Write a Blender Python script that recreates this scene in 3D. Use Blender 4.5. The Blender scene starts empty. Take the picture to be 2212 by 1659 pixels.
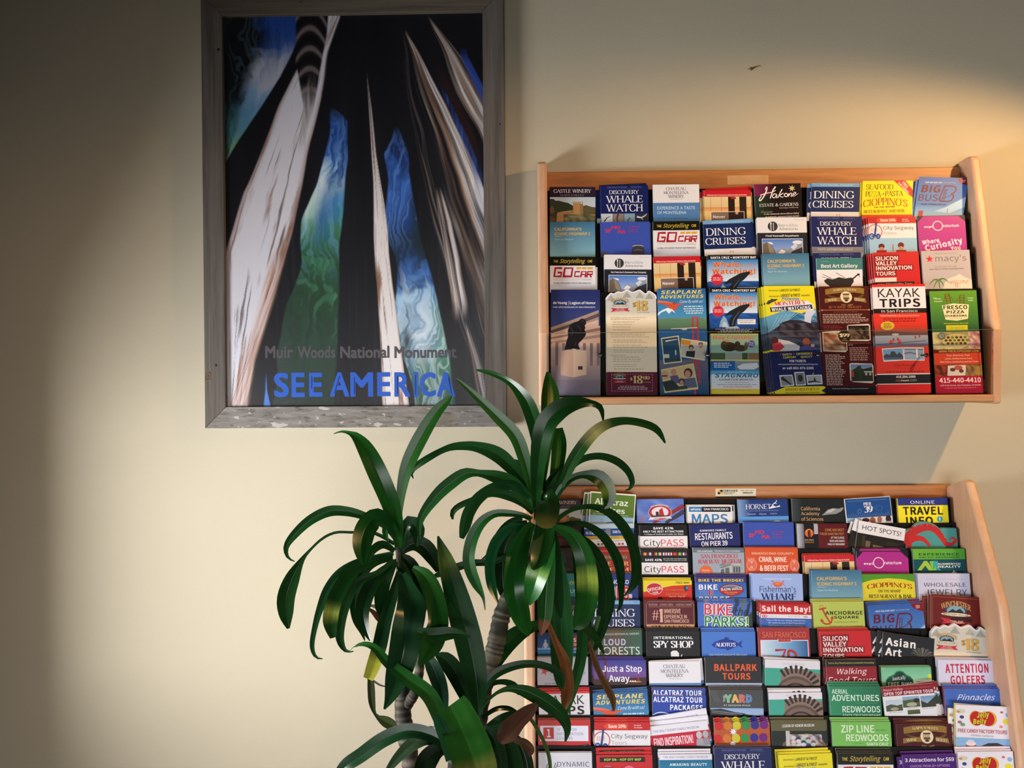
import bpy, math, random, os
import numpy as np
from mathutils import Vector, Matrix

sc = bpy.context.scene
col = sc.collection
rnd = random.Random(7)

# ------------------------------------------------------------------ camera
CAM_D, CAM_Z, FPX, CX, CY = 1.957, 1.55, 1800.0, 1106.0, 829.5
YAW, PITCH, ROLL = math.radians(1.4), math.radians(-0.5), math.radians(-0.4)
_f = Vector((-math.sin(YAW) * math.cos(PITCH), math.cos(YAW) * math.cos(PITCH), math.sin(PITCH)))
_r = _f.cross(Vector((0, 0, 1))).normalized()
_u = _r.cross(_f)
CR = math.cos(ROLL) * _r + math.sin(ROLL) * _u
CU = -math.sin(ROLL) * _r + math.cos(ROLL) * _u
CO = Vector((0, -CAM_D, CAM_Z))
cd = bpy.data.cameras.new('camera')
cam = bpy.data.objects.new('camera', cd)
col.objects.link(cam)
cd.sensor_width = 36.0
cd.lens = 36.0 * FPX / 2212.0
cd.clip_start = 0.05
m = Matrix((CR, CU, -_f)).transposed().to_4x4()
m.translation = CO
cam.matrix_world = m
sc.camera = cam


def at(px, py, d):
    """the point at distance d in front of the back wall seen at photo pixel (px, py)"""
    v = CR * ((px - CX) / FPX) - CU * ((py - CY) / FPX) + _f
    return CO + v * ((CAM_D - d) / v.y)


# ------------------------------------------------------------------ light
sc.view_settings.view_transform = 'Standard'
sc.view_settings.look = 'None'
sc.view_settings.gamma = 1.0
sc.view_settings.use_curve_mapping = False
sc.view_settings.exposure = 0.0
w = bpy.data.worlds.new('daylight_outside')
sc.world = w
w.use_nodes = True
w.node_tree.nodes['Background'].inputs[0].default_value = (0.75, 0.87, 1.0, 1)
w.node_tree.nodes['Background'].inputs[1].default_value = 0.03

XL, XR, YF, ZT = -1.345, 3.3, -4.6, 2.75     # room: left wall, right wall, front wall, ceiling


def area(name, loc, target, sx, sy, watts, colour):
    l = bpy.data.lights.new(name, 'AREA')
    l.shape = 'RECTANGLE'
    l.size, l.size_y = sx, sy
    l.energy = watts
    l.color = colour
    o = bpy.data.objects.new(name, l)
    col.objects.link(o)
    o.location = loc
    o.rotation_euler = (Vector(target) - Vector(loc)).to_track_quat('-Z', 'Z').to_euler()
    return o


def spot(name, loc, target, watts, colour, angle, blend, radius):
    l = bpy.data.lights.new(name, 'SPOT')
    l.energy = watts
    l.color = colour
    l.spot_size = math.radians(angle)
    l.spot_blend = blend
    l.shadow_soft_size = radius
    o = bpy.data.objects.new(name, l)
    col.objects.link(o)
    o.location = loc
    o.rotation_euler = (Vector(target) - Vector(loc)).to_track_quat('-Z', 'Y').to_euler()
    return o


# opening in the left wall: (near edge y, far edge y, sill z, head z), deep reveal
WIN_L = [(-0.52, -1.43, 0.88, 1.43)]
WT = 0.29
area('window_daylight', (XL - WT - 0.04, -0.975, 1.155), (XL + 1, -0.975, 1.155), 1.13, 1.31, 228, (1.0, 1.0, 0.99))
# shop window behind the camera
WIN_F = (-0.9, 2.9, 0.1, 1.2)
area('shopfront_daylight', (1.0, YF + 0.03, 0.65), (1.0, 0, 0.65), 3.8, 1.1, 17.8, (0.98, 0.98, 0.96)).data.spread = math.radians(60)
# warm spotlight hanging at the right
SPOT_P, SPOT_T = Vector((1.40, -0.80, 2.36)), Vector((0.88, -0.49, 1.27))
spot('spotlight_bulb', SPOT_P, SPOT_T, 56, (1.0, 0.595, 0.246), 121, 0.32, 0.03)

# ------------------------------------------------------------------ helpers


def s2l(c):
    return c / 12.92 if c <= 0.04045 else ((c + 0.055) / 1.055) ** 2.4


_hc = {}


def hexc(h):
    if not isinstance(h, str):
        return h
    if h not in _hc:
        t = h if len(h) == 6 else ''.join(x * 2 for x in h)
        _hc[h] = tuple(s2l(int(t[i:i + 2], 16) / 255) for i in (0, 2, 4))
    return _hc[h]


def mixc(a, b, t):
    a, b = hexc(a), hexc(b)
    return tuple(a[i] * (1 - t) + b[i] * t for i in range(3))


class MB:
    """collects polygons with corner colours and links them as ONE mesh object"""

    def __init__(s):
        s.v, s.f, s.c = [], [], []

    def poly(s, pts, c):
        n = len(s.v)
        s.v += [tuple(p) for p in pts]
        s.f.append(tuple(range(n, n + len(pts))))
        if isinstance(c, list):
            s.c += [hexc(x) for x in c]
        else:
            s.c += [hexc(c)] * len(pts)

    def box(s, x0, x1, y0, y1, z0, z1, c='fff'):
        p = [(x, y, z) for x in (x0, x1) for y in (y0, y1) for z in (z0, z1)]
        for f in ((0, 1, 3, 2), (4, 6, 7, 5), (0, 4, 5, 1), (2, 3, 7, 6), (0, 2, 6, 4), (1, 5, 7, 3)):
            s.poly([p[i] for i in f], c)

    def prism(s, prof, x0, x1, c='fff'):
        """profile of (y, z) points swept from x0 to x1"""
        n = len(prof)
        s.poly([(x0, y, z) for y, z in prof], c)
        s.poly([(x1, y, z) for y, z in reversed(prof)], c)
        for i in range(n):
            a, b = prof[i], prof[(i + 1) % n]
            s.poly([(x0, a[0], a[1]), (x1, a[0], a[1]), (x1, b[0], b[1]), (x0, b[0], b[1])], c)

    def build(s, name, mat, parent=None, smooth=False, bevel=0, weld=False):
        me = bpy.data.meshes.new(name)
        me.from_pydata(s.v, [], s.f)
        a = me.color_attributes.new('Col', 'FLOAT_COLOR', 'CORNER')
        arr = np.ones((len(s.c), 4), np.float32)
        arr[:, :3] = np.array(s.c, np.float32).reshape(-1, 3)
        a.data.foreach_set('color', arr.ravel())
        me.materials.append(mat)
        if smooth:
            me.polygons.foreach_set('use_smooth', [True] * len(me.polygons))
        if weld or bevel:
            import bmesh
            b = bmesh.new()
            b.from_mesh(me)
            bmesh.ops.remove_doubles(b, verts=b.verts, dist=1e-6)
            bmesh.ops.recalc_face_normals(b, faces=b.faces)
            b.to_mesh(me)
            b.free()
        o = bpy.data.objects.new(name, me)
        col.objects.link(o)
        if parent:
            o.parent = parent
        if bevel:
            md = o.modifiers.new('bevel', 'BEVEL')
            md.width = bevel
            md.segments = 3
            md.limit_method = 'ANGLE'
        return o


def tag(o, label=None, cat=None, group=None, kind=None):
    if label: o['label'] = label
    if cat: o['category'] = cat
    if group: o['group'] = group
    if kind: o['kind'] = kind
    return o


def empty(name, loc):
    o = bpy.data.objects.new(name, None)
    o.empty_display_size = 0.05
    o.location = loc
    col.objects.link(o)
    return o


def rebase(o, root):
    """parent o (built in world coordinates) to a root that stands at root.location"""
    o.parent = root
    o.data.transform(Matrix.Translation(-root.location))
    return o


# ------------------------------------------------------------------ materials
def new_mat(name):
    mt = bpy.data.materials.new(name)
    mt.use_nodes = True
    nt = mt.node_tree
    return mt, nt, nt.nodes['Principled BSDF']


def nd(nt, typ, **kw):
    n = nt.nodes.new(typ)
    for k, v in kw.items():
        if k in n.inputs:
            n.inputs[k].default_value = v
        else:
            setattr(n, k, v)
    return n


def ramp(nt, src, stops):
    r = nt.nodes.new('ShaderNodeValToRGB')
    el = r.color_ramp.elements
    while len(el) < len(stops):
        el.new(0.5)
    for e, (p, c) in zip(el, stops):
        e.position = p
        e.color = (*hexc(c), 1)
    nt.links.new(src, r.inputs[0])
    return r


def mat_plain(name, c, rough=0.5, metal=0.0, noise=0.08, scale=40, bump=0.0, bscale=200):
    mt, nt, b = new_mat(name)
    tc = nd(nt, 'ShaderNodeTexCoord')
    n = nd(nt, 'ShaderNodeTexNoise', Scale=scale, Detail=4.0)
    nt.links.new(tc.outputs['Object'], n.inputs['Vector'])
    c = hexc(c)
    r = ramp(nt, n.outputs[0], [(0.3, tuple(x * (1 - noise) for x in c)), (0.7, tuple(min(1, x * (1 + noise)) for x in c))])
    nt.links.new(r.outputs[0], b.inputs['Base Color'])
    b.inputs['Roughness'].default_value = rough
    b.inputs['Metallic'].default_value = metal
    if bump:
        n2 = nd(nt, 'ShaderNodeTexNoise', Scale=bscale, Detail=3.0)
        nt.links.new(tc.outputs['Object'], n2.inputs['Vector'])
        bp = nd(nt, 'ShaderNodeBump', Strength=bump, Distance=0.002)
        nt.links.new(n2.outputs[0], bp.inputs['Height'])
        nt.links.new(bp.outputs[0], b.inputs['Normal'])
    return mt


def mat_wood(name, stops, scale=(6, 60, 60), rough=0.4, bump=0.1, wear=None):
    mt, nt, b = new_mat(name)
    tc = nd(nt, 'ShaderNodeTexCoord')
    mp = nd(nt, 'ShaderNodeMapping')
    mp.inputs['Scale'].default_value = scale
    nt.links.new(tc.outputs['Object'], mp.inputs[0])
    n = nd(nt, 'ShaderNodeTexNoise', Scale=1.0, Detail=8.0, Roughness=0.6, Distortion=0.4)
    nt.links.new(mp.outputs[0], n.inputs['Vector'])
    r = ramp(nt, n.outputs[0], stops)
    out = r.outputs[0]
    if wear:
        for (sx, lo, hi, c, det) in wear:
            mp2 = nd(nt, 'ShaderNodeMapping')
            mp2.inputs['Scale'].default_value = sx
            nt.links.new(tc.outputs['Object'], mp2.inputs[0])
            n2 = nd(nt, 'ShaderNodeTexNoise', Scale=1.0, Detail=det, Roughness=0.55)
            nt.links.new(mp2.outputs[0], n2.inputs['Vector'])
            rr = ramp(nt, n2.outputs[0], [(lo, '000'), (hi, 'fff')])
            mx = nd(nt, 'ShaderNodeMix', data_type='RGBA')
            nt.links.new(rr.outputs[0], mx.inputs[0])
            nt.links.new(out, mx.inputs[6])
            mx.inputs[7].default_value = (*hexc(c), 1)
            out = mx.outputs[2]
    nt.links.new(out, b.inputs['Base Color'])
    b.inputs['Roughness'].default_value = rough
    if bump:
        bp = nd(nt, 'ShaderNodeBump', Strength=bump, Distance=0.001)
        nt.links.new(n.outputs[0], bp.inputs['Height'])
        nt.links.new(bp.outputs[0], b.inputs['Normal'])
    return mt


def mat_attr(name, rough=0.35, spec=0.5, noise=0.0, trans=0.0, nscale=300, bump=0.0):
    mt, nt, b = new_mat(name)
    a = nd(nt, 'ShaderNodeVertexColor', layer_name='Col')
    out = a.outputs[0]
    if noise:
        tc = nd(nt, 'ShaderNodeTexCoord')
        n = nd(nt, 'ShaderNodeTexNoise', Scale=nscale, Detail=3.0)
        nt.links.new(tc.outputs['Object'], n.inputs['Vector'])
        r = ramp(nt, n.outputs[0], [(0.3, (1 - noise,) * 3), (0.7, (1, 1, 1))])
        mx = nd(nt, 'ShaderNodeMix', data_type='RGBA', blend_type='MULTIPLY')
        mx.inputs[0].default_value = 1
        nt.links.new(out, mx.inputs[6])
        nt.links.new(r.outputs[0], mx.inputs[7])
        out = mx.outputs[2]
        if bump:
            bp = nd(nt, 'ShaderNodeBump', Strength=bump, Distance=0.001)
            nt.links.new(n.outputs[0], bp.inputs['Height'])
            nt.links.new(bp.outputs[0], b.inputs['Normal'])
    nt.links.new(out, b.inputs['Base Color'])
    b.inputs['Roughness'].default_value = rough
    b.inputs['Specular IOR Level'].default_value = spec
    if trans:
        t = nd(nt, 'ShaderNodeBsdfTranslucent')
        nt.links.new(out, t.inputs[0])
        ms = nd(nt, 'ShaderNodeMixShader')
        ms.inputs[0].default_value = trans
        nt.links.new(b.outputs[0], ms.inputs[1])
        nt.links.new(t.outputs[0], ms.inputs[2])
        nt.links.new(ms.outputs[0], nt.nodes['Material Output'].inputs[0])
    return mt


M_WALL = mat_plain('cream_wall_paint', 'b8af9a', rough=0.75, noise=0.025, scale=3, bump=0.12, bscale=260)
M_WALLD = mat_plain('dark_brown_wall_paint', '4e453a', rough=0.8, noise=0.03, scale=3)
M_CEIL = mat_plain('ceiling_paint', '4a443c', rough=0.9, noise=0.02, scale=4)
M_FLOOR = mat_plain('floor_tile', '4a3c32', rough=0.5, noise=0.15, scale=8)
M_TRIM = mat_plain('painted_trim', 'c9bfae', rough=0.5, noise=0.03)
M_RAIL = mat_wood('honey_oak_rail', [(0.3, '985c2a'), (0.5, 'ac6e38'), (0.72, 'b87e48')], (7, 30, 90), 0.42, 0.05)
M_PANEL = mat_wood('pale_maple_panel', [(0.3, 'c09a7c'), (0.5, 'cc9f80'), (0.72, 'd4b090')], (40, 40, 6), 0.45, 0.05)
M_LEDGE = mat_wood('maple_ledge', [(0.3, '9e6e48'), (0.5, 'b08258'), (0.72, 'bc9066')], (8, 60, 120), 0.42, 0.06)
M_BLACK = mat_plain('black_plastic', '0a0a0c', rough=0.5, noise=0.1)
M_BLACK.node_tree.nodes['Principled BSDF'].inputs['Specular IOR Level'].default_value = 0.15
M_PAPER = mat_attr('printed_paper', 0.38, 0.15)
M_PRINT = mat_attr('poster_print', 0.34, 0.5, noise=0.18, nscale=700, bump=0.05)
M_LEAF = mat_attr('waxy_leaf', 0.24, 0.26, noise=0.12, trans=0.12, nscale=60)
M_BARK = mat_attr('stem_bark', 0.7, 0.3, noise=0.35, nscale=120, bump=0.4)
M_METAL = mat_plain('dark_screw_metal', '3a3836', rough=0.3, metal=1.0)
M_FIX = mat_plain('downlight_trim', 'd8d4cc', rough=0.4)
M_SOIL = mat_plain('potting_soil', '2a1d14', rough=0.95, noise=0.4, scale=120, bump=0.8, bscale=90)
M_POT = mat_plain('glazed_pot', '5a3a2a', rough=0.35, noise=0.1, scale=12)
M_ACRYL, nt, b = new_mat('clear_acrylic')
b.inputs['Base Color'].default_value = (0.96, 0.98, 0.98, 1)
b.inputs['Roughness'].default_value = 0.03
b.inputs['IOR'].default_value = 1.45
tr = nd(nt, 'ShaderNodeBsdfTransparent')
tr.inputs[0].default_value = (0.985, 0.99, 0.99, 1)
gl = nd(nt, 'ShaderNodeBsdfGlossy', Roughness=0.05)
fr = nd(nt, 'ShaderNodeFresnel', IOR=1.18)
ms = nd(nt, 'ShaderNodeMixShader')
nt.links.new(fr.outputs[0], ms.inputs[0])
nt.links.new(tr.outputs[0], ms.inputs[1])
nt.links.new(gl.outputs[0], ms.inputs[2])
nt.links.new(ms.outputs[0], nt.nodes['Material Output'].inputs[0])

# ------------------------------------------------------------------ the room
def struct(mb, name, mat):
    return tag(mb.build(name, mat, weld=True), kind='structure')


mb = MB(); mb.box(XL - WT, XR + 0.1, 0, 0.12, 0, ZT); struct(mb, 'wall_back', M_WALL)
mb = MB(); mb.box(XL - WT, XR + 0.1, YF - 0.12, 0.12, -0.1, 0); struct(mb, 'floor', M_FLOOR)
mb = MB(); mb.box(XL - WT, XR + 0.1, YF - 0.12, 0.12, ZT, ZT + 0.1); struct(mb, 'ceiling', M_CEIL)
mb = MB(); mb.box(XR, XR + 0.1, YF, 0, 0, ZT); struct(mb, 'wall_right', M_WALLD)


def holed_wall(name, a0, a1, holes, put):
    """wall between a0 and a1 (a0 > a1), with openings (near, far, sill, head)"""
    mb = MB()
    cur = a0
    for (h0, h1, z0, z1) in holes:
        put(mb, cur, h0, 0, ZT)
        put(mb, h0, h1, 0, z0)
        put(mb, h0, h1, z1, ZT)
        cur = h1
    put(mb, cur, a1, 0, ZT)
    return struct(mb, name, M_WALLD)


holed_wall('wall_left', 0, YF, WIN_L, lambda mb, p, q, z0, z1: mb.box(XL - WT, XL, q, p, z0, z1))
holed_wall('wall_front', XR, XL, [(WIN_F[1], WIN_F[0], WIN_F[2], WIN_F[3])],
           lambda mb, p, q, z0, z1: mb.box(q, p, YF - 0.12, YF, z0, z1))
for k, (y0, y1, z0, z1) in enumerate(WIN_L):
    mb = MB()
    x0, x1 = XL - WT - 0.03, XL - WT
    mb.box(x0, x1, y1 - 0.05, y1, z0 - 0.05, z1 + 0.05); mb.box(x0, x1, y0, y0 + 0.05, z0 - 0.05, z1 + 0.05)
    mb.box(x0, x1, y1, y0, z0 - 0.05, z0); mb.box(x0, x1, y1, y0, z1, z1 + 0.05)
    tag(mb.build('window_%d' % (k + 1), M_TRIM, weld=True), kind='structure')
mb = MB()
mb.box(WIN_F[0] - 0.06, WIN_F[1] + 0.06, YF - 0.16, YF - 0.12, WIN_F[2] - 0.06, WIN_F[2])
mb.box(WIN_F[0] - 0.06, WIN_F[1] + 0.06, YF - 0.16, YF - 0.12, WIN_F[3], WIN_F[3] + 0.06)
for x in (WIN_F[0] - 0.06, WIN_F[1]):
    mb.box(x, x + 0.06, YF - 0.16, YF - 0.12, WIN_F[2], WIN_F[3])
tag(mb.build('window_2', M_TRIM, weld=True), kind='structure')
mb = MB(); mb.box(XL, XR, -0.014, 0, 0, 0.1); tag(mb.build('baseboard_back', M_TRIM, bevel=0.003), kind='structure')

# the fittings of the warm lamps
def lathe(mb, prof, n=32, c='fff'):
    for i in range(n):
        a, b2 = 2 * math.pi * i / n, 2 * math.pi * (i + 1) / n
        for (r0, z0), (r1, z1) in zip(prof[:-1], prof[1:]):
            mb.poly([(r0 * math.cos(a), r0 * math.sin(a), z0), (r0 * math.cos(b2), r0 * math.sin(b2), z0),
                     (r1 * math.cos(b2), r1 * math.sin(b2), z1), (r1 * math.cos(a), r1 * math.sin(a), z1)], c)


r = tag(empty('hanging_spotlight', (SPOT_P.x, SPOT_P.y, ZT - 0.001)), 'small spotlight hanging from the ceiling beside the racks', 'spotlight')
mb = MB(); lathe(mb, [(0.0, -0.02), (0.05, -0.02), (0.055, 0.0)]); mb.build('ceiling_plate', M_FIX, r, smooth=True, weld=True)
mb = MB(); lathe(mb, [(0.007, -0.02), (0.007, -0.27)], 12); mb.build('stem', M_FIX, r, smooth=True)
mb = MB(); lathe(mb, [(0.012, 0.12), (0.035, 0.11), (0.046, 0.06), (0.05, 0.012), (0.048, 0.012), (0.044, 0.06), (0.033, 0.105)])
o = mb.build('lamp_head', M_FIX, r, smooth=True, weld=True)
q_ = (SPOT_P - SPOT_T).to_track_quat('Z', 'Y')
o.matrix_local = Matrix.Translation(SPOT_P - r.location) @ q_.to_matrix().to_4x4()

# small scuff on the wall above the upper rack
p = at(1625, 148, 0)
mb = MB()
pts = []
for i in range(14):
    a = 2 * math.pi * i / 14
    rr = 0.0035 * (1 + 0.4 * math.sin(3 * a + 1))
    pts.append((p.x + rr * math.cos(a) * 1.6, -0.0006, p.z + rr * math.sin(a) + 0.25 * rr * math.cos(a)))
mb.poly(pts, '5a4634')
mb.poly([(p.x + 0.004, -0.0005, p.z), (p.x + 0.02, -0.0005, p.z + 0.006), (p.x + 0.02, -0.0005, p.z + 0.008), (p.x, -0.0005, p.z + 0.004)], '8a7454')
mb.poly([(p.x - 0.004, -0.0005, p.z - 0.003), (p.x + 0.002, -0.0005, p.z - 0.003), (p.x - 0.004, -0.0005, p.z + 0.003), (p.x - 0.012, -0.0005, p.z - 0.002)], '9a8464')
o = mb.build('wall_scuff', M_BARK, bpy.data.objects['wall_back'])
# ------------------------------------------------------------------ framed poster
FD = 0.032
fx0 = (at(433, 0, FD).x + at(443, 925, FD).x) / 2
fx1 = (at(1090, 0, FD).x + at(1093, 922, FD).x) / 2
fz0 = (at(443, 925, FD).z + at(1093, 922, FD).z) / 2
rw = 0.0495
fz1 = (at(484, 30, FD).z + at(1042, 27, FD).z) / 2 + rw
frame = empty('framed_poster', ((fx0 + fx1) / 2, 0, fz0))
tag(frame, 'large forest poster in a weathered grey wood frame on the cream wall', 'framed poster')
M_OLDV = mat_wood('weathered_wood_upright', [(0.25, '3c3632'), (0.45, '544e48'), (0.6, '605a56'), (0.8, '706a64')], (70, 70, 3), 0.8, 0.35,
                  wear=[((160, 40, 5), 0.55, 0.75, '443c38', 6), ((9, 9, 5), 0.62, 0.75, '504640', 3)])
M_OLDH = mat_wood('weathered_wood_top', [(0.25, '403830'), (0.5, '5a5046'), (0.8, '6a6054')], (3, 70, 70), 0.8, 0.35,
                  wear=[((5, 40, 160), 0.55, 0.75, '504840', 6)])
M_LICH = mat_wood('lichen_wood_bottom', [(0.25, '4c4846'), (0.42, '6c6864'), (0.6, '7e7a78'), (0.8, '8c8a88')], (16, 70, 110), 0.85, 0.4,
                  wear=[((7, 10, 12), 0.62, 0.78, '706450', 5), ((40, 40, 150), 0.56, 0.68, '4a4644', 6), ((26, 26, 60), 0.64, 0.66, 'a8a4a0', 2),
                        ((50, 60, 110), 0.64, 0.68, 'a09c98', 3)])


def rail(name, q, mat):
    """q: four (x, z) corners, clockwise seen from the room"""
    mb = MB()
    f = [(x, -FD, z) for x, z in q]
    bk = [(x, -0.001, z) for x, z in q]
    mb.poly(f, 'fff')
    mb.poly(list(reversed(bk)), 'fff')
    for i in range(4):
        mb.poly([f[i], f[(i + 1) % 4], bk[(i + 1) % 4], bk[i]], 'fff')
    o = mb.build(name, mat, weld=True, bevel=0.0015)
    return rebase(o, frame)


ix0, ix1, iz0, iz1 = fx0 + rw, fx1 - rw, fz0 + rw, fz1 - rw
rail('frame_rail', [(fx0, fz0), (fx0, fz1), (ix0, iz1), (ix0, iz0)], M_OLDV)
rail('frame_rail', [(ix1, iz0), (ix1, iz1), (fx1, fz1), (fx1, fz0)], M_OLDV)
rail('frame_rail', [(fx0, fz1), (fx1, fz1), (ix1, iz1), (ix0, iz1)], M_OLDH)
o = rail('frame_rail', [(fx0, fz0), (ix0, iz0), (ix1, iz0), (fx1, fz0)], M_LICH)
o['label'] = 'lichen-spotted lower frame rail'
for (px, py, r) in ((467, 789, 0.0028), (472, 107, 0.003), (650, 4, 0.0018), (1080, 268, 0.0018)):
    p = at(px, py, FD)
    mb = MB()
    mb.poly([(p.x + r * math.cos(a), -FD - 0.0004, p.z + 1.2 * r * math.sin(a)) for a in [i * math.pi / 6 for i in range(12)]], '14100c')
    rebase(mb.build('nail_hole', M_BARK), frame)
p = at(450, 812, FD)
mb = MB()
for i, (s, c) in enumerate(((1, '6a5a4c'), (0.7, '53463a'), (0.4, '6e5e50'), (0.2, '3e342a'))):
    mb.poly([(max(fx0 + 0.001, p.x + 0.011 * s * math.cos(a)), -FD - 0.0003 - i * 0.0001, p.z + 0.014 * s * math.sin(a + 0.4)) for a in [k * math.pi / 10 for k in range(20)]], c)
rebase(mb.build('wood_knot', M_BARK), frame)


# ---- the print: long redwood trunks seen from below, painted as a field of colour
def vnoise(x, y, seed=0):
    xi, yi = np.floor(x).astype(np.int64), np.floor(y).astype(np.int64)
    fx, fy = x - xi, y - yi
    fx, fy = fx * fx * (3 - 2 * fx), fy * fy * (3 - 2 * fy)

    def h(a, b):
        n = (a * 374761393 + b * 668265263 + seed * 974711) & 0x7fffffff
        n = ((n ^ (n >> 13)) * 1274126177) & 0x7fffffff
        return ((n ^ (n >> 16)) & 0xffff) / 65535.0
    return (h(xi, yi) * (1 - fx) + h(xi + 1, yi) * fx) * (1 - fy) + (h(xi, yi + 1) * (1 - fx) + h(xi + 1, yi + 1) * fx) * fy


def fbm(x, y, seed=0, n=4):
    a, s, t = 0.5, 0.0, 0.0
    for i in range(n):
        s = s + a * vnoise(x * 2 ** i, y * 2 ** i, seed + i)
        t += a
        a *= 0.5
    return s / t


def sm(a, b, x):
    t = np.clip((x - a) / (b - a), 0, 1)
    return t * t * (3 - 2 * t)


NX, NY = 500, 760
PX0, PX1, PY0, PY1 = 486.0, 1043.0, 28.0, 879.0
gx, gy = np.meshgrid(np.linspace(0, 1, NX), np.linspace(0, 1, NY))
X = PX0 + (PX1 - PX0) * gx + 7 * gy * (1 - gx)
Y = PY0 + (PY1 - PY0) * gy
C = np.zeros((NY, NX, 3))


def L3(h):
    return np.array(hexc(h))


def put(mask, c):
    global C
    mk = mask[..., None]
    C = C * (1 - mk) + c * mk


def rampc(v, stops):
    out = np.zeros(v.shape + (3,))
    xs = [s[0] for s in stops]
    for k in range(3):
        out[..., k] = np.interp(v, xs, [hexc(s[1])[k] for s in stops])
    return out


def strip(ls, rs, soft=4.0, y0=None, y1=None, wob=0.0):
    """region between two edges given as (y, x) points; returns mask and the crosswise parameter"""
    xl = np.interp(Y, [p[0] for p in ls], [p[1] for p in ls])
    xr = np.interp(Y, [p[0] for p in rs], [p[1] for p in rs])
    if wob:
        grow = sm(0, 40, xr - xl)
        xl = xl + wob * grow * (fbm(Y / 95, Y * 0 + wob, 5, 2) - 0.5) * 2
        xr = xr + wob * grow * (fbm(Y / 110 + 30, Y * 0 + wob, 6, 2) - 0.5) * 2
    t = (X - xl) / np.maximum(xr - xl, 0.5)
    mk = sm(0, soft, X - xl) * sm(0, soft, xr - X)
    if y0 is not None:
        mk = mk * sm(y0, y0 + 40, Y)
    if y1 is not None:
        mk = mk * (1 - sm(y1 - 60, y1, Y))
    return mk, t, xr - xl


base = rampc(fbm(X / 30, Y / 160, 3), [(0.2, '0b0c14'), (0.8, '15161f')])
put(np.ones_like(X), base)
# faint grain in the dark trunks
put(0.35 * sm(0.55, 0.8, fbm(X / 5, Y / 220, 9)) * sm(250, 600, Y), L3('2c2c34'))
# swirling glow between the trunks, reused with different edges
def glow(ls, rs, seed, stops, y0=None, y1=None, amp=26, soft=9):
    mk, t, wd = strip(ls, rs, soft, y0, y1, 13 if ls[0][0] > 60 else 5)
    mk = mk * sm(ls[0][0] - 2, ls[0][0] + 50, Y) if ls[0][0] > 60 else mk
    wx = X + amp * (fbm(X / 46, Y / 70, seed) - 0.5) * 2
    wy = Y + amp * 2.2 * (fbm(X / 40 + 7, Y / 60, seed + 20) - 0.5) * 2
    v = sm(0.25, 0.75, fbm(wx / 16 + 1.6 * np.sin(wy / 50.0 + wx / 40), wy / 60, seed + 40, 3))
    fine = sm(0.3, 0.7, fbm(wx / 5 + 2.0 * np.sin(wy / 60), wy / 120, seed + 60, 3))
    return mk, t, v, fine, wx, wy


# upper left glow
mk, t, v, fine, wx, wy = glow([(28, 484), (345, 490)], [(28, 652), (80, 650), (160, 612), (230, 566), (300, 520), (345, 492)], 11, None, soft=5)
yy = Y + 30 * (v - 0.5)
hue = rampc(yy, [(40, '2450a8'), (85, '3c66b4'), (120, 'a9b4d0'), (165, 'b4b9cc'), (200, '7ea2c8'), (250, '5888b0'), (300, '5d9088'), (340, '8fae70')])
core = sm(0.36, 0.66, t + 0.16 * (v - 0.5)) * (1 - 0.4 * fine * (1 - sm(100, 170, yy)))
put(mk * np.clip(core, 0, 1), hue)
put(mk * (1 - core) * sm(190, 280, Y) * 0.75, rampc(v, [(0, '16402c'), (0.6, '2c6a62'), (1, '4f86a0')]))
put(mk * sm(0.5, 1, fine) * 0.15 * (t < 0.5), L3('6a8c94'))
put(mk * (1 - sm(0.0, 0.3, t)) * 0.6, L3('0c1a14'))
put(mk * sm(0.2, 0.6, v) * (1 - sm(70, 130, Y)) * sm(0.5, 0.7, t) * 0.7, L3('2048a0'))

# wood streaks
def wood(ls, rs, seed, y0=None, y1=None, edge='8a6450', lightc='d6d4de', soft=5, freq=9.0, dark=0.5, k=1.0, yfade=None, feather=0.0):
    mk, t, wd = strip(ls, rs, soft, y0, y1, 4)
    tt = t + 0.06 * (fbm(X / 60, Y / 60, seed) - 0.5)
    n = fbm(tt * freq, Y / 150, seed, 5)
    n2 = fbm(tt * freq * 3, Y / 170, seed + 5, 4)
    c = rampc(n, [(0.25, edge), (0.42, lightc), (0.75, lightc), (0.9, 'b0a098')])
    d = sm(dark, dark - 0.13, n2)
    c = c * (1 - 0.75 * d[..., None]) + L3('3a2c2a') * 0.75 * d[..., None]
    e = np.maximum(1 - sm(0.0, 0.16, t), sm(0.86, 1, t))[..., None]
    c = c * (1 - 0.7 * e) + L3(edge) * 0.7 * e
    if yfade:
        mk = mk * np.interp(Y, yfade[0], yfade[1])
    if feather:
        hair = fbm(tt * freq * 2.2, Y / 260, seed + 9, 4)
        mk = mk * (1 - feather * sm(0.56, 0.42, hair)) * (1 - 0.8 * feather * sm(0.3, 0.0, np.minimum(t, 1 - t)) * sm(0.62, 0.45, hair))
    put(mk * k, c)
    return mk, t


wood([(30, 700), (129, 652), (221, 606), (338, 558), (409, 527), (492, 505), (541, 490), (700, 486), (880, 486)],
     [(34, 739), (108, 716), (209, 698), (307, 676), (400, 658), (492, 636), (569, 618), (667, 587), (778, 556), (870, 541)], 31,
     dark=0.36, freq=6, lightc='dcdcea')
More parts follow.
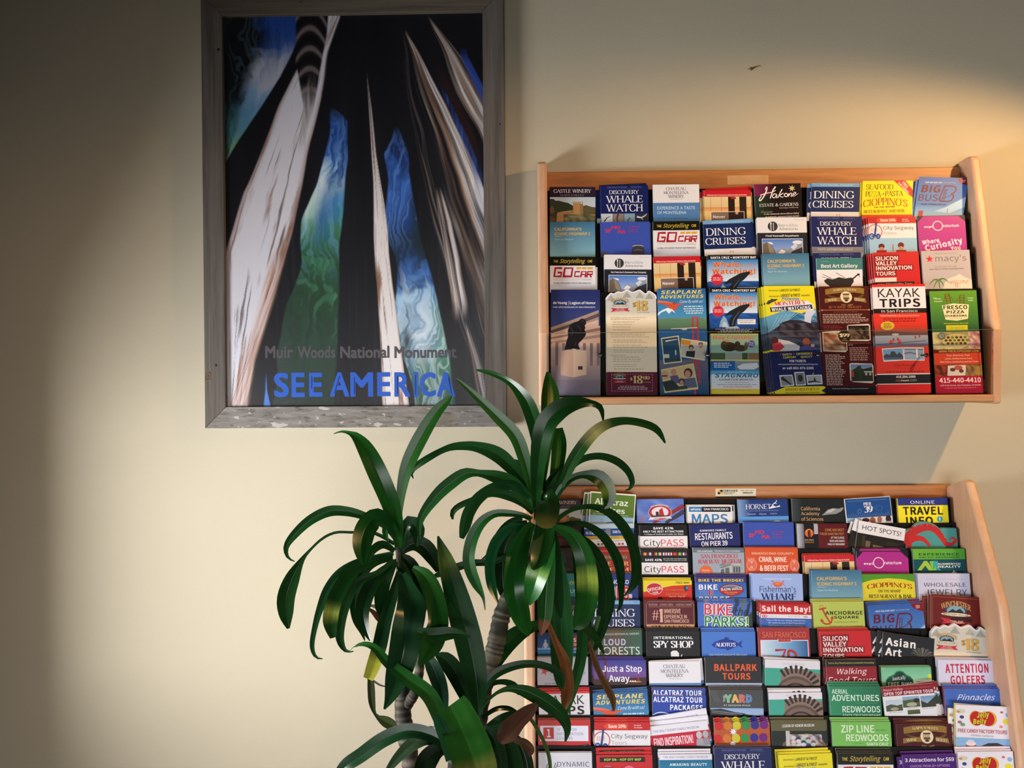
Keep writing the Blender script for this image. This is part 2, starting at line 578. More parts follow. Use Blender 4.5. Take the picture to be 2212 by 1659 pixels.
# the left flank: dark swirl near the top
mk, t, wd = strip([(30, 640), (130, 640), (190, 650), (260, 662)], [(30, 715), (70, 712), (108, 704), (190, 690), (260, 676)], 5)
dk = mk * (1 - sm(170, 280, Y))
sw = 0.5 + 0.5 * np.sin((Y - 0.03 * (X - 672) ** 2) / 7.0)
put(dk, rampc(sw, [(0, '0c0c12'), (0.7, '241e20'), (1, '74686a')]))
mk, t, wd = strip([(150, 668), (330, 640)], [(150, 690), (330, 662)], 7)
put(mk * (1 - sm(260, 340, Y)) * sm(150, 180, Y) * 0.55, rampc(fbm(X / 4, Y / 60, 8), [(0.3, '3a2e2c'), (0.7, 'b8a8a0')]))
# dark shadow along the left side of the big trunk
# lower right flank goes peach
mk, t, wd = strip([(500, 585), (640, 560), (778, 520), (878, 490)], [(500, 636), (640, 600), (778, 558), (878, 545)], 14)
put(mk * sm(480, 640, Y) * 0.62, rampc(fbm((X + Y * 0.34) / 3, Y / 200, 14), [(0.3, '6a4a40'), (0.5, 'c89a88'), (0.75, 'e0c4b6')]))

# middle glow
mk, t, v, fine, wx, wy = glow([(225, 716), (300, 700), (380, 678), (470, 661), (540, 650), (640, 628), (760, 602), (878, 580)],
                              [(225, 722), (260, 748), (340, 752), (450, 746), (520, 741), (620, 737), (740, 731), (878, 724)], 51, None, soft=5)
yy = Y + 60 * (v - 0.5)
hue = rampc(yy, [(240, '1c3f90'), (300, '2a5cb4'), (350, '3a6cc4'), (390, '9cc6ea'), (430, '4a8cd0'), (470, '3f8fb0'), (510, '3f8060'), (560, '275a3c'), (640, '23482e'), (740, '254434'), (878, '22352e')])
put(mk * (0.55 + 0.45 * v), hue)
put(mk * sm(0.5, 0.9, 1 - t) * sm(330, 380, Y) * (1 - sm(450, 540, Y)) * 0.9, rampc(yy, [(330, '6aa8e8'), (400, 'dcecf4'), (480, 'a8d4c0'), (540, '4a8060')]))
put(mk * sm(0.3, 1.0, fine) * (1 - sm(500, 640, Y)) * 0.3, L3('7cb0e0'))
put(mk * sm(0.7, 1.0, v) * sm(480, 560, Y) * (1 - sm(640, 720, Y)) * 0.35, L3('4a8a68'))
put(mk * sm(0.0, 1, 1 - t) * (fbm(X / 3, Y / 3, 77) > 0.55) * sm(560, 700, Y) * 0.35, L3('3a3c48'))
put(mk * sm(0.80, 1, t) * sm(600, 640, Y) * (1 - sm(700, 745, Y)) * sm(0.6, 1, v) * 0.7, L3('5a9a78'))

# right glow
mk, t, v, fine, wx, wy = glow([(265, 853), (330, 818), (440, 834), (560, 846), (700, 860), (800, 872), (878, 884)],
                              [(265, 858), (330, 880), (430, 894), (500, 908), (560, 926), (640, 942), (730, 958), (800, 972), (878, 980)], 91, None, amp=30, soft=5)
yy = Y + 50 * (v - 0.5)
hue = rampc(yy, [(290, '1d3c80'), (360, '2b58b0'), (430, '3a6cc8'), (480, '2450a4'), (520, '1c3450'), (560, '1d3a62'), (610, '3a6cb8'), (650, '7fb0e0'), (720, 'a8cce8'), (770, '6aa0b0'), (810, '3f7a5c'), (878, '2c5a44')])
put(mk * (0.5 + 0.5 * v), hue)
put(mk * sm(0.55, 1, t) * sm(380, 450, Y) * (1 - sm(520, 590, Y)) * 0.85, L3('14261e'))
put(mk * sm(0.62, 1, t) * sm(620, 690, Y) * (1 - sm(730, 800, Y)) * 0.5, L3('5f9a50'))
put(mk * sm(0.3, 1.0, fine) * 0.4 * sm(560, 640, Y), L3('cfe4f2'))
put(mk * sm(0.6, 1.0, 1 - fine) * 0.4 * sm(560, 640, Y), L3('1a4060'))
put(mk * sm(0.3, 1.0, fine) * 0.32 * (1 - sm(480, 560, Y)), L3('6a9ce4'))
mk2 = np.exp(-(((X - 905) / 22) ** 2 + ((Y - 725) / 60) ** 2))
put(mk2 * mk * 0.7, rampc(v, [(0, '8ab4d8'), (1, 'dfe8f2')]))
mk2 = np.exp(-(((X - 876) / 10) ** 2 + ((Y - 735) / 26) ** 2))
put(mk2 * mk * 0.9, L3('142430'))

# slim middle trunk
wood([(160, 793), (290, 800), (440, 806), (560, 808), (700, 815), (820, 821), (880, 823)],
     [(160, 796), (240, 806), (330, 815), (440, 832), (560, 843), (700, 859), (800, 873), (880, 884)], 61, dark=0.33, freq=4, soft=3,
     lightc='e4dfe2', yfade=((150, 170, 330, 480), (0, 0.45, 0.75, 1)))
# fan of streaked trunks at the right
def fan(ls, rs, seed, prof, y0, y1, freq=15.0, cut=0.5):
    mk, t, wd = strip(ls, rs, 4, y0, y1, 6)
    tt = t + 0.03 * (fbm(X / 70, Y / 70, seed) - 0.5)
    hair = 0.6 * fbm(tt * freq, Y / 330, seed + 1, 4) + 0.4 * fbm(tt * freq * 3.1, Y / 240, seed + 2, 3)
    pr = np.interp(t, [p[0] for p in prof], [p[1] for p in prof])
    lum_ = sm(cut - 0.14, cut + 0.2, hair + 0.30 * (pr - 0.7))
    hue_ = rampc(np.clip(fbm(tt * 7, Y / 200, seed + 3, 3) * 1.2 - 0.1 + 0.25 * (pr - 0.6), 0, 1), [(0.25, '6e5648'), (0.45, 'a08878'), (0.62, 'c8c0c0'), (0.85, 'e4e0e6')])
    put(np.clip(mk * lum_ * pr * 1.15, 0, 1), hue_)


fan([(70, 866), (200, 882), (400, 922), (600, 972), (760, 1012), (878, 1040)], [(70, 882), (200, 946), (330, 1012), (430, 1050), (600, 1120), (878, 1240)], 71,
    [(0, 0.25), (0.25, 0.45), (0.5, 0.75), (0.8, 1.0), (1, 0.85)], 60, 860, 9.0, 0.5)
fan([(110, 864), (300, 886), (480, 924), (640, 962), (760, 996)], [(110, 872), (300, 925), (480, 990), (640, 1040), (760, 1070)], 75, [(0, 0.15), (0.5, 0.35), (1, 0.2)], 100, 780, 8.0, 0.52)
fan([(30, 920), (120, 955), (200, 985), (270, 1020), (340, 1050)], [(30, 926), (120, 990), (180, 1030), (270, 1080), (340, 1100)], 79, [(0, 0.6), (0.3, 0.95), (0.8, 1.0), (1, 0.8)], 28, 360, 5.0, 0.44)
fan([(400, 936), (480, 948), (560, 958), (660, 972)], [(400, 950), (480, 975), (560, 992), (660, 1004)], 87, [(0, 0.6), (0.5, 0.85), (1, 0.5)], 400, 700, 4.0, 0.48)
fan([(690, 996), (800, 1014), (878, 1026)], [(690, 1004), (800, 1038), (878, 1052)], 88, [(0, 0.5), (0.6, 0.9), (1, 0.6)], 690, 940, 4.0, 0.48)
mk, t, wd = strip([(180, 945), (300, 990), (400, 1024)], [(180, 955), (300, 1012), (400, 1050)], 6, 170, 420)
put(mk * 0.75, rampc(fbm(X / 5, Y / 60, 18), [(0.3, '142050'), (0.7, '3a62b8')]))
mk, t, wd = strip([(120, 990), (220, 1036)], [(120, 1010), (220, 1060)], 5, 100, 260)
put(mk * 0.8, L3('2c4ca8'))
mk, t, wd = strip([(120, 925), (300, 1000), (420, 1046)], [(120, 950), (300, 1030), (420, 1060)], 8, 130, 380)
put(mk * 0.4, L3('3a1c18'))
mk, t, wd = strip([(840, 574), (879, 570)], [(840, 580), (879, 588)], 3, 800, None)
put(mk * 0.9, L3('4a80d8'))

mb = MB()
pd = 0.02
me = bpy.data.meshes.new('poster_print')
vx = ix0 - 0.002 + (ix1 - ix0 + 0.004) * gx
vz = iz1 + 0.002 - (iz1 - iz0 + 0.004) * gy
vs = np.stack([vx, np.full_like(vx, -pd), vz], -1).reshape(-1, 3).astype(np.float32)
idx = np.arange(NX * NY).reshape(NY, NX)
fs = np.stack([idx[:-1, :-1], idx[1:, :-1], idx[1:, 1:], idx[:-1, 1:]], -1).reshape(-1, 4).astype(np.int32)
me.vertices.add(len(vs))
me.vertices.foreach_set('co', vs.ravel())
me.loops.add(fs.size)
me.loops.foreach_set('vertex_index', fs.ravel())
me.polygons.add(len(fs))
me.polygons.foreach_set('loop_start', np.arange(0, fs.size, 4, dtype=np.int32))
me.update(calc_edges=True)
a = me.color_attributes.new('Col', 'FLOAT_COLOR', 'POINT')
arr = np.ones((NX * NY, 4), np.float32)
arr[:, :3] = np.clip(C * 0.9, 0, 0.93).reshape(-1, 3)
a.data.foreach_set('color', arr.ravel())
me.materials.append(M_PRINT)
poster = bpy.data.objects.new('poster_print', me)
col.objects.link(poster)
rebase(poster, frame)
mb = MB(); mb.box(ix0 - 0.004, ix1 + 0.004, -pd + 0.0006, -0.004, iz0 - 0.004, iz1 + 0.004, '101014')
rebase(mb.build('backing_board', M_PAPER, weld=True), frame)
# ------------------------------------------------------------------ lettering
FONTS = {'n': None}
try:
    FONTS['i'] = bpy.data.fonts.load(os.path.join(bpy.utils.system_resource('DATAFILES', path='fonts'), 'Noto Sans CJK Regular.woff2'))
except Exception:
    FONTS['i'] = None

# Roman capitals as pen strokes: L straight with serifs, l straight plain, C curve; widths follow the stroke's direction
SG = {
    'A': (.82, 'L .06 0 .40 1 t|l .40 1 .76 0|l .66 0 .86 0|l .18 .35 .62 .35'), 'B': (.68, 'L .14 0 .14 1|C .14 1 .45 1 .56 .76 .42 .53 .14 .53|C .14 .53 .5 .53 .64 .27 .48 0 .14 0'),
    'C': (.8, 'C .72 .74 .62 .95 .42 1 .2 .9 .08 .5 .2 .1 .42 0 .62 .04 .74 .24|l .72 .74 .72 .97'), 'D': (.82, 'L .14 0 .14 1|C .14 1 .42 1 .66 .85 .76 .5 .66 .15 .42 0 .14 0'),
    'E': (.66, 'L .14 0 .14 1|l .14 1 .58 1|l .14 .53 .46 .53|l .14 0 .6 0|l .57 1 .57 .84|l .59 0 .61 .2|l .46 .43 .46 .63'), 'F': (.6, 'L .14 0 .14 1|l .14 1 .56 1|l .14 .53 .44 .53|l .55 1 .55 .82|l .44 .43 .44 .63'),
    'G': (.84, 'C .72 .76 .62 .95 .42 1 .2 .9 .08 .5 .2 .1 .44 0 .6 .03 .72 .12|L .72 .42 .72 .08|l .72 .76 .72 .97|l .58 .42 .82 .42'), 'H': (.84, 'L .14 0 .14 1|L .7 0 .7 1|l .14 .53 .7 .53'),
    'I': (.34, 'L .17 0 .17 1'), 'J': (.4, 'L .24 1 .24 .1|C .24 .1 .2 -.1 .04 -.16'), 'K': (.76, 'L .14 0 .14 1|L .64 1 .16 .45 t|l .28 .56 .7 0|l .6 0 .8 0'),
    'L': (.62, 'L .14 0 .14 1|l .14 0 .58 0|l .57 0 .59 .2'), 'M': (.98, 'L .12 0 .16 1 t|l .16 1 .48 .08|l .48 .08 .8 1 t|L .84 0 .8 1'),
    'N': (.86, 'L .12 0 .12 1 t|l .12 1 .72 0|L .72 1 .72 0 t'), 'O': (.88, 'C .44 1 .22 .94 .08 .5 .22 .06 .44 0 .66 .06 .8 .5 .66 .94 .44 1'),
    'P': (.62, 'L .14 0 .14 1|C .14 1 .46 1 .58 .73 .44 .46 .14 .46'), 'Q': (.88, 'C .44 1 .22 .94 .08 .5 .22 .06 .44 0 .66 .06 .8 .5 .66 .94 .44 1|l .44 .06 .86 -.2'),
    'R': (.74, 'L .14 0 .14 1|C .14 1 .46 1 .57 .75 .44 .52 .14 .52|l .36 .52 .68 0|l .58 0 .78 0'), 'S': (.6, 'C .5 .78 .44 .96 .28 1 .1 .92 .1 .7 .28 .54 .48 .38 .52 .16 .34 0 .16 .02 .08 .22|l .5 .78 .5 .97|l .08 .22 .08 .02'),
    'T': (.72, 'L .36 0 .36 1|l .05 1 .67 1|l .06 1 .05 .8|l .66 1 .67 .8'), 'U': (.82, 'L .14 1 .14 .3|C .14 .3 .2 .05 .42 0 .62 .06 .68 .3|L .68 .3 .68 1 t'),
    'V': (.8, 'L .07 1 .40 0|L .74 1 .40 0 t'), 'W': (1.12, 'L .06 1 .34 0|L .58 1 .34 0 t|L .56 1 .82 0|L 1.06 1 .82 0 t'), 'X': (.78, 'L .08 1 .68 0|L .66 1 .1 0 t'),
    'Y': (.74, 'L .06 1 .37 .46|L .68 1 .37 .46 t|L .37 0 .37 .46'), 'Z': (.68, 'l .08 1 .6 1|l .6 1 .08 0|l .08 0 .62 0|l .08 1 .08 .82|l .62 0 .62 .2'),
    '1': (.5, 'L .27 0 .27 1|l .27 1 .1 .84'), '3': (.56, 'C .08 .84 .2 .99 .38 .98 .46 .78 .36 .58 .2 .53|C .2 .53 .4 .5 .5 .27 .4 .04 .2 0 .06 .12'), '8': (.6, 'C .3 1 .12 .92 .12 .7 .3 .54 .5 .3 .44 .04 .3 0 .14 .04 .08 .3 .28 .54 .48 .72 .46 .93 .3 1'),
    '9': (.58, 'C .46 .62 .4 .44 .24 .42 .08 .6 .12 .9 .28 1 .44 .92 .48 .62 .36 .2 .14 0'), '0': (.6, 'C .3 1 .14 .9 .08 .5 .14 .1 .3 0 .46 .1 .52 .5 .46 .9 .3 1'),
    '$': (.56, 'C .46 .78 .4 .92 .26 .95 .1 .86 .12 .66 .28 .52 .44 .36 .46 .16 .28 .05 .14 .08 .07 .22|l .28 1.08 .28 -.1'), '&': (.86, 'C .76 .5 .6 .14 .34 0 .1 .1 .1 .34 .32 .56 .5 .76 .4 .98 .24 .9 .28 .64 .5 .24 .8 0'),
    "'": (.22, 'l .1 1 .1 .74'), '.': (.26, 'l .1 .1 .1 0'), '-': (.4, 'l .06 .36 .34 .36'), ',': (.26, 'l .12 .1 .08 -.14'), '(': (.36, 'C .3 1.05 .1 .5 .3 -.1'), ')': (.36, 'C .06 1.05 .26 .5 .06 -.1'),
    '7': (.56, 'l .06 1 .5 1|l .5 1 .2 0'), '2': (.58, 'C .08 .78 .14 .96 .3 1 .46 .86 .42 .62 .24 .3 .06 0|l .06 0 .52 0'), '#': (.7, 'l .2 0 .3 1|l .42 0 .52 1|l .08 .34 .62 .34|l .1 .66 .64 .66'), ' ': (.36, ''),
}


def catmull(p, n=6, closed=False):
    out = []
    m_ = len(p)
    for i in range(m_ - 1):
        a, b_, c, d = p[max(i - 1, 0)], p[i], p[i + 1], p[min(i + 2, m_ - 1)]
        for k in range(n):
            t = k / n
            out.append(tuple(0.5 * (2 * b_[j] + (c[j] - a[j]) * t + (2 * a[j] - 5 * b_[j] + 4 * c[j] - d[j]) * t * t
                                    + (3 * b_[j] - a[j] - 3 * c[j] + d[j]) * t ** 3) for j in range(len(b_))))
    out.append(tuple(p[-1]))
    return out


def stroke(pts, wf):
    """quads along a polyline; wf(i, dx, dy) gives the width"""
    vs, fs = [], []
    n = len(pts)
    for i, p in enumerate(pts):
        a, b_ = pts[max(i - 1, 0)], pts[min(i + 1, n - 1)]
        dx, dy = b_[0] - a[0], b_[1] - a[1]
        l = math.hypot(dx, dy) or 1e-6
        dx, dy = dx / l, dy / l
        h = wf(i, dx, dy) / 2
        vs += [(p[0] - dy * h, p[1] + dx * h), (p[0] + dy * h, p[1] - dx * h)]
        if i:
            k = 2 * i
            fs.append((k - 2, k - 1, k + 1, k))
    return vs, fs


def serif_text(body, wt=1.0):
    """layers of (verts, faces): the n-th strokes of all letters together, so that crossing strokes never share a plane"""
    lay = []
    x = 0.0
    thick, thin = 0.15 * wt, 0.05 * (0.6 + 0.4 * wt)
    for ch in body:
        wd, sp = SG[ch]
        cnt = [0]

        def add(pts, thinflag=False):
            def wf(i, dx, dy):
                if thinflag: return thin * 1.15
                if abs(dx) < 0.02: return thick
                if dx * dy > 0 and abs(dy) > 0.5 and len(pts) == 2: return thin * 1.3
                return thin + (thick - thin) * abs(dy) ** 1.3
            vs, fs = stroke(pts, wf)
            if cnt[0] >= len(lay): lay.append(([], []))
            V, Fc = lay[cnt[0]]
            cnt[0] += 1
            n = len(V)
            V.extend((p + x, q) for p, q in vs)
            Fc.extend(tuple(k + n for k in f) for f in fs)
        for s in sp.split('|'):
            if not s: continue
            t = s.split()
            fl = t[-1] == 't'
            nums = [float(q) for q in t[1:] if q != 't']
            pts = list(zip(nums[0::2], nums[1::2]))
            if t[0] == 'C':
                add(catmull(pts, 5))
            else:
                if t[0] == 'l' and abs(pts[0][0] - pts[1][0]) < 0.03 and abs(pts[0][1] - pts[1][1]) < 0.4: fl = True
                add(pts, fl)
                if t[0] == 'L':
                    for (sx, sy) in (pts[0], pts[-1]):
                        if sy in (0.0, 1.0):
                            hw = 0.11 if fl else 0.13
                            yy = 0.02 if sy == 0 else 0.98
                            add([(sx - hw, yy), (sx + hw, yy)], True)
        x += wd
    return lay


_tc = {}
_em = {}


def em_scale(ft):
    """cap height of a typeface against a usual 0.7 em"""
    if ft not in _em:
        c = bpy.data.curves.new('txt', 'FONT')
        c.body = 'H'
        if ft: c.font = ft
        c.fill_mode = 'FRONT'
        o = bpy.data.objects.new('txt', c)
        me = o.to_mesh()
        ys = [v.co.y for v in me.vertices]
        _em[ft] = (max(ys) - min(ys)) / 0.7
        o.to_mesh_clear()
        bpy.data.objects.remove(o)
        bpy.data.curves.remove(c)
    return _em[ft]


def glyphs(body, font, off=0.0):
    """outlines of a string in a unit box, as layers of (verts in 0..1, faces)"""
    k = (body, font, off)
    if k in _tc: return _tc[k]
    roman = font in 'sS' and all(ch in SG for ch in body.upper())
    if roman:
        Ls = serif_text(body.upper(), {'s': 0.85, 'S': 1.35}[font])
    else:
        c = bpy.data.curves.new('txt', 'FONT')
        c.body = body
        ft = FONTS.get({'b': 'i', 'B': 'i', 'l': 'i', 'm': 'i', 's': 'i', 'S': 'i'}.get(font, 'n'))
        if ft: c.font = ft
        c.fill_mode = 'FRONT'
        c.resolution_u = 3
        if font == 'B': c.space_character = 1.06
        o = bpy.data.objects.new('txt', c)
        me = o.to_mesh()
        V = [(v.co.x, v.co.y) for v in me.vertices]
        Fc = [tuple(p.vertices) for p in me.polygons]
        o.to_mesh_clear()
        bpy.data.objects.remove(o)
        bpy.data.curves.remove(c)
        # heavier weights: the same outlines laid over each other a little apart
        em = em_scale(ft)
        wt = ({'b': 0.02, 'B': 0.034, 'S': 0.03, 's': 0.006, 'N': 0.03}.get(font, 0.0) + off) * em
        dirs = [(0, 0)]
        if wt > 0.008 * em:
            dirs = [(1, .8), (-1, .8), (1, -.8), (-1, -.8)] + ([(1.2, 0), (-1.2, 0), (0, 1), (0, -1)] if wt > 0.05 * em else [])
        Ls = [([(x + dx * wt, y + dy * wt) for x, y in V], Fc) for dx, dy in dirs]
    xs, ys = [v[0] for q, _ in Ls for v in q], [v[1] for q, _ in Ls for v in q]
    x0, x1, y0, y1 = min(xs), max(xs), min(ys), max(ys)
    _tc[k] = [([((p - x0) / (x1 - x0 or 1), (q - y0) / (y1 - y0 or 1)) for p, q in V], Fc) for V, Fc in Ls]
    return _tc[k]


# drawing items: every function returns a list of (points, faces, colours) in leaflet units (width 100, v downwards)
def R(x0, y0, x1, y1, c, c2=None):
    return [([(x0, y0), (x0, y1), (x1, y1), (x1, y0)], [(0, 1, 2, 3)], [c, c2 or c, c2 or c, c])]


def RH(x0, y0, x1, y1, c, c2):
    return [([(x0, y0), (x0, y1), (x1, y1), (x1, y0)], [(0, 1, 2, 3)], [c, c, c2, c2])]


def G(pts, c):
    ar = sum(pts[i][0] * pts[(i + 1) % len(pts)][1] - pts[(i + 1) % len(pts)][0] * pts[i][1] for i in range(len(pts)))
    if ar > 0: pts = list(reversed(pts))
    return [(list(pts), [tuple(range(len(pts)))], c)]


def E(cx, cy, rx, ry, c, n=20):
    return G([(cx + rx * math.cos(2 * math.pi * i / n), cy + ry * math.sin(2 * math.pi * i / n)) for i in range(n)], c)


def ST(cx, cy, r, c, n=5, k=0.4, rot=0.0):
    return G([(cx + r * (1 if i % 2 == 0 else k) * math.sin(math.pi * i / n + rot), cy - r * (1 if i % 2 == 0 else k) * math.cos(math.pi * i / n + rot)) for i in range(2 * n)], c)


def Ln(pts, wd, c, wd2=None, curve=False):
    if curve: pts = catmull(pts, 5)
    n = len(pts) - 1
    w2 = wd if wd2 is None else wd2
    vs, fs = stroke(pts, lambda i, dx, dy: wd + (w2 - wd) * i / n)
    return [(vs, fs, c)]


def ring(cx, cy, rx, ry, wd, c):
    return Ln([(cx + rx * math.cos(2 * math.pi * i / 24), cy + ry * math.sin(2 * math.pi * i / 24)) for i in range(25)], wd, c)


def N(x0, y0, x1, y1, cs, nx=8, ny=8, seed=1):
    """a small printed picture: a blurred patchwork of a few ink colours"""
    r = random.Random(seed * 77 + nx)
    cs = [hexc(c) for c in cs]
    g = [[mixc(r.choice(cs), r.choice(cs), r.random() * 0.5) for _ in range(nx + 1)] for _ in range(ny + 1)]
    vs, fs, cc = [], [], []
    for j in range(ny):
        for i in range(nx):
            n = len(vs)
            for (a, b_) in ((i, j), (i, j + 1), (i + 1, j + 1), (i + 1, j)):
                vs.append((x0 + (x1 - x0) * a / nx, y0 + (y1 - y0) * b_ / ny))
                cc.append(g[b_][a])
            fs.append((n, n + 1, n + 2, n + 3))
    return [(vs, fs, cc)]


def T(s, x0, y0, x1, y1, c, f='b', sh=0.0, rot=0.0, arch=0.0, out=None, ow=0.03):
    res = []
    if out:
        res += T(s, x0 - ow * 12, y0 - ow * 10, x1 + ow * 12, y1 + ow * 10, out, f if f not in 'sS' else 'b', sh, rot, arch) if f in 'sS' else []
    cx, cy = (x0 + x1) / 2, (y0 + y1) / 2
    cr, srr = math.cos(math.radians(rot)), math.sin(math.radians(rot))
    for off, cc in ([(ow, out)] if out and f not in 'sS' else []) + [(0.0, c)]:
        gr = off * 16 if off else 0
        for V, Fc in glyphs(s, f, off):
            pts = []
            for (a, b_) in V:
                px = x0 - gr + (x1 - x0 + 2 * gr) * a
                py = y1 + gr - (y1 - y0 + 2 * gr) * b_
                if sh: px += sh * (y1 - py) - sh * (y1 - y0) / 2
                if arch:
                    t = (px - cx) / ((x1 - x0) / 2)
                    py -= arch * (1 - t * t)
                if rot:
                    dx, dy = px - cx, py - cy
                    px, py = cx + dx * cr - dy * srr, cy + dx * srr + dy * cr
                pts.append((px, py))
            res.append((pts, Fc, cc))
    return res


def K(x0, y0, x1, y1, n, c, al='l', seed=3, h=0.5):
    """rows of small print, each word a thin bar"""
    r = random.Random(seed + int(x0 * 7 + y0 * 13))
    vs, fs = [], []
    st = (y1 - y0) / n
    for i in range(n):
        y = y0 + st * i
        L_ = (x1 - x0) * r.uniform(0.72, 1.0)
        xs = {'l': x0, 'c': (x0 + x1 - L_) / 2, 'r': x1 - L_}[al]
        x = xs
        while x < xs + L_ - 1:
            wl = min(r.uniform(2.5, 8), xs + L_ - x)
            k = len(vs)
            vs += [(x, y), (x, y + st * h), (x + wl, y + st * h), (x + wl, y)]
            fs.append((k, k + 1, k + 2, k + 3))
            x += wl + 1.3
    return [(vs, fs, c)]


def crop(ox, oy, f, s):
    """points measured on an enlarged view, as leaflet units"""
    t = [float(q) for q in s.split()]
    return [((t[i] - ox) / f, (t[i + 1] - oy) / f) for i in range(0, len(t), 2)]


# poster lettering
def flat_text(mb, s, px0, py0, px1, py1, d, c, font='N', sh=0.0):
    a, b_ = at(px0, py1, d), at(px1, py0, d)
    for i, (V, Fc) in enumerate(glyphs(s, font)):
        for f in Fc:
            mb.poly([(a.x + (b_.x - a.x) * V[k][0], -d - 0.00002 * i, a.z + (b_.z - a.z) * V[k][1]) for k in f], c)


mb = MB()
xx = 573
for wd, x0, x1 in (('Muir', 573, 633), ('Woods', 643, 724), ('National', 735, 841), ('Monument', 852, 986)):
    flat_text(mb, wd, x0, 747, x1, 774, pd + 0.0004, '504e54', 'N')
rebase(mb.build('caption_lettering', M_PAPER), frame)
mb = MB()
for ch, x0, x1, y0, y1 in (('S', 592, 624, 805, 858), ('E', 630, 658, 805, 858), ('E', 668, 696, 805, 857), ('A', 713, 754, 804, 857), ('M', 757, 806, 804, 857), ('E', 815, 843, 804, 856),
                           ('R', 852, 886, 804, 857), ('I', 894, 903, 804, 858), ('C', 908, 941, 804, 857), ('A', 944, 983, 804, 857)):
    flat_text(mb, ch, x0, y0, x1, y1, pd + 0.0005, '3058b4', 'N')
    # dry-brush gaps in the letters
for (x0, y0, x1, y1) in ((733, 812, 722, 850), (765, 815, 765, 852), (858, 812, 858, 850), (897, 810, 897, 852), (968, 815, 975, 850), (673, 812, 673, 840)):
    a, b_ = at(x0, y0, pd), at(x1, y1, pd)
    mb.poly([(a.x, -pd - 0.0009, a.z), (b_.x, -pd - 0.0009, b_.z), (b_.x + 0.0012, -pd - 0.0009, b_.z), (a.x + 0.0016, -pd - 0.0009, a.z)], '1c2032')
rebase(mb.build('title_lettering', M_PAPER), frame)

# ------------------------------------------------------------------ the two racks
TAU = {'U': math.radians(6), 'L': math.radians(8)}
CP = {'U': (0.0395, 0.1172), 'L': (0.0035, 0.1175)}             # first pocket edge, pocket pitch
ROWS = {'U': [(1.983 - 0.0803 * i, 0.045 + 0.022 * i) for i in range(4)],
        'L': [(1.2685 - 0.0519 * i, 0.05 + 0.026 * i) for i in range(10)]}
PITCHN = {'U': 0.0125, 'L': 0.0168}                             # tray lies this far behind the front leaflet


def frame_axes(rk):
    t = TAU[rk]
    return Vector((1, 0, 0)), Vector((0, math.sin(t), math.cos(t))), Vector((0, -math.cos(t), math.sin(t)))


def make_rack(rk, root, xi0, xi1, prof, rail_z, bottom_z, ledge, tray_top):
    th = 0.022
    for (x0, x1) in ((xi0 - th, xi0), (xi1, xi1 + th)):
        mb = MB()
        mb.prism(prof, x0, x1)
        rebase(mb.build('side_panel', M_PANEL, weld=True, bevel=0.006), root)
    mb = MB()
    mb.box(xi0, xi1, -0.018, -0.001, bottom_z, rail_z)
    rebase(mb.build('back_panel', M_RAIL, weld=True, bevel=0.002), root)
    mb = MB()
    mb.box(xi0, xi1, -ledge[0], -0.018, ledge[1], ledge[2])
    rebase(mb.build('ledge', M_LEDGE, weld=True, bevel=0.004), root)
    ex, ey, n = frame_axes(rk)
    c0, cp = CP[rk]
    for i, (zt, d) in enumerate(ROWS[rk]):
        top = Vector((0, -d, zt + tray_top)) - n * PITCHN[rk]
        ln = min(0.2, (top.z - ledge[2] - 0.002) / ey.z)
        mb = MB()

        def slab(x0, x1, n0, n1, l0, l1):
            p = [top + ex * x + n * q - ey * l for x in (x0, x1) for q in (n0, n1) for l in (l1, l0)]
            for f in ((0, 1, 3, 2), (4, 6, 7, 5), (0, 4, 5, 1), (2, 3, 7, 6), (0, 2, 6, 4), (1, 5, 7, 3)):
                mb.poly([p[k] for k in f], '111')
        slab(xi0 + 0.001, xi1 - 0.001, -0.0015, 0, 0, ln)
        for k in range(9):
            x = c0 + cp * k - 0.002
            slab(max(x - 0.0015, xi0), min(x + 0.0015, xi1), 0, 0.0034, 0.004, ln)
        o = rebase(mb.build('pocket_tray', M_BLACK, weld=True), root)


zU = at(1600, 872, 0.15).z
U_root = empty('brochure_rack', (0.51, 0, zU - 0.004))
tag(U_root, 'upper wooden brochure rack with clear front strip, screwed to the wall', 'brochure rack', 'wooden brochure racks')
ztop = at(2104, 334, 0.06).z
zk = at(2146, 712, 0.14).z
ledge_top = at(1700, 855, 0.158).z
make_rack('U', U_root, 0.0365, 0.985, [(-0.001, zU - 0.004), (-0.145, zU - 0.004), (-0.148, zk), (-0.142, zk + 0.02), (-0.062, ztop - 0.006), (-0.050, ztop), (-0.001, at(2050, 352, 0).z)],
          at(1620, 366, 0.018).z, zU, (0.158, at(1700, 872, 0.158).z, ledge_top), -0.004)
za = at(1600, 716, 0.152).z
mb = MB()
mb.box(0.038, 0.9835, -0.1535, -0.1505, ledge_top + 0.0005, za)
acr = rebase(mb.build('clear_front_strip', M_ACRYL, weld=True), U_root)
acr['label'] = 'clear plastic strip across the lowest pockets'
mb = MB(); mb.box(0.038, 0.9835, -0.1537, -0.1503, za - 0.0004, za + 0.0004)
edge_ = rebase(mb.build('strip_edge', mat_plain('grey_edge_line', '5a5c58', rough=0.3), weld=True), U_root)  # clear sheet's dark edge line drawn as an added grey strip
edge_['label'] = 'grey line along the upper edge of the clear strip'
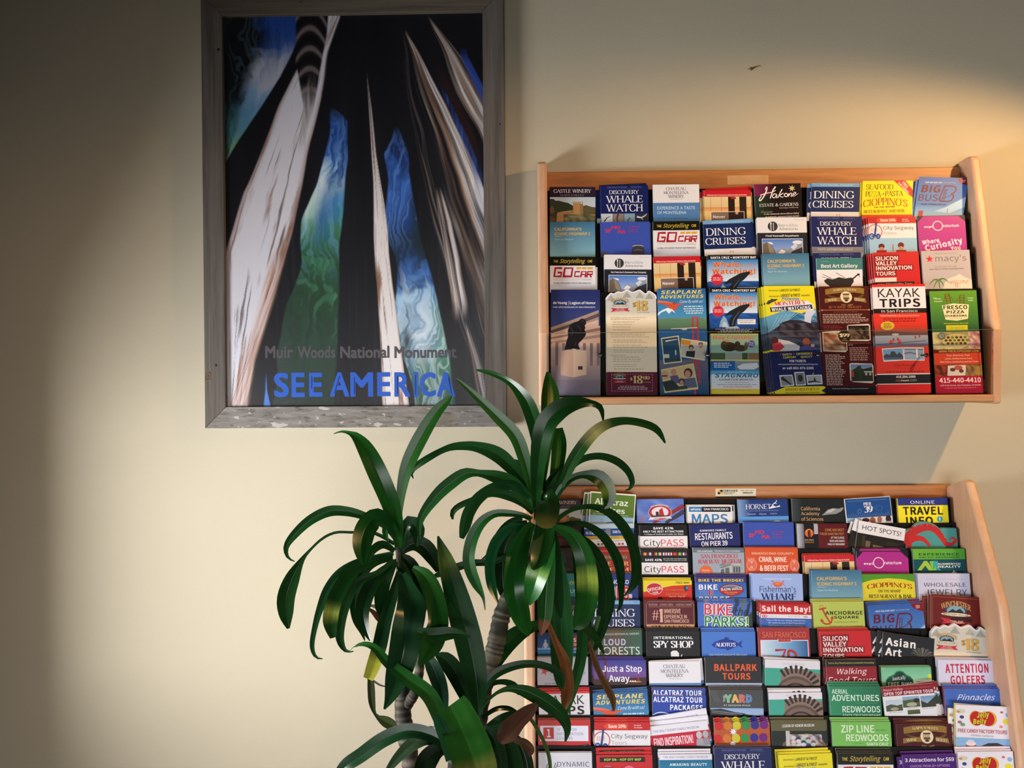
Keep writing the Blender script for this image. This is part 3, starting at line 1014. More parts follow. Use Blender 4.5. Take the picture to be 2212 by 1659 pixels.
for px in (1297, 1530, 1768, 2001):
    p = at(px, 767, 0.154)
    mb = MB()
    for (r0, y0, r1, y1) in ((0.0042, -0.1535, 0.0042, -0.1560), (0.0042, -0.1560, 0.0026, -0.1575), (0.0026, -0.1575, 0.0, -0.1577), (0.0022, -0.1505, 0.0022, -0.132)):
        for k in range(14):
            a, b_ = 2 * math.pi * k / 14, 2 * math.pi * (k + 1) / 14
            mb.poly([(p.x + r0 * math.cos(a), y0, p.z + r0 * math.sin(a)), (p.x + r0 * math.cos(b_), y0, p.z + r0 * math.sin(b_)),
                     (p.x + r1 * math.cos(b_), y1, p.z + r1 * math.sin(b_)), (p.x + r1 * math.cos(a), y1, p.z + r1 * math.sin(a))], '333')
    s_ = mb.build('screw', M_METAL, weld=False)
    s_.data.transform(Matrix.Translation(-U_root.location))
    s_.parent = acr
a, b_ = at(1571, 399, 0.0186), at(1660, 378, 0.0186)
mb = MB()
mb.box(a.x, b_.x, -0.0186, -0.018, a.z, b_.z)
M_TAPE = mat_plain('old_tape', 'c29468', rough=0.35, noise=0.08, scale=60)
o = rebase(mb.build('tape_strip', M_TAPE, weld=True), U_root)
o['label'] = 'strip of old tape on the rail'

L_root = empty('brochure_rack', (0.475, 0, 0.44))
tag(L_root, 'larger lower brochure rack with ten stepped rows of pockets behind the plant', 'brochure rack', 'wooden brochure racks')
make_rack('L', L_root, 0.0015, 0.952, [(-0.001, 0.44), (-0.345, 0.44), (-0.345, 0.62), (-0.30, 0.79), (-0.232, at(2164, 1310, 0.232).z), (-0.104, at(2090, 1040, 0.1).z), (-0.088, at(2085, 1036, 0.09).z), (-0.001, at(2030, 1052, 0).z)],
          at(1600, 1050, 0.018).z, 0.44, (0.345, 0.45, 0.48), 0.0)
a, b_ = at(1546, 1075, 0.0184), at(1633, 1055.5, 0.0184)
mb = MB()
mb.box(a.x, b_.x, -0.0184, -0.018, a.z, b_.z, 'd8d4c0')


def on_sticker(u0, v0, u1, v1, c, s=None, f='b'):
    X0, X1 = a.x + (b_.x - a.x) * u0, a.x + (b_.x - a.x) * u1
    Z1, Z0 = b_.z + (a.z - b_.z) * v0, b_.z + (a.z - b_.z) * v1
    if s is None:
        mb.poly([(X0, -0.0186, Z1), (X0, -0.0186, Z0), (X1, -0.0186, Z0), (X1, -0.0186, Z1)], c)
    else:
        for i, (V, Fc) in enumerate(glyphs(s, f)):
            for q in Fc:
                mb.poly([(X0 + (X1 - X0) * V[k][0], -0.0187 - 0.00001 * i, Z0 + (Z1 - Z0) * V[k][1]) for k in q], c)


on_sticker(0, 0.86, 1, 1, '1a1814')
for i in range(2):
    for j in range(2):
        on_sticker(0.05 + 0.065 * i, 0.1 + 0.27 * j, 0.11 + 0.065 * i, 0.36 + 0.27 * j, ('e0a82a', '141210')[(i + j) % 2])
on_sticker(0.19, 0.1, 0.54, 0.36, '141210', 'CERTIFIED', 'B')
on_sticker(0.19, 0.42, 0.47, 0.52, '4a463c', 'FOLDER DISPLAY', 'b')
on_sticker(0.19, 0.57, 0.42, 0.67, '4a463c', 'SERVICE, INC.', 'b')
on_sticker(0.62, 0.14, 0.95, 0.26, '3a362c', '800-799-7373', 'm')
for i in range(24):
    on_sticker(0.67 + 0.0105 * i, 0.36, 0.67 + 0.0105 * i + (0.006 if i % 3 else 0.0035), 0.56, '3a362c')
o = rebase(mb.build('sticker', M_PAPER), L_root)
o['label'] = 'small white rack label'
# ------------------------------------------------------------------ leaflets
ORD = {'U': ['top', 'second', 'third', 'bottom'], 'L': ['top', 'second', 'third', 'fourth', 'fifth', 'sixth', 'seventh', 'eighth', 'ninth', 'tenth']}
RK = {'U': 'upper', 'L': 'lower'}
TK = {'U': 0.0022, 'L': 0.0036}
GAP = {'U': 0.0030, 'L': 0.0046}


def b(key, q, bg, look, art, sp=None, top=None, sh=0.0, bg2=None, edge=None, h=None):
    rk, row = key[0], int(key[1])
    d = ROWS[rk][row][1]
    A, B_ = at(q[0], q[1], d), at(q[2], q[3], d)
    ex, ey, n = frame_axes(rk)
    dx, dz = B_.x - A.x, (B_.z - A.z) / ey.z
    wd = math.hypot(dx, dz)
    r = math.atan2(dz, dx)
    X_, Y_ = ex * math.cos(r) + ey * math.sin(r), ey * math.cos(r) - ex * math.sin(r)
    un = wd / 100
    if sp is None:
        sp = [(-0.6, -0.6, 0.2)] if rk == 'U' else [(-0.6, -1.0, 0.25), (0.7, -1.5, -0.25)]
    if rk == 'L' and len(sp) > 2: sp = [sp[0], sp[-1]]
    hh = (h or 0.222) / un
    if key[:2] == 'U3':                                          # these stand on the ledge
        low = max([0] + [s_[1] for s_ in sp]) * un
        hh = ((min(A.z, B_.z) - ledge_top - 0.0015) / ey.z - low - abs(dz) * 0.05) / un

    def P3(u, v, z):
        return ((u + sh * v) * un, -v * un, z)
    gain = 1.06 if rk == 'U' else 1.04                          # upper rack prints brightened a touch more to make up for its dimmer light
    mb = MB()
    tp = top or [(0, 0), (100, 0)]
    out = tp + [(100, hh), (0, hh)]
    c2 = bg2 or bg
    cols = [mixc(bg, c2, min(1, max(0, v / hh))) for u, v in out]
    mb.poly([P3(u, v, 0) for u, v in reversed(out)], list(reversed(cols)))
    mb.poly([P3(u, v, -TK[rk]) for u, v in out], 'cfcac2')
    ec = edge or mixc(bg, 'd4d0ca', 0.4)
    for i in range(len(out)):
        p, s = out[i], out[(i + 1) % len(out)]
        mb.poly([P3(p[0], p[1], 0), P3(s[0], s[1], 0), P3(s[0], s[1], -TK[rk]), P3(p[0], p[1], -TK[rk])], ec)
    k = 0
    for item in art:
        for vs, fs, cc in item:
            k += 1
            z = 0.00001 * k + 0.00004
            base_i = len(mb.v)
            mb.v += [P3(u, min(v, hh), z) for u, v in vs]
            per = isinstance(cc, list)
            for f in fs:
                mb.f.append(tuple(base_i + t for t in f))
                mb.c += [hexc(cc[t]) for t in f] if per else [hexc(cc)] * len(f)
    mb.c = [tuple(min(0.93, x * gain) for x in q_) for q_ in mb.c]
    o = mb.build('leaflet', M_PAPER)
    Mx = Matrix((X_, Y_, n)).transposed().to_4x4()
    Mx.translation = A
    o.matrix_world = Mx
    place = ', %s row of the %s rack' % (ORD[rk][row], RK[rk])
    grp = 'leaflets in the %s rack' % RK[rk]
    tag(o, look + place, 'leaflet', grp)
    words_ = ['first', 'second', 'third'] if len(sp) > 1 else ['spare']
    for j, (sx, sy, rr) in enumerate(sp):
        s = o.copy()
        col.objects.link(s)
        loc = A + ex * (sx * wd / 100) - ey * (sy * wd / 100) - n * (GAP[rk] * (j + 1))
        R2 = Matrix.Rotation(math.radians(rr), 4, 'Z')
        Ms = Matrix((X_, Y_, n)).transposed().to_4x4() @ R2
        Ms.translation = loc
        s.matrix_world = Ms
        s['label'] = (words_[j] + ' copy behind ' + look + ', %s row, %s rack' % (ORD[rk][row], RK[rk])).strip()
    return o


W = 'e6e6ee'
# ---- covers used more than once
def dining():
    return [R(0, 0, 100, 8, '6f9fce'), T('HORNBLOWER', 20, 2.4, 86, 6, 'a8cce6', 'm'), T('DINING', 5, 17, 89, 33, W, 's'), T('CRUISES', 3, 38, 88, 53, W, 's'),
            R(0, 62, 100, 225, 'dcdce6'), Ln([(54, 72), (54, 67), (57, 69), (60, 67), (60, 72)], 1, 'b04050'), R(8, 80, 92, 140, '6a8ab8', 'c8d4e4')]


def discovery(trips=False):
    a = [T("FISHERMAN'S WHARF", 13, 1.8, 56, 4.8, '6b78b0', 's'), T('MONTEREY', 63, 1.8, 86, 4.8, '6b78b0', 's'), R(12, 6.4, 88, 6.8, '4a5698'), T('DISCOVERY', 17, 10, 80, 18.5, W, 's'),
         T('WHALE', 10, 22, 88, 37, W, 's'), T('WATCH', 10, 41, 88, 56.5, W, 's')]
    if trips:
        a += [R(0, 61.5, 100, 72, '7a7a84'), T('TRIPS DEPARTING DAILY', 11, 64.5, 80, 69, 'b4b4bc', 'b'), R(0, 72, 100, 120, '8a94a8', '5a6a88')]
    else:
        a += [R(0, 61, 24, 100, 'c0ccd8'), R(25, 61, 47, 100, '8a7c78'), R(48, 61, 71, 100, '7f9cb4'), R(72, 61, 100, 100, '2a3040'), Ln([(6, 78), (12, 70), (20, 66)], 3, '1a1a22', 0.5),
              Ln([(36, 62), (33, 70), (34, 80)], 4, '40383a', 2), Ln([(55, 78), (60, 70), (64, 76)], 3, '3a4a5a', 1), Ln([(75, 68), (84, 70), (92, 66), (96, 62)], 4, 'c8ccd0', 1, True), Ln([(84, 70), (88, 76)], 3, 'b0b4ba', 1)]
    return a


def chateau():
    return [T('CHATEAU', 28, 6, 71, 13, '4a4a50', 's'), T('MONTELENA', 22.5, 15, 77, 21.6, '4a4a50', 's'), T('WINERY', 32, 23, 67, 30, '4a4a50', 's'), K(36, 32.5, 64, 34, 1, '9a9aa0', 'c'),
            R(0, 41, 100, 225, '4f7cb5'), T('EXPERIENCE A TASTE', 8, 49, 90, 56, 'c8dcf0', 'i'), T('OF MONTELENA', 8, 59.5, 71, 66, 'c8dcf0', 'i'), K(9, 75, 86, 77, 1, '2a4a7a')]


def vismap():
    return [R(0, 0, 100, 13.5, 'c0202c'), T('Official San Francisco Visitors Map & Guide', 6, 8.5, 91, 12, 'f2e4e0', 'b'), R(0, 13.5, 100, 40, 'dcc898', 'd8b888'), R(0, 37, 100, 46, 'cf8a54', 'e0b070'),
            R(0, 46, 100, 130, 'e2c080', 'd8a860'), R(13, 14, 13.6, 70, '8a6a48'), R(36, 14, 36.6, 70, '8a6a48'), R(51, 14, 65, 90, '2a1d18'), R(75, 14, 90, 90, '2c201a'), R(57, 15, 68, 19, 'a02030'), R(66, 46, 73, 54, 'a08a78'),
            R(13, 46.5, 85, 120, 'e8e0d8'), R(14, 47.5, 84, 120, '806a60'), R(51, 47.5, 84, 120, '2e201c'), R(66, 47.5, 72, 53, 'b09a88'), T('Never', 18, 55, 44, 61.5, 'eae4e0', 'b')]


def highway():
    return [R(0, 0, 100, 75, '3a6c92', '7fb0c4'), R(0, 75, 100, 225, '7fb0c4', '8a9a8a'), T("CALIFORNIA'S", 10, 13, 70, 20, 'd8b45c', 'b'), T('ICONIC HIGHWAY 1', 10, 23.5, 89, 30.5, 'd8b45c', 'b'),
            R(10, 33, 28, 33.8, 'b8c8c8'), T('Open for Business', 10, 37.5, 51, 42.5, 'bcd4e0', 'i')]


def sfmoma(dv=0.0, pic=True):
    a = [T('SF', 10, 14 + dv, 22, 22 + dv, 'd0304c', 'N'), T('MO', 23, 8 + dv, 41, 15 + dv, 'd0304c', 'N'), T('MA', 36, 17 + dv, 52, 24.5 + dv, 'd0304c', 'N'), T('San Francisco', 57, 8.5 + dv, 81, 12 + dv, 'b03468', 'i'),
         T('Museum of', 57, 14 + dv, 76, 17 + dv, 'b03468', 'i'), T('Modern Art', 57, 19 + dv, 77, 22 + dv, 'b03468', 'i')]
    if pic:
        a += [G([(0, 60), (14, 64), (24, 72), (24, 90), (0, 90)], '4a4a58'), E(76, 60, 13, 14, '3a3a46'), R(63, 60, 89, 90, '3a3a46')]
        a += [E(66 + 2.5 * i, 49 + (0.5 * (i - 4)) ** 2 * 0.5, 1.7, 1.5, '8a90a0', 8) for i in range(9)]
        a += [Ln([(68, 60), (76, 58), (85, 60)], 0.6, '8a8a94')]
    return a


def gocar():
    rd = 'a81c2c'
    return [R(0, 0, 100, 20, '14140f'), T('THE', 8, 7.5, 18, 13, 'd8bc3c', 'b'), T('Storytelling', 22, 4.5, 77, 17, 'd2ba48', 'l', 0.35), T('CAR', 83, 7, 93, 13, 'd8bc3c', 'b'), R(0, 20, 100, 62, 'dedee6'), R(0, 62, 100, 225, 'c8cce0', 'a8b4d4'),
            Ln([(27, 25.5), (12, 25.5), (9.5, 44), (24, 44), (25.5, 35.5), (17, 35.5)], 5, rd), Ln([(30, 44), (33, 25.5), (50, 25.5), (47, 44), (27.8, 44)], 5, rd),
            Ln([(66, 33.5), (56, 33.5), (54, 44), (65, 44)], 3.6, rd), Ln([(67.5, 46), (70, 33.5), (79.5, 33.5), (77.5, 46)], 3.6, rd), Ln([(69, 40), (78, 40)], 3, rd), Ln([(81, 46), (83.5, 33.5), (94, 33.5), (93, 39.5), (83, 39.5)], 3.6, rd), Ln([(87, 39), (91, 46)], 3.6, rd),
            G([(59, 23.5), (69, 23.5), (68, 28), (58, 28)], 'd8a428'), G([(71, 23.5), (81, 23.5), (80, 28), (70, 28)], 'd8a428'), G([(83, 23.5), (95, 23.5), (94, 28), (82, 28)], 'd8a428'),
            R(8, 47.5, 92, 48, '8a8a92'), R(8, 51.5, 69, 52, 'a0a0a8'), T('TOURS', 71, 50, 91, 53, '70707a', 'm', 0.3), T('GLOBAL GPS GUIDED TOUR OF SAN FRANCISCO', 8, 57.5, 91, 61, '50525c', 'b')]


def incred(line):
    return [R(0, 0, 100, 32, 'dcdce4'), E(32, 18.5, 10.5, 10.5, 'c8c8d0'), E(31.5, 18.5, 10, 10, '38343a'), Ln([(28, 12), (28, 27)], 1.6, 'd8d8dc'), Ln([(33, 11), (33, 27)], 1.2, 'd8d8dc'), E(28, 12.5, 1.6, 2.5, 'd8d8dc'), T('Inc', 44, 13, 54, 19.5, '6a6a70', 'i'), T('redible', 55, 13, 82, 19.5, 'a8a8ae', 'i'),
            T('Adventures', 44, 21, 82, 26.5, '6a7068', 'i', 0.12), T('Winter 2017-18', 75, 4, 95, 6, '9a9aa0', 'i'), R(0, 32, 100, 225, '23242e'), T(line, 14 if len(line) > 24 else 17, 36, 89 if len(line) > 24 else 83, 41, W, 'b'),
            R(9, 44, 91, 110, 'dcdce2'), R(10, 45, 90, 110, '4a78c8', 'c4d6ee'), E(22, 54, 9, 3, 'd8e0f0'), E(80, 52, 10, 4, 'd8dce8'), G([(10, 56), (18, 51), (28, 56), (34, 68), (38, 80), (38, 110), (10, 110)], '6a6158'), G([(20, 53), (27, 57), (33, 70), (36, 82), (24, 74)], '8c8278'),
            G([(34, 80), (44, 66), (52, 63), (60, 68), (66, 62), (76, 54), (82, 58), (90, 52), (90, 110), (34, 110)], '8c96ac'), G([(66, 62), (76, 54), (80, 60), (72, 68)], 'c8d0e0'), G([(40, 74), (48, 66), (56, 70), (50, 78)], 'dce2ee'), G([(56, 84), (70, 70), (90, 62), (90, 110), (50, 110)], '30343c')]


def segway():
    return [R(0, 0, 100, 14, 'b81c22'), G([(16, 7), (22, 2), (60, 2), (60, 12.5), (22, 12.5)], 'd2442c'), T('Save 10%', 25, 4, 57, 10, 'f0e4de', 'b'), T('See back', 71, 4, 84, 6.5, 'e8d0d0', 'b'), T('for details', 71, 8, 86, 10.5, 'e8d0d0', 'b'),
            R(0, 14, 100, 46, 'dcdce6'), R(0, 46, 100, 225, '94bcdc', '7fa8cc'), E(13, 31, 16, 16, 'd0b4b8'), E(13, 31, 15, 15, 'a83a40'), E(13, 31, 13.6, 13.6, 'dcd8e0')] + \
           [R(4 + 4 * i, 24, 6.6 + 4 * i, 32, 'cdb0b4') for i in range(4)] + \
           [Ln([(16, 14), (12, 40)], 3.2, '1f3a80', 4), Ln([(13, 14), (19, 13)], 2, '1f3a80'), E(5.5, 42, 6, 7, '2c4c96'), E(5.5, 42, 3.6, 4.6, '7f9ccc'), E(19, 42, 5, 6, '1f3a80'), E(19, 42, 2.6, 3.6, '6a88c0'), R(6, 40, 18, 43, '1f3a80'), T('City Segway', 30, 20, 95, 30, '505058', 'l'), T('Tours', 30, 32, 58, 38.5, 'a4a4aa', 'l'),
            E(25, 64, 6.5, 6, '5c161e'), E(25, 70, 5, 5, 'b08068'), E(66, 62, 6.5, 6.5, '6a1a20'), E(66, 69, 5, 5, 'b88a70'), R(48, 60, 50, 75, 'b05a50'), G([(15, 72), (35, 72), (38, 90), (12, 90)], '8a2028'), G([(56, 72), (76, 72), (80, 90), (52, 90)], '8a2028')]


def explor(full=True):
    a = [G([(12, 1), (86, 1), (100, 14), (100, 75), (0, 75), (0, 14)], 'aa2a8a'), T('expl', 13, 21, 31, 27, 'ecdcec', 'B'), ring(42, 22, 10, 10, 1.6, 'ecdcec'), T('ratorium', 53, 19, 86, 25, 'ecdcec', 'B')]
    if full:
        a += [T('Where', 7, 50, 43, 60, 'ecdcec', 'B', 0, -8), T('Curiosity', 12, 55, 92, 72, 'ecdcec', 'B', 0, -12), T('You', 66, 66, 86, 76, 'ecdcec', 'B', 0, -8), R(0, 75, 100, 225, 'b03090')]
    return a


def silicon():
    dk = '86141e'
    return [R(2, 6, 57, 20, dk), R(2, 18, 54, 31, dk), R(2, 29, 86, 42, dk), R(2, 40, 49, 54, dk), T('SILICON', 5, 9, 54, 18, 'ece4e8', 'b'), T('VALLEY', 5, 20, 51, 29, 'ece4e8', 'b'), T('INNOVATION', 5, 31, 83, 40, 'ece4e8', 'b'), T('TOURS', 4, 43, 46, 52, 'ece4e8', 'b'),
            R(1, 57, 48, 66, 'dcd8dc'), T('Register at', 5, 59.5, 42, 63.5, 'a4a0a8', 'm'), R(1, 67, 86, 80, '1c1416'), T('www.SiliconValley.Tours', 6, 69, 82, 74.5, 'd8d0d4', 'm')]


def macys():
    return [ST(16, 17.5, 8.5, 'c82034'), T("macy's", 28, 10, 92, 27, '767076', 'l'), T('#VISITING SAN FRANCISCO', 28, 5, 72, 7.5, '8a868c', 'm'), T('Receive 10% OFF with', 26, 33, 71, 36, '8a5a66', 'm'), T("your Macy's Visitor Savings Pass!", 14, 38, 85, 41.5, '5c585e', 'b'),
            G([(40, 75), (52, 60), (66, 56), (76, 51), (86, 58), (100, 64), (100, 90), (40, 90)], 'dcd0c4'), T('welcome!', 53, 62, 95, 72, 'b87050', 'l', 0.2), Ln([(33, 80), (32, 66)], 2, '6a6a48'), Ln([(32, 63), (22, 62), (12, 72)], 4, '5a7a48', 1, True), Ln([(32, 63), (42, 60), (52, 68)], 4, '4f7a44', 1, True),
            Ln([(32, 63), (26, 68), (20, 80)], 4, '5a8a4c', 1, True), Ln([(32, 63), (38, 68), (42, 78)], 4, '5a8a4c', 1, True), Ln([(66, 80), (66, 70), (70, 70), (70, 80)], 1, 'c04a4a')]


def winlogo(x, y, s, ink='b08c3c'):
    def q(u, v): return x + u * s, y + v * s
    return [E(*q(18, 9), 13 * s, 7 * s, '3a4a60'), E(*q(18, 10), 11 * s, 5.6 * s, '7aa0bc'), G([q(7, 13), q(14, 8), q(18, 10), q(23, 7), q(29, 13)], '2a2c30'), T('WINCHESTER', *q(0, 2.5), *q(36, 9.5), ink, 'S', arch=4.5 * s),
            E(*q(18, 14.5), 18.5 * s, 2.4 * s, '3a3430'), E(*q(18, 14.5), 18 * s, 2 * s, 'e6dcc8'), T('MYSTERY HOUSE', *q(3, 13.5), *q(33, 15.7), '3a3430', 'b'),
            G([q(-1, 19), q(8, 20), q(30, 20), q(37, 18.5), q(33, 22), q(38, 26.5), q(28, 25.5), q(8, 26), q(-1, 27.5), q(4, 23)], 'b83040'), T('SAN JOSE', *q(11, 20.6), *q(26, 22.6), 'e0b8b8', 'b'), T('CALIFORNIA', *q(8, 23.2), *q(29, 25), 'e0b8b8', 'b')]


WTOP = [(0, 0), (4, -6), (9, -11), (15, -9), (23.5, -14), (31, -12), (41, -18), (52, -12), (67, -17.5), (76, -10.5), (80, -9), (85.5, -15.5), (93, -11), (98.5, -6.5), (100, 0)]


def winch18():
    a = [G(WTOP + [(100, 30), (0, 30)], 'c4c4be'), R(0, 26, 100, 40, 'c4c0b4', 'f4e2c8'), R(0, 40, 100, 149, 'f4e2c8')]
    a += [Ln([WTOP[i], WTOP[i + 1]], 2.4, 'e4e4ec') for i in range(len(WTOP) - 1)]
    a += [G([(u, v + 4), (u - 9, v + 16), (u + 9, v + 16)], c) for u, v, c in ((9, -11, 'a2a4a0'), (24, -14, 'c0c0ba'), (41, -18, '9c9e9a'), (67, -17, 'a8a8a2'), (86, -15, '9ea09c'))]
    a += winlogo(9, 0, 1.0) + [T('$', 52, 8, 60, 18, 'a88434', 'S'), T('18', 60, 5, 83, 25, '8a6420', 'S'), T('18', 59.4, 4.4, 82.4, 24.4, 'c8a048', 'S'), T('per family', 62, 26.5, 87, 30, '8a8276', 'm', 0.3)]
    a += [T('MANSION TOUR', 8, 38, 41, 41, 'b8a284', 's'), K(43, 38.4, 90, 41, 1, 'ccbaa0'), K(8, 42, 86, 45, 1, 'ccbaa0'), K(12, 47, 58, 62, 3, 'd2c0a4', h=0.35), K(13, 63, 60, 68, 1, 'd2c0a4', h=0.35), T('EXPLORE MORE TOUR', 8, 69, 52, 72, 'b8a284', 's'), K(54, 69.4, 84, 72, 1, 'ccbaa0'),
          K(8, 73.5, 88, 81, 2, 'ccbaa0', h=0.4), K(13, 84, 88, 92, 2, 'ccbaa0', h=0.4), K(13, 94, 86, 102, 2, 'ccbaa0', h=0.4), K(13, 104, 90, 112, 2, 'ccbaa0', h=0.4), T('Both tours include', 8, 114, 38, 116.5, '9a8870', 'm'), K(13, 118, 84, 131, 3, 'ccbaa0', h=0.4), K(13, 133, 74, 141, 2, 'ccbaa0', h=0.4), K(14, 142, 78, 146, 1, 'ccbaa0', h=0.5)]
    a += [R(0, 149, 100, 225, '641a30', '5a1830')] + [R(9 + 5.2 * i, 153, 12 + 5.2 * i, 153.7, 'c8a8b0') for i in range(16)] + [R(9 + 5.2 * i, 187, 12 + 5.2 * i, 187.7, 'c8a8b0') for i in range(16)]
    a += [R(9, 154 + 5 * i, 9.7, 157 + 5 * i, 'c8a8b0') for i in range(7)] + [R(90, 154 + 5 * i, 90.7, 157 + 5 * i, 'c8a8b0') for i in range(7)]
    a += winlogo(12, 152, 0.72) + [T('$', 46, 160, 51, 166, 'd0b078', 'S'), T('18', 52, 156, 71, 172, 'd8b880', 'S'), T('00', 72, 157, 85, 164, 'd8b880', 'S'), T('per family', 67, 168, 87, 171, 'c8a890', 'm'), K(18, 177, 84, 186, 3, 'c0a0a8', 'c')]
    return a


def seaplane():
    a = [R(0, 0, 100, 62, '1d5a9c', '4a92c0'), T('SEAPLANE', 7, 3, 92, 11, 'dcc85c', 'B', 0.25), T('ADVENTURES', 5, 13, 95, 20.5, 'dcc85c', 'B', 0.25), T('Come fly with us!', 45, 24, 93, 32, 'd8e6f0', 'l', 0.35),
         G([(0, 24), (20, 27), (36, 31), (56, 32), (42, 36), (36, 46), (24, 46), (20, 36), (0, 29)], 'c8523a'), G([(0, 24), (20, 27), (32, 31), (0, 28)], 'dc7458'), E(34, 31, 3, 3, '8a4a40'), G([(20, 40), (30, 44), (36, 52), (28, 47), (22, 53), (16, 46), (6, 50), (0, 56), (0, 50), (10, 44)], 'dce6ee'),
         K(52, 37, 94, 56, 4, 'c8dcea', 'r', h=0.45), R(0, 62, 100, 88, '6a8a7a', '5a8474'), G([(0, 66), (20, 62), (50, 66), (80, 62), (100, 68), (100, 86), (0, 86)], '5f8468'), R(0, 86, 100, 150, '2a66a8', '245894'), R(0, 150, 100, 225, '6a6a80', '184a78'),
         R(69, 60, 73, 225, 'b83a4a'), R(79, 60, 83, 200, 'b83a4a')] + [R(69, 60 + 24 * i, 83, 63 + 24 * i, 'c24452') for i in range(6)] + [
         Ln([(25, 85), (80, 83)], 1.5, 'e0e6ee'), E(53, 86, 6, 2, 'd8dce4'), K(42, 94, 64, 96, 1, '2a3a58')]
    for (c1, c2, pts, inn, inc) in (('e0d8a8', '', [(4, 104), (41, 99), (46, 155), (8, 159)], [(6, 106), (39, 101.5), (43.5, 153), (10, 156.5)], '2c4f70'),
                                    ('e0d8a8', '', [(46, 105), (100, 114), (93, 153), (43, 144)], [(48, 107.5), (98, 116), (91.5, 150), (45.5, 142)], 'c4c0b8'),
                                    ('d8c888', '', [(2, 170), (70, 158), (78, 212), (8, 219)], [(4, 172), (68, 161), (75.5, 209.5), (10, 216)], 'd0b488')):
        a += [G(pts, c1), G(inn, inc)]
    a += [Ln([(13, 111), (24, 109), (38, 107)], 3, 'dce0e4', 1), R(32, 130, 35, 140, 'd0d4d8'), R(9, 138, 20, 146, 'd8d4c0'), R(12, 148, 42, 152, '3a4a40'), G([(46, 107), (66, 111), (64, 120), (46, 118)], 'c88a30'), E(66, 125, 5, 6, '4a3430'), E(66, 127, 3, 4, 'c8a088'), G([(56, 132), (74, 132), (72, 146), (54, 143)], '2a3038'),
          E(86, 118, 5, 4, '5a6070'), E(86, 122, 4, 4.5, 'b89078'), G([(76, 128), (98, 128), (92, 150), (74, 147)], 'c8c0b4'), E(10, 182, 8, 9, 'c49a80'), R(3, 182, 15, 185, '3a3436'), E(28, 176, 6, 7, 'b88a70'), G([(20, 184), (36, 182), (42, 198), (24, 202)], '5a5a7a'), E(58, 178, 9, 10, '4a3038'), E(57, 180, 6, 7.5, 'c09078'),
          G([(46, 190), (72, 188), (76, 208), (48, 210)], '5c6280'), G([(4, 196), (24, 192), (44, 212), (10, 216)], '2c3438'), E(44, 196, 6, 7, '3a3436'), E(44, 198, 4, 5, 'b08870'), G([(36, 206), (54, 204), (56, 211), (36, 213)], '2c4440')]
    return a


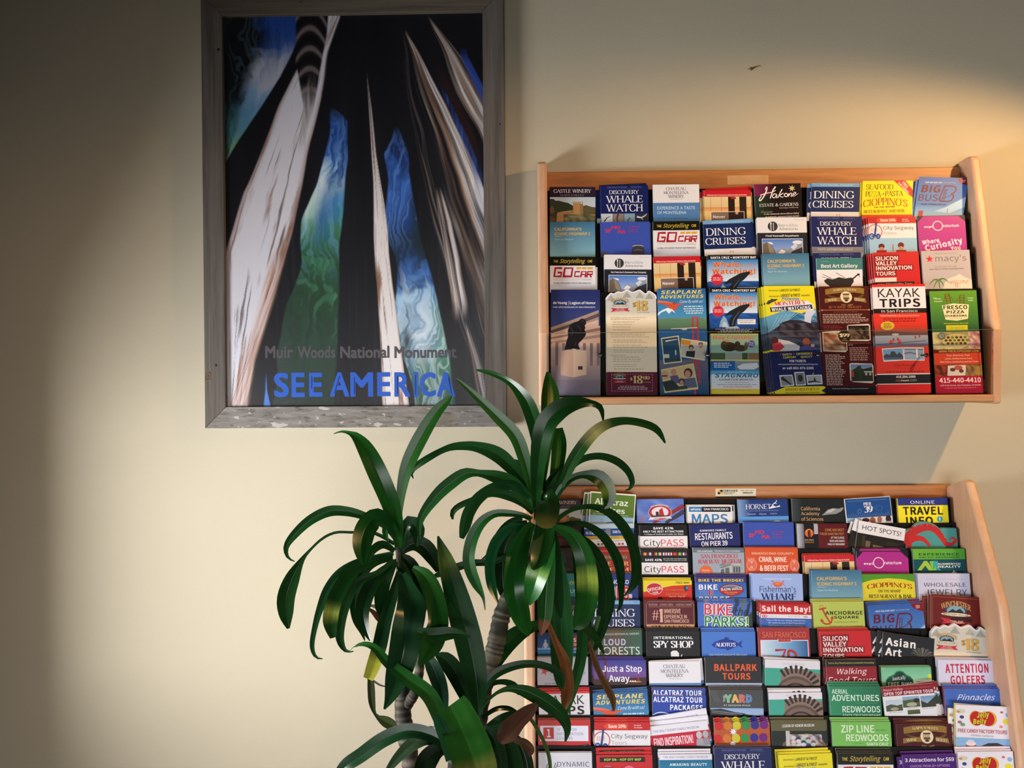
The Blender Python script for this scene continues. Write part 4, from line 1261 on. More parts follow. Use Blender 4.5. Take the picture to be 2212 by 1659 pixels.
def whalew():
    wh = crop(190, 127, 5.86, '455 615 430 625 420 560 440 500 470 462 380 482 374 470 430 420 500 382 560 350 620 335 668 328 680 345 640 390 600 430 560 455 530 500 500 560 488 622')
    a = [R(0, 0, 100, 9.5, '15161a'), T('SANTA CRUZ', 5, 3, 43, 8, W, 'B'), T('MONTEREY BAY', 50, 3, 96, 8, W, 'B'), E(46.5, 5.5, 1.2, 1.2, W), R(0, 9.5, 100, 54, '2478c0', 'd4e2f0'), R(0, 54, 100, 88, '1f4f9e', '173f88'), N(0, 56, 100, 86, ['1f4f9e', '2a62b0', '183f86'], 9, 7, 5),
         T('Whale', 10, 13.5, 62, 25, 'd2622c', 'B', out='e8c8a0', ow=0.02), T('& Dolphin', 63, 19, 92, 25, 'd8924c', 'b'), T('Watching!', 8, 28, 94, 42, 'd2622c', 'B', out='e8c8a0', ow=0.02), ST(17, 50, 14, 'c8283a', 18, 0.72), K(8, 46, 26, 54, 3, 'f0c0c4', 'c', h=0.45),
         G([(18, 84), (22, 70), (28, 60), (34, 66), (40, 84)], '8ab0d4'), G([(24, 84), (28, 72), (34, 76), (38, 85)], 'c4d8ea'), G(wh, '20242c'), Ln([(46, 80), (50, 66), (62, 50)], 3, '5a6068', 1), G([(36, 84), (56, 82), (62, 87), (30, 87)], 'b4cce4'),
         R(57, 67, 95, 78, 'e4e8ee'), K(59, 69, 92, 77, 2, '9aa4b0', 'c', h=0.4), K(10, 88, 92, 97, 3, 'b8c4dc', 'c', h=0.4), R(0, 98, 100, 100, 'd8c850'), R(0, 100, 100, 154, '8fb4a0', '9ac0b0'), T('Bay Cruises!', 5, 102, 88, 112, 'd2622c', 'b', out='d8d0a8', ow=0.015),
         E(32, 119, 9, 8, 'a89a5c'), E(38, 126, 17, 10, '3a2c22'), E(28, 122, 7, 8, '4a3a2c'), E(56, 121, 6, 7, '3c2e24'), E(62, 129, 14, 7, '4a3a2a'), E(74, 124, 4, 9, '6a5a48'), ST(85, 120, 9, '4a4a98', 14, 0.7), T('Only', 80, 116, 90, 119, 'd8d8ec', 'b', 0, 12), T('$20', 80, 120, 90, 124, 'd8d8ec', 'b', 0, 12),
         R(0, 139, 30, 153, '4a6048'), R(31, 139, 64, 153, '9aa09c'), R(65, 139, 77, 153, '40503c'), R(78, 139, 100, 153, '8a6a50'), R(0, 153, 100, 156, 'd8c850'), R(0, 156, 50, 176, '1d62ac'), R(50, 156, 100, 176, '8c9eb4', '5a7898'), G([(54, 168), (66, 162), (96, 160), (100, 168), (90, 174), (60, 174)], 'd8dce0'),
         K(6, 160, 46, 172, 3, 'd4e0f0', h=0.5), R(0, 176, 100, 215, '3f9cd4', 'd8e4ee'), R(0, 185, 100, 215, 'd4e4f0', 'e4e4ea'), T('Santa Cruz Wharf', 34, 177.5, 72, 181, 'b8d8ec', 'i'), T('STAGNARO', 8, 182.5, 98, 191, '2a6a8c', 'B', 0.3), T('CHARTER BOATS', 16, 193.5, 87, 197.5, '4a5a6a', 'b'), K(26, 201, 80, 203.5, 1, 'c09098', 'c'),
         T('santacruzwhalewatching.com', 12, 204.5, 94, 208, '7a6a78', 'b'), K(16, 210, 92, 213, 1, 'c07080', 'c'), R(0, 215, 100, 226, 'e0c840'), K(20, 217, 86, 220, 1, 'c0a030', 'c')]
    return a


def princess():
    a = [T("Monterey's", 9, 7.5, 29, 11.5, '5a5420', 'b', 0, -1), T('LARGEST & FINEST', 31, 6, 72, 11, '3a3618', 'b', 0, -1), T("Monterey's", 9, 19.5, 30, 23, '5a5420', 'b', 0, -1), T('LARGEST & FINEST', 32, 16, 71, 22, '3a3618', 'b', 0, -1), T('vessels!', 73, 17, 90, 21, '5a5420', 'b', 0, -1)]
    a += [N(0, 44, 100, 76, ['3a78a8', '5a98c0', '2a5c8c', '7ab0d0'], 8, 6, 3), N(0, 74, 100, 130, ['24304a', '34425c', '1c2438', '50607c'], 10, 8, 4), G([(0, 32), (100, 32), (100, 46), (70, 56), (40, 50), (14, 60), (0, 62)], 'e2d624'), G([(0, 62), (14, 58), (30, 52), (60, 54), (40, 70), (10, 90), (0, 96)], '5f9cc4')]
    a += [Ln([(4 + 7 * i, 92 - 4 * i), (24 + 8 * i, 60 - i)], 0.7, 'a4cce0') for i in range(6)]
    a += [Ln([(80, 80), (82, 62), (92, 48)], 12, 'c8cce8', 16), G([(18, 86), (30, 74), (46, 69), (66, 70), (86, 76), (98, 86), (96, 104), (70, 112), (44, 106), (24, 100)], '2c2a38'), N(24, 76, 94, 104, ['2c2a38', '4c485c', '1c1a26', '5a566c'], 9, 5, 8),
          G([(10, 42), (34, 32), (84, 30), (96, 38), (94, 50), (60, 50), (10, 52)], 'e2e2ea'), T('Princess', 34, 22.5, 68, 29.5, '4a68a4', 'b', 0.2, 0, 0, 'dcdce8', 0.03), T('MONTEREY', 18, 31, 81, 39, 'c4283a', 'S', 0, -3), G([(8, 44), (92, 38), (93, 47), (9, 53)], '1c2448'), T('WHALE WATCHING', 11, 42.5, 89, 49.5, W, 'B', 0, -3.6),
          G([(1, 36), (6, 30), (14, 27), (26, 26.5), (20, 31), (12, 34), (6, 38)], '3c4048'), G([(10, 29), (13, 25), (15, 28)], '3c4048'), G([(18, 108), (40, 112), (60, 122), (60, 132), (16, 132)], 'c8c8d0'), E(12, 111, 7, 8, '4a2a28'), G([(6, 118), (22, 114), (30, 124), (20, 132), (6, 132)], 'c83a48'),
          E(74, 114, 7.5, 8, '8a4a3c'), G([(60, 124), (74, 120), (92, 124), (96, 132), (58, 132)], '4a4a84'), E(86, 121, 4, 3, 'd0a898'),
          G([(0, 134), (60, 131), (100, 130), (100, 240), (0, 240)], '1e2456'), T('SAFETY', 24, 137, 43, 141.5, 'd8c844', 'b', 0, -2), T('EXPERIENCE', 52, 135.5, 84, 140, 'd8c844', 'b', 0, -2), T('COMFORT', 25, 143, 51, 147, 'd8c844', 'b', 0, -2), T('QUALITY', 60, 142, 83, 146.5, 'd8c844', 'b', 0, -2), ST(20, 139, 2, 'c03a4a'), ST(47, 138, 2, 'c03a4a'), ST(88, 137, 2, 'c03a4a'),
          T('FOR TICKETS', 37, 150, 69, 155, W, 'B'), T('www.princessmontereywhalewatching.com', 14, 157.5, 92, 161, 'd4d4e4', 'b'), T('or call 831-372-2203', 22, 164, 83, 169, W, 'B'), G([(14, 181), (40, 180), (42, 202), (15, 204)], 'd8d8dc'), G([(16, 183), (38.5, 182), (40, 200), (17, 202)], '84868c'),
          G([(44, 175), (64, 174), (65, 201), (45, 202)], 'd8d8dc'), G([(46, 177), (62.5, 176), (63.5, 199), (47, 200)], '74767c'), G([(67, 181), (98, 180), (98, 199), (68, 200)], 'd8d8dc'), G([(69, 183), (96, 182), (96, 197), (70, 198)], 'a0a2a8'), Ln([(18, 186), (26, 192), (36, 200)], 7, '2a2c30', 2), E(55, 187, 5, 7, '30302e'), Ln([(70, 195), (82, 193), (94, 195)], 3.4, '202226', 1), G([(81, 193), (83, 184), (86, 193)], '202226'),
          G([(0, 214), (20, 206), (24, 204), (100, 203), (104, 206), (94, 212), (103, 218), (92, 222), (94, 240), (16, 240), (18, 218), (4, 222)], 'dcd028'), Ln([(82, 176), (78, 184)], 1.4, 'd8c844', 0.3), T("EXPERIENCE WILDLIFE WITH US!", 24, 206.5, 91, 212, '9a3a2a', 'B', 0, -1), T('Trips led by Marine Biologist/Naturalist', 22, 214, 91, 218, '4a4a30', 'b', 0, -1)]
    return a


def trolley():
    g = '8c6c30'
    a = [G([(13, 6), (30, 3), (59, 2), (84, 3), (91, 5), (90, 16), (72, 13), (46, 13), (28, 15), (13, 17)], g), G([(15, 17), (50, 26), (46, 30), (20, 21)], '5f4820'), G([(88, 16), (70, 26), (72, 30), (90, 20)], '5f4820'), G([(11, 25), (46, 22), (46, 31), (26, 31), (11, 34)], g), G([(70, 22), (92, 25), (94, 34), (80, 31), (70, 30)], g),
         T('NAPA VALLEY', 29, 6, 76, 10.5, 'd8c8a0', 'S', arch=2), T('WINE', 17, 25, 36, 30, 'd8c8a0', 'S', 0, -5), T('TROLLEY', 69, 25, 91, 30.5, 'd8c8a0', 'S', 0, 6), E(54, 22, 12.5, 12.5, '6a5020'), E(54, 22, 11.6, 11.6, 'e0d4b4'), R(48, 16, 60, 27, '6a4a30')] + \
        [R(49 + 3 * i, 18, 51 + 3 * i, 23, 'd8c8a0') for i in range(4)] + [R(47, 15, 61, 16.4, '4a3420'), E(54, 29, 4, 2, '3a2a20'), T('EST. 2010', 44, 36, 66, 38.5, 'c8a870', 's', arch=-1.5),
        T('(877) WINE-TROLLEY', 18, 40, 84, 45.5, 'b8703c', 's'), R(4, 48, 98, 49, 'c88a44'), E(4, 48.5, 1.8, 1.8, 'c88a44'), E(98, 48.5, 1.8, 1.8, 'c88a44'), K(26, 52, 76, 54, 1, '8a4a30', 'c'), K(5, 57, 96, 77, 6, 'c8b0a4', h=0.4), K(5, 80, 46, 90, 3, '8a4038', h=0.4),
        G([(52, 82), (54, 79), (95, 77), (98, 80), (97, 110), (92, 112), (55, 111), (52, 107)], 'd4ccc4'), N(54, 80.5, 95.5, 109, ['14120f', '2a2420', '4a3a34', '7a6458', '1a1614'], 8, 6, 2), R(54, 81, 95, 84, '1a1614'), G([(2, 93), (36, 90), (50, 94), (50, 130), (46, 134), (2, 132)], 'd0c4bc'), N(3.5, 94.5, 48.5, 131, ['5a2a1c', '8a4a30', 'a8704c', 'c8b8a8', '6a6450'], 6, 6, 6),
        E(46, 102, 13, 13, '5c4826'), E(46, 102, 11.5, 11.5, '2a1c10'), T('$99', 36, 96, 56, 104, 'e8dcc0', 'S'), T('per', 43, 106, 49, 108, 'd0c0a0', 'm'), T('ticket', 41, 109, 51, 111, 'd0c0a0', 'm'), T('UNIQUE WINE TROLLEY TOUR', 52, 115, 96, 118, 'a06050', 's'), K(52, 119, 66, 122, 1, 'd0b0a8'), K(54, 125, 96, 153, 7, 'c0a098', h=0.4),
        K(5, 139, 46, 202, 19, 'c8aca4', h=0.45), G([(52, 158), (56, 156), (97, 158), (99, 162), (98, 194), (94, 197), (56, 194), (52, 191)], 'd4ccc4'), R(54, 159, 97, 171, '5a7cb0', '8098b4'), G([(54, 172), (66, 165), (80, 168), (97, 164), (97, 180), (54, 180)], '283430'), R(54, 176, 97, 193, '2a2c2a'), R(54, 172, 60, 184, '984428'), Ln([(72, 190), (73, 172), (70, 162)], 5, '2a3a24', 8), R(80, 173, 97, 175, 'c8c8c0'), R(82, 176, 86, 181, 'a8a8a0'), R(90, 176, 94, 181, 'a8a8a0'),
        R(0, 204, 102, 230, '14121a'), T("Perfect for Weddings or Corporate Shuttles!", 15, 206, 87, 209, 'c8c8cc', 's')]
    return a


def kayak():
    a = [R(0, 0, 100, 5, 'cc2a2a'), R(0, 5, 100, 47, 'dcdce6'), T('KAYAK', 10, 8, 90, 25, '1c1c20', 'i'), T('TRIPS', 12, 28, 89, 44.5, '141418', 'B'), R(0, 47, 100, 56, '1a1a1c'), T('In San Francisco', 15, 49, 83, 54.5, W, 'm'), R(0, 56, 100, 92, 'd4362c', 'd03a30'), T('Enjoy Kayaking', 12, 59, 42, 62.5, 'f0d0c8', 'b'), T('in World-Class Destinations', 43, 59, 86, 62.5, 'e8a898', 'b'), K(12, 66, 86, 75, 2, '8a1c1c', 'c', h=0.45),
         R(0, 84, 100, 96, 'c44a3a', '6a4a48'), G([(0, 92), (30, 90), (60, 94), (100, 96), (100, 104), (0, 100)], '5a4648'), R(0, 99, 100, 118, '9aa4bc', '7a86a0'), R(0, 118, 100, 122, '6a5a68', 'a85048'), R(0, 122, 100, 176, 'c23430', 'cc3a34'), E(39, 97, 7, 2, 'b4b4bc'), E(30, 112, 3.4, 4.4, 'c03c2c'), E(46, 112, 3, 5, 'c04434'), E(35, 107, 2, 3, '9a4034'), E(43, 106, 2, 3, '9a4034'), E(76, 103, 1.6, 3, 'a04a40'), E(84, 101, 1.6, 3, 'a04a40'), Ln([(4, 116), (96, 110)], 1.2, '3a4a68'),
         E(25, 80, 13, 8.5, 'd8b840'), K(17, 75, 33, 86, 4, '4a4020', 'c', h=0.4), G([(12, 124), (52, 122), (53, 147), (14, 149)], 'dcdce4'), G([(13.5, 125.5), (51, 123.5), (51.5, 145.5), (15, 147)], '6a98c8'), G([(53, 122), (91, 123), (91, 148), (53, 147)], 'dcdce4'), G([(54, 123.5), (90, 124.5), (90, 146.5), (54, 145.5)], '8aa4c8'), G([(14, 138), (20, 134), (26, 136), (30, 129), (36, 130), (40, 136), (44, 131), (51, 138), (51.5, 143), (15, 145)], '3c4654'), R(15, 141, 51, 145, '44607c'),
         Ln([(54, 126), (90, 127)], 1.4, '4a5668'), Ln([(54, 134), (64, 132), (80, 136)], 3, '5c6880', 2), R(76, 126, 79, 142, 'dce0e8'), T('City Kayak', 33, 153.5, 72, 159, '5c1418', 'm'), K(36, 161, 70, 163, 1, 'a82a28', 'c'), K(14, 168, 93, 170.5, 1, '5c1418', 'c'), R(0, 172, 100, 174, 'dcdce4'), R(0, 174, 100, 191, '24242a'), T('415.294.1000', 36, 176, 72, 180.5, W, 'B'), T('city', 35, 183.5, 45, 187.5, 'c86a3a', 'b'), T('kayak', 45.5, 183.5, 60, 187.5, 'dcdce4', 'b'), T('.com', 61, 183.5, 74, 187, 'b0b0b8', 'm'), R(0, 191, 100, 192.5, 'dcdce4'), R(0, 192.5, 100, 230, 'cc2a2e')]
    return a


def jelly():
    a = [R(0, 0, 100, 56, 'e2e2f2'), E(9, 11, 9, 4, 'd0ccb8'), E(5, 12, 3, 2, 'c08a6a'), E(11, 21, 4, 3, '3a4078'), E(7, 30, 4, 2.6, 'a06a8a'), E(12, 34, 4.4, 3, '6aa070'), E(82, 10, 3, 2, 'c05a7a', 10), E(93, 14, 4.5, 4, '8ab4e0'), E(90, 26, 7, 5, 'e2d848'), E(80, 35, 3.4, 2.6, 'd8909a'),
         E(35, 22, 11, 13, 'd8a830'), E(60, 22, 13, 13, 'd8a830'), E(37, 22.5, 11.5, 12.5, 'b82028'), E(57, 22.5, 12, 12.5, 'b82028'), R(37, 12, 57, 32, 'b82028'), T('Jelly', 38, 10, 59, 23, 'd8cc30', 'B', 0.2, -5, 0, '7a6a10', 0.03), T('Belly', 31, 22, 54, 34, 'd8cc30', 'B', 0.2, -5, 0, '7a6a10', 0.03),
         T('FREE CANDY FACTORY TOURS', 3, 41, 90, 47.5, 'b84a60', 'b'), T('Fairfield, California', 26, 50, 66, 54, '8a8a94', 'l', 0.3), R(0, 56, 100, 225, '86b2e4', '7aa8dc'), G([(17, 68), (34, 68), (37, 80), (36, 100), (14, 100), (14, 80)], 'b82a34'), E(25.5, 66, 9, 4, 'dcd8e0'), E(25.5, 62, 6, 2.6, 'd0d0dc'),
         G([(42, 70), (56, 64), (72, 63), (86, 68), (86, 100), (42, 100)], '3a3840'), E(62, 77, 12, 8, 'd0d4e4'), R(72, 68, 84, 82, '5a5a68')]
    return a


def bigbus():
    rd = '620f28'
    a = [R(0, 0, 100, 62, '2f5cb0', '4c80c8'), R(0, 62, 100, 100, '5a8ccc', 'a8cce8'), R(0, 100, 100, 225, 'a8cce8', '7aa0c0'), G([(40, 72), (60, 64), (80, 52), (100, 40), (100, 62), (70, 76)], '9cc0e4'), G([(78, 1), (100, 1), (100, 16), (92, 14), (82, 9)], '7a141e'), T('FREE', 87, 4.5, 95, 7, 'e8c8c8', 'b'), T('MAP', 87.5, 8, 94.5, 10, 'e8c8c8', 'b'),
         T('HOP-ON HOP-OFF', 13, 10, 48, 13, 'dce4f0', 'b'), T('SIGHTSEEING TOURS', 50, 10, 75, 12.5, 'a8c0e0', 'm'), T('BIG', 8, 17, 46, 33, rd, 'B', 0.12), T('BUS', 4, 37, 43, 51, rd, 'l', 0.06), Ln([(54, 18), (70, 18), (76, 20), (78, 26), (75, 32), (69, 34.5), (73, 37), (75, 42), (71, 49), (64, 51), (49, 51), (46, 47), (54, 18)], 2.6, rd),
         Ln([(56, 24), (52, 50)], 1, rd), Ln([(60, 24), (56, 50)], 1, rd)] + [Ln([(55.5 - 0.7 * i, 28 + 5 * i), (59.5 - 0.7 * i, 28 + 5 * i)], 0.8, rd) for i in range(4)] + [Ln([(48, 46), (60, 42), (74, 35)], 1.1, rd), T('- SAN FRANCISCO -', 7, 56, 64, 59.5, rd, 'b'), Ln([(66, 76), (66, 66)], 0.7, '8a3a50'), R(8, 72, 17, 90, 'a83a48')]
    return a


def citypass(v2=False):
    if not v2:
        a = [T('SAVE 42%', 28, 4, 71, 9, W, 'B'), T('ONLY THE BEST ATTRACTIONS', 7, 11.3, 92, 15.5, W, 'B'), T('+ 2 Days of Unlimited Cable Car Rides', 8, 17.5, 92, 21, 'd8d8e0', 'b')]
        y = 23
    else:
        y = 25
        a = [T('SAVE 42%', 9, 17, 45, 22, W, 'B'), T('ON THE TOP 4 ATTRACTIONS', 48, 16, 98, 18.5, 'c8c8d0', 'b'), T('+ 3 Days of Unlimited Cable Car Rides', 48, 19.8, 98, 22, 'c8c8d0', 'b')]
        for i, (p, q, r) in enumerate((('b84a30', 'd8b040', 'b84a30'), ('3a4a8a', 'dcdce4', 'b83a44'), ('2a2420', 'b83a30', 'd8b040'), ('3a8a50', 'dcdce0', 'b83a40'), ('d8d8e0', 'b05a6a', 'd8d8e0'), ('dcdce4', 'c03a48', 'dcdce4'), ('c02a34', 'd0403a', 'c02a34'), ('4a8a48', 'c8c048', '3a7a40'), ('d8d8e4', '4a5aa0', 'b83a44'))):
            x = 5 + 10.6 * i
            a += [R(x, 4, x + 3, 10, p), R(x + 3, 4, x + 6, 10, q), R(x + 6, 4, x + 8.6, 10, r)]
    return a + [R(0, y, 100, 225, 'e2dfe6'), T('City', 7, y + 7, 43, y + 24, '2a2024', 'm'), T('PASS', 44, y + 7, 92, y + 21, 'cc2a48', 'm')]


def castle():
    a = [T('CASTLE WINERY', 8, 5, 91, 13, W, 's'), T('NAPA VALLEY', 23, 16.5, 76, 20.5, '9a8c9a', 's'), R(0, 23, 100, 78, 'b2c2d2', 'd4d8dc'), G([(0, 27), (8, 27), (12, 31), (20, 31), (30, 34), (40, 36), (50, 42), (56, 50), (70, 44), (80, 41), (90, 45), (100, 46), (100, 110), (0, 110)], '343c2e'),
         G([(62, 46), (80, 42), (100, 47), (100, 66), (62, 66)], '5a5438'), R(51, 36, 66, 62, 'b08858'), R(66, 38, 73, 64, '94704a')] + [R(50 + 4 * i, 33, 52.5 + 4 * i, 37, 'b08858') for i in range(6)] + \
        [G([(16, 59), (30, 55), (46, 53), (54, 62), (60, 70), (60, 110), (12, 110)], 'a47a50')] + [R(18 + 5 * i, 57 - i * 0.8, 20.5 + 5 * i, 60 - i * 0.8, 'b08a60') for i in range(7)] + [E(5, 52, 5, 8, '6a4a30'), N(30, 62, 100, 82, ['5a5a40', '8a8468', '46482e', '77704e'], 9, 4, 6), G([(0, 66), (12, 70), (14, 110), (0, 110)], '5c4030')]
    return a


def crown(x0, y0):
    """carved stone head-dress of the museum cover"""
    a = [R(0, y0 - (41 if y0 == 56 else 38), 100, 225, '3fa494')]
    pts = [(x0 + 46 * math.cos(t), y0 + 46 * math.sin(t)) for t in [math.pi * (1.22 + 0.75 * i / 14) for i in range(15)]]
    a += [G([(30, y0 - 36), (40, y0 - 40), (60, y0 - 41), (80, y0 - 38), (100, y0 - 33), (100, y0 + 60), (24, y0 + 60), (28, y0 - 14)], '84706a')]
    for i in range(9):
        t = math.pi * (1.30 + 0.068 * i)
        a += [Ln([(x0 + 33 * math.cos(t), y0 + 33 * math.sin(t)), (x0 + 47 * math.cos(t), y0 + 47 * math.sin(t))], 4.2, '32241f', 5.2)]
    a += [E(x0, y0 + 8, 38, 36, '5c4a42', 30), E(x0, y0 + 10, 35, 33, '74605a', 30), E(x0, y0 + 14, 30, 30, '33262a', 30), E(x0, y0 + 16, 28, 29, '6e5a54', 30)]
    return a


# ---- upper rack, top row
b('U00', (1188, 404, 1286, 404), '2a1c2c', 'castle photo leaflet with maroon heading', castle())
b('U01', (1298, 401.5, 1400, 400.3), '16205a', 'navy whale watch leaflet', discovery(), [(-2, -1, 1.0), (-14, 9, 4.5), (-3, -4, 2.2)])
b('U02', (1410.5, 399, 1510, 398), 'e0e0e8', 'white and blue winery leaflet', chateau())
b('U03', (1521, 412, 1621.5, 411), 'dcc898', 'red-topped visitor map with doorway photo', vismap(), [(-3, -2, 0.5), (-8, 1, -1), (4, -6, 3.5)])
b('U04', (1629, 399, 1729, 395.5), '160b10', 'black garden leaflet with brushed white script', [
    RH(0, 0, 45, 26, '7a2450', '160b10'), RH(0, 26, 40, 110, '22382c', '120c10'),
    Ln([(24, 12), (27, 6), (26, 14), (20, 26), (12, 36), (9, 34), (14, 26)], 3, 'e8e4e6', 2, True), Ln([(12, 24), (26, 20), (38, 18), (46, 14)], 2, 'e8e4e6', 1.4, True), Ln([(46, 6), (40, 14), (36, 24), (33, 32)], 3, 'e8e4e6', 2, True),
    Ln([(48, 24), (42, 22), (38, 28), (42, 31), (48, 24), (46, 31), (50, 29)], 2.2, 'e8e4e6', 1.2, True), Ln([(60, 12), (54, 22), (50, 31)], 2.2, 'e8e4e6', 1.6, True), Ln([(62, 21), (54, 26), (58, 30), (62, 29)], 2, 'e8e4e6', 1.2, True),
    ring(67.5, 25.5, 3.6, 3.6, 2, 'e8e4e6'), Ln([(74, 22), (72, 29), (77, 22), (80, 23), (78, 29), (82, 27)], 2, 'e8e4e6', 1.2, True), Ln([(83, 26), (89, 22), (86, 20), (82, 25), (84, 29), (94, 23)], 1.8, 'e8e4e6', 0.8, True),
    ST(81, 11, 8, 'c8b88c', 7, 0.4, 0.2), T('ESTATE & GARDENS', 9, 43, 93, 50, 'e0dcdc', 's'), T('Saratoga, California', 51, 52.5, 92, 55.5, 'b8b0b0', 'b', 0.2), T('Discover', 12, 59, 37, 64, '9a9a70', 'm', 0.3), T('in the redwoods above Silicon Valley', 18, 65, 93, 69, 'e0dcdc', 'b', 0.25), T('an authentic Japanese Estate Garden', 20, 71, 93, 75, 'e0dcdc', 'b', 0.25)])
b('U05', (1753.5, 395.5, 1857, 396), '14285a', 'navy dinner cruise leaflet', dining(), [(-8, 1, 0.5), (-4, 0, 0.5)], sh=-0.05)
b('U06', (1864, 391, 1972.5, 390), 'ecd618', 'yellow seafood restaurant leaflet', [
    T('SEAFOOD', 7, 7, 61, 18, '4a3c10', 's'), T('PIZZA', 6, 21.5, 37, 33, '4a3c10', 's'), E(41.5, 27, 1.4, 1.4, '4a3c10'), T('PASTA', 45, 21, 81, 32, '4a3c10', 's'), T("CIOPPINO'S", 2, 40, 90, 55, 'a8441c', 's', arch=5), T('ON THE WHARF', 24, 52.5, 66, 55.5, '5a4a14', 'S', 0, -2),
    T('RESTAURANT AND BAR', 4, 59.5, 85, 65.5, '6a5a18', 's', 0, -1), G([(62, 0), (84, 0), (100, 20), (100, 35)], 'bc2028'), T('FREE', 77, 6, 92, 12, 'f0dcd0', 'B', 0, 48), T('CLAM CHOWDER', 66, 12.5, 96, 17, 'f0dcd0', 'B', 0, 48), R(0, 70, 100, 225, 'c84a28', 'a03420')], [(-4, 2, 0.4), (-7, 3, 0.4)], sh=-0.075)
b('U07', (1986.5, 382, 2092, 384.5), '3866b8', 'blue sightseeing bus leaflet with curled edge', bigbus(), [(-7, 5, 1), (-10, 8, 2)], sh=-0.15)
# second row
b('U10', (1188, 479.5, 1285.5, 479), '3a6c92', 'teal coastal highway leaflet', highway())
b('U11', (1296.5, 480, 1402.6, 478.6), '3a50ac', 'blue museum leaflet with red lettering and figure', sfmoma(), [(3, 0.5, -0.5)])
b('U12', (1410.5, 478.6, 1510.5, 477.4), 'dedee6', 'storytelling car leaflet', gocar())
b('U13', (1518, 477, 1620.6, 473), '14285a', 'tilted navy dinner cruise leaflet', dining(), [(5, 0, 1.5), (8, 2, 2)])
b('U14', (1634.6, 470, 1742, 469), 'dcdce4', 'white adventure leaflet with snowy valley photo', incred('Find Yourself Anywhere'), [(-1.5, 2, 0.5), (2, 3, -1)])
b('U15', (1752, 467.6, 1862, 468), '16205a', 'dark blue whale watch leaflet with grey strip', discovery(True), [(-2, 2, 0.5)])
b('U16', (1875.5, 469, 1978, 468), 'b81c22', 'white and red scooter tour leaflet', segway(), [(-4, 1, 0.3), (-8, 2, 0.5), (-11, 3, 0.7)])
b('U17', (1981, 467, 2084, 464.6), '221e34', 'magenta science museum card', explor(), [(1.5, 0.5, -0.5)])
# third row
b('U20', (1188, 554.7, 1286, 554.7), 'dedee6', 'storytelling car leaflet beside the wooden side panel', gocar(), [(5, 2, -0.5)])
b('U21', (1305.6, 550, 1407, 550.6), 'dcdce4', 'white adventure leaflet with granite valley photo', incred("San Francisco's Greenest Tour Company"), [(-1, 1, 0.4)])
b('U22', (1411, 556, 1511, 553), 'dcc898', 'slanted red-topped visitor map', vismap(), [(2, -1.5, -1), (5, 2, -3)])
b('U23', (1529, 551, 1637, 550), '15161a', 'whale watching leaflet with black heading', whalew(), [(-2, 1, 0.3)])
b('U24', (1647, 548.5, 1747, 546.8), '3a6c92', 'teal highway leaflet with gold lettering', highway(), [(-3, 1, 0.4)])
b('U25', (1763, 558, 1861.5, 557), 'e0e0ea', 'art gallery leaflet with black bird sketch', [
    R(0, 0, 100, 26, '3c7a7c'), T('VOTED', 10, 6, 27, 9.5, '6fa0a0', 'i'), T('Best Art Gallery', 10, 13, 90, 24, W, 'b'), R(0, 26, 100, 90, 'e0e0ea'), G([(15, 50), (24, 45), (34, 48), (48, 43), (62, 46), (74, 44), (80, 46), (80, 54), (74, 62), (72, 72), (62, 84), (40, 84), (28, 74), (26, 62), (18, 56)], '2c282c'),
    Ln([(74, 50), (82, 44), (88, 39), (91, 38)], 3.4, '2c282c', 2.6, True), E(91, 37.5, 3, 2.6, '2c282c'), Ln([(92, 39), (94, 44)], 1, '2c282c'), Ln([(12, 36), (30, 45), (46, 50)], 0.9, '4a4448'), Ln([(10, 41), (28, 48)], 0.9, '4a4448'), Ln([(16, 38), (32, 46)], 1.2, '3a3438'), Ln([(42, 33), (54, 40), (62, 45)], 1.2, '4a4448'), Ln([(28, 66), (26, 76), (32, 82)], 1.2, '2c282c'), Ln([(64, 70), (70, 80), (66, 90)], 1.4, '2c282c')], [])
o_ = b('U25', (1757, 546, 1861, 544), '16205a', 'navy whale watch leaflet behind the art gallery one', discovery(), [])
o_.matrix_world = Matrix.Translation(frame_axes('U')[2] * -0.004) @ o_.matrix_world
b('U26', (1885, 546, 1984, 542.8), 'c0202a', 'red technology tour leaflet', silicon(), [(-4, 1, 0.5), (-8, 2, 0.6), (-11, 3, 0.8)])
b('U27', (1990, 542.4, 2094, 539.4), 'b4acb2', 'grey department store leaflet with red star', macys(), [(-1, 1, 0.2)])
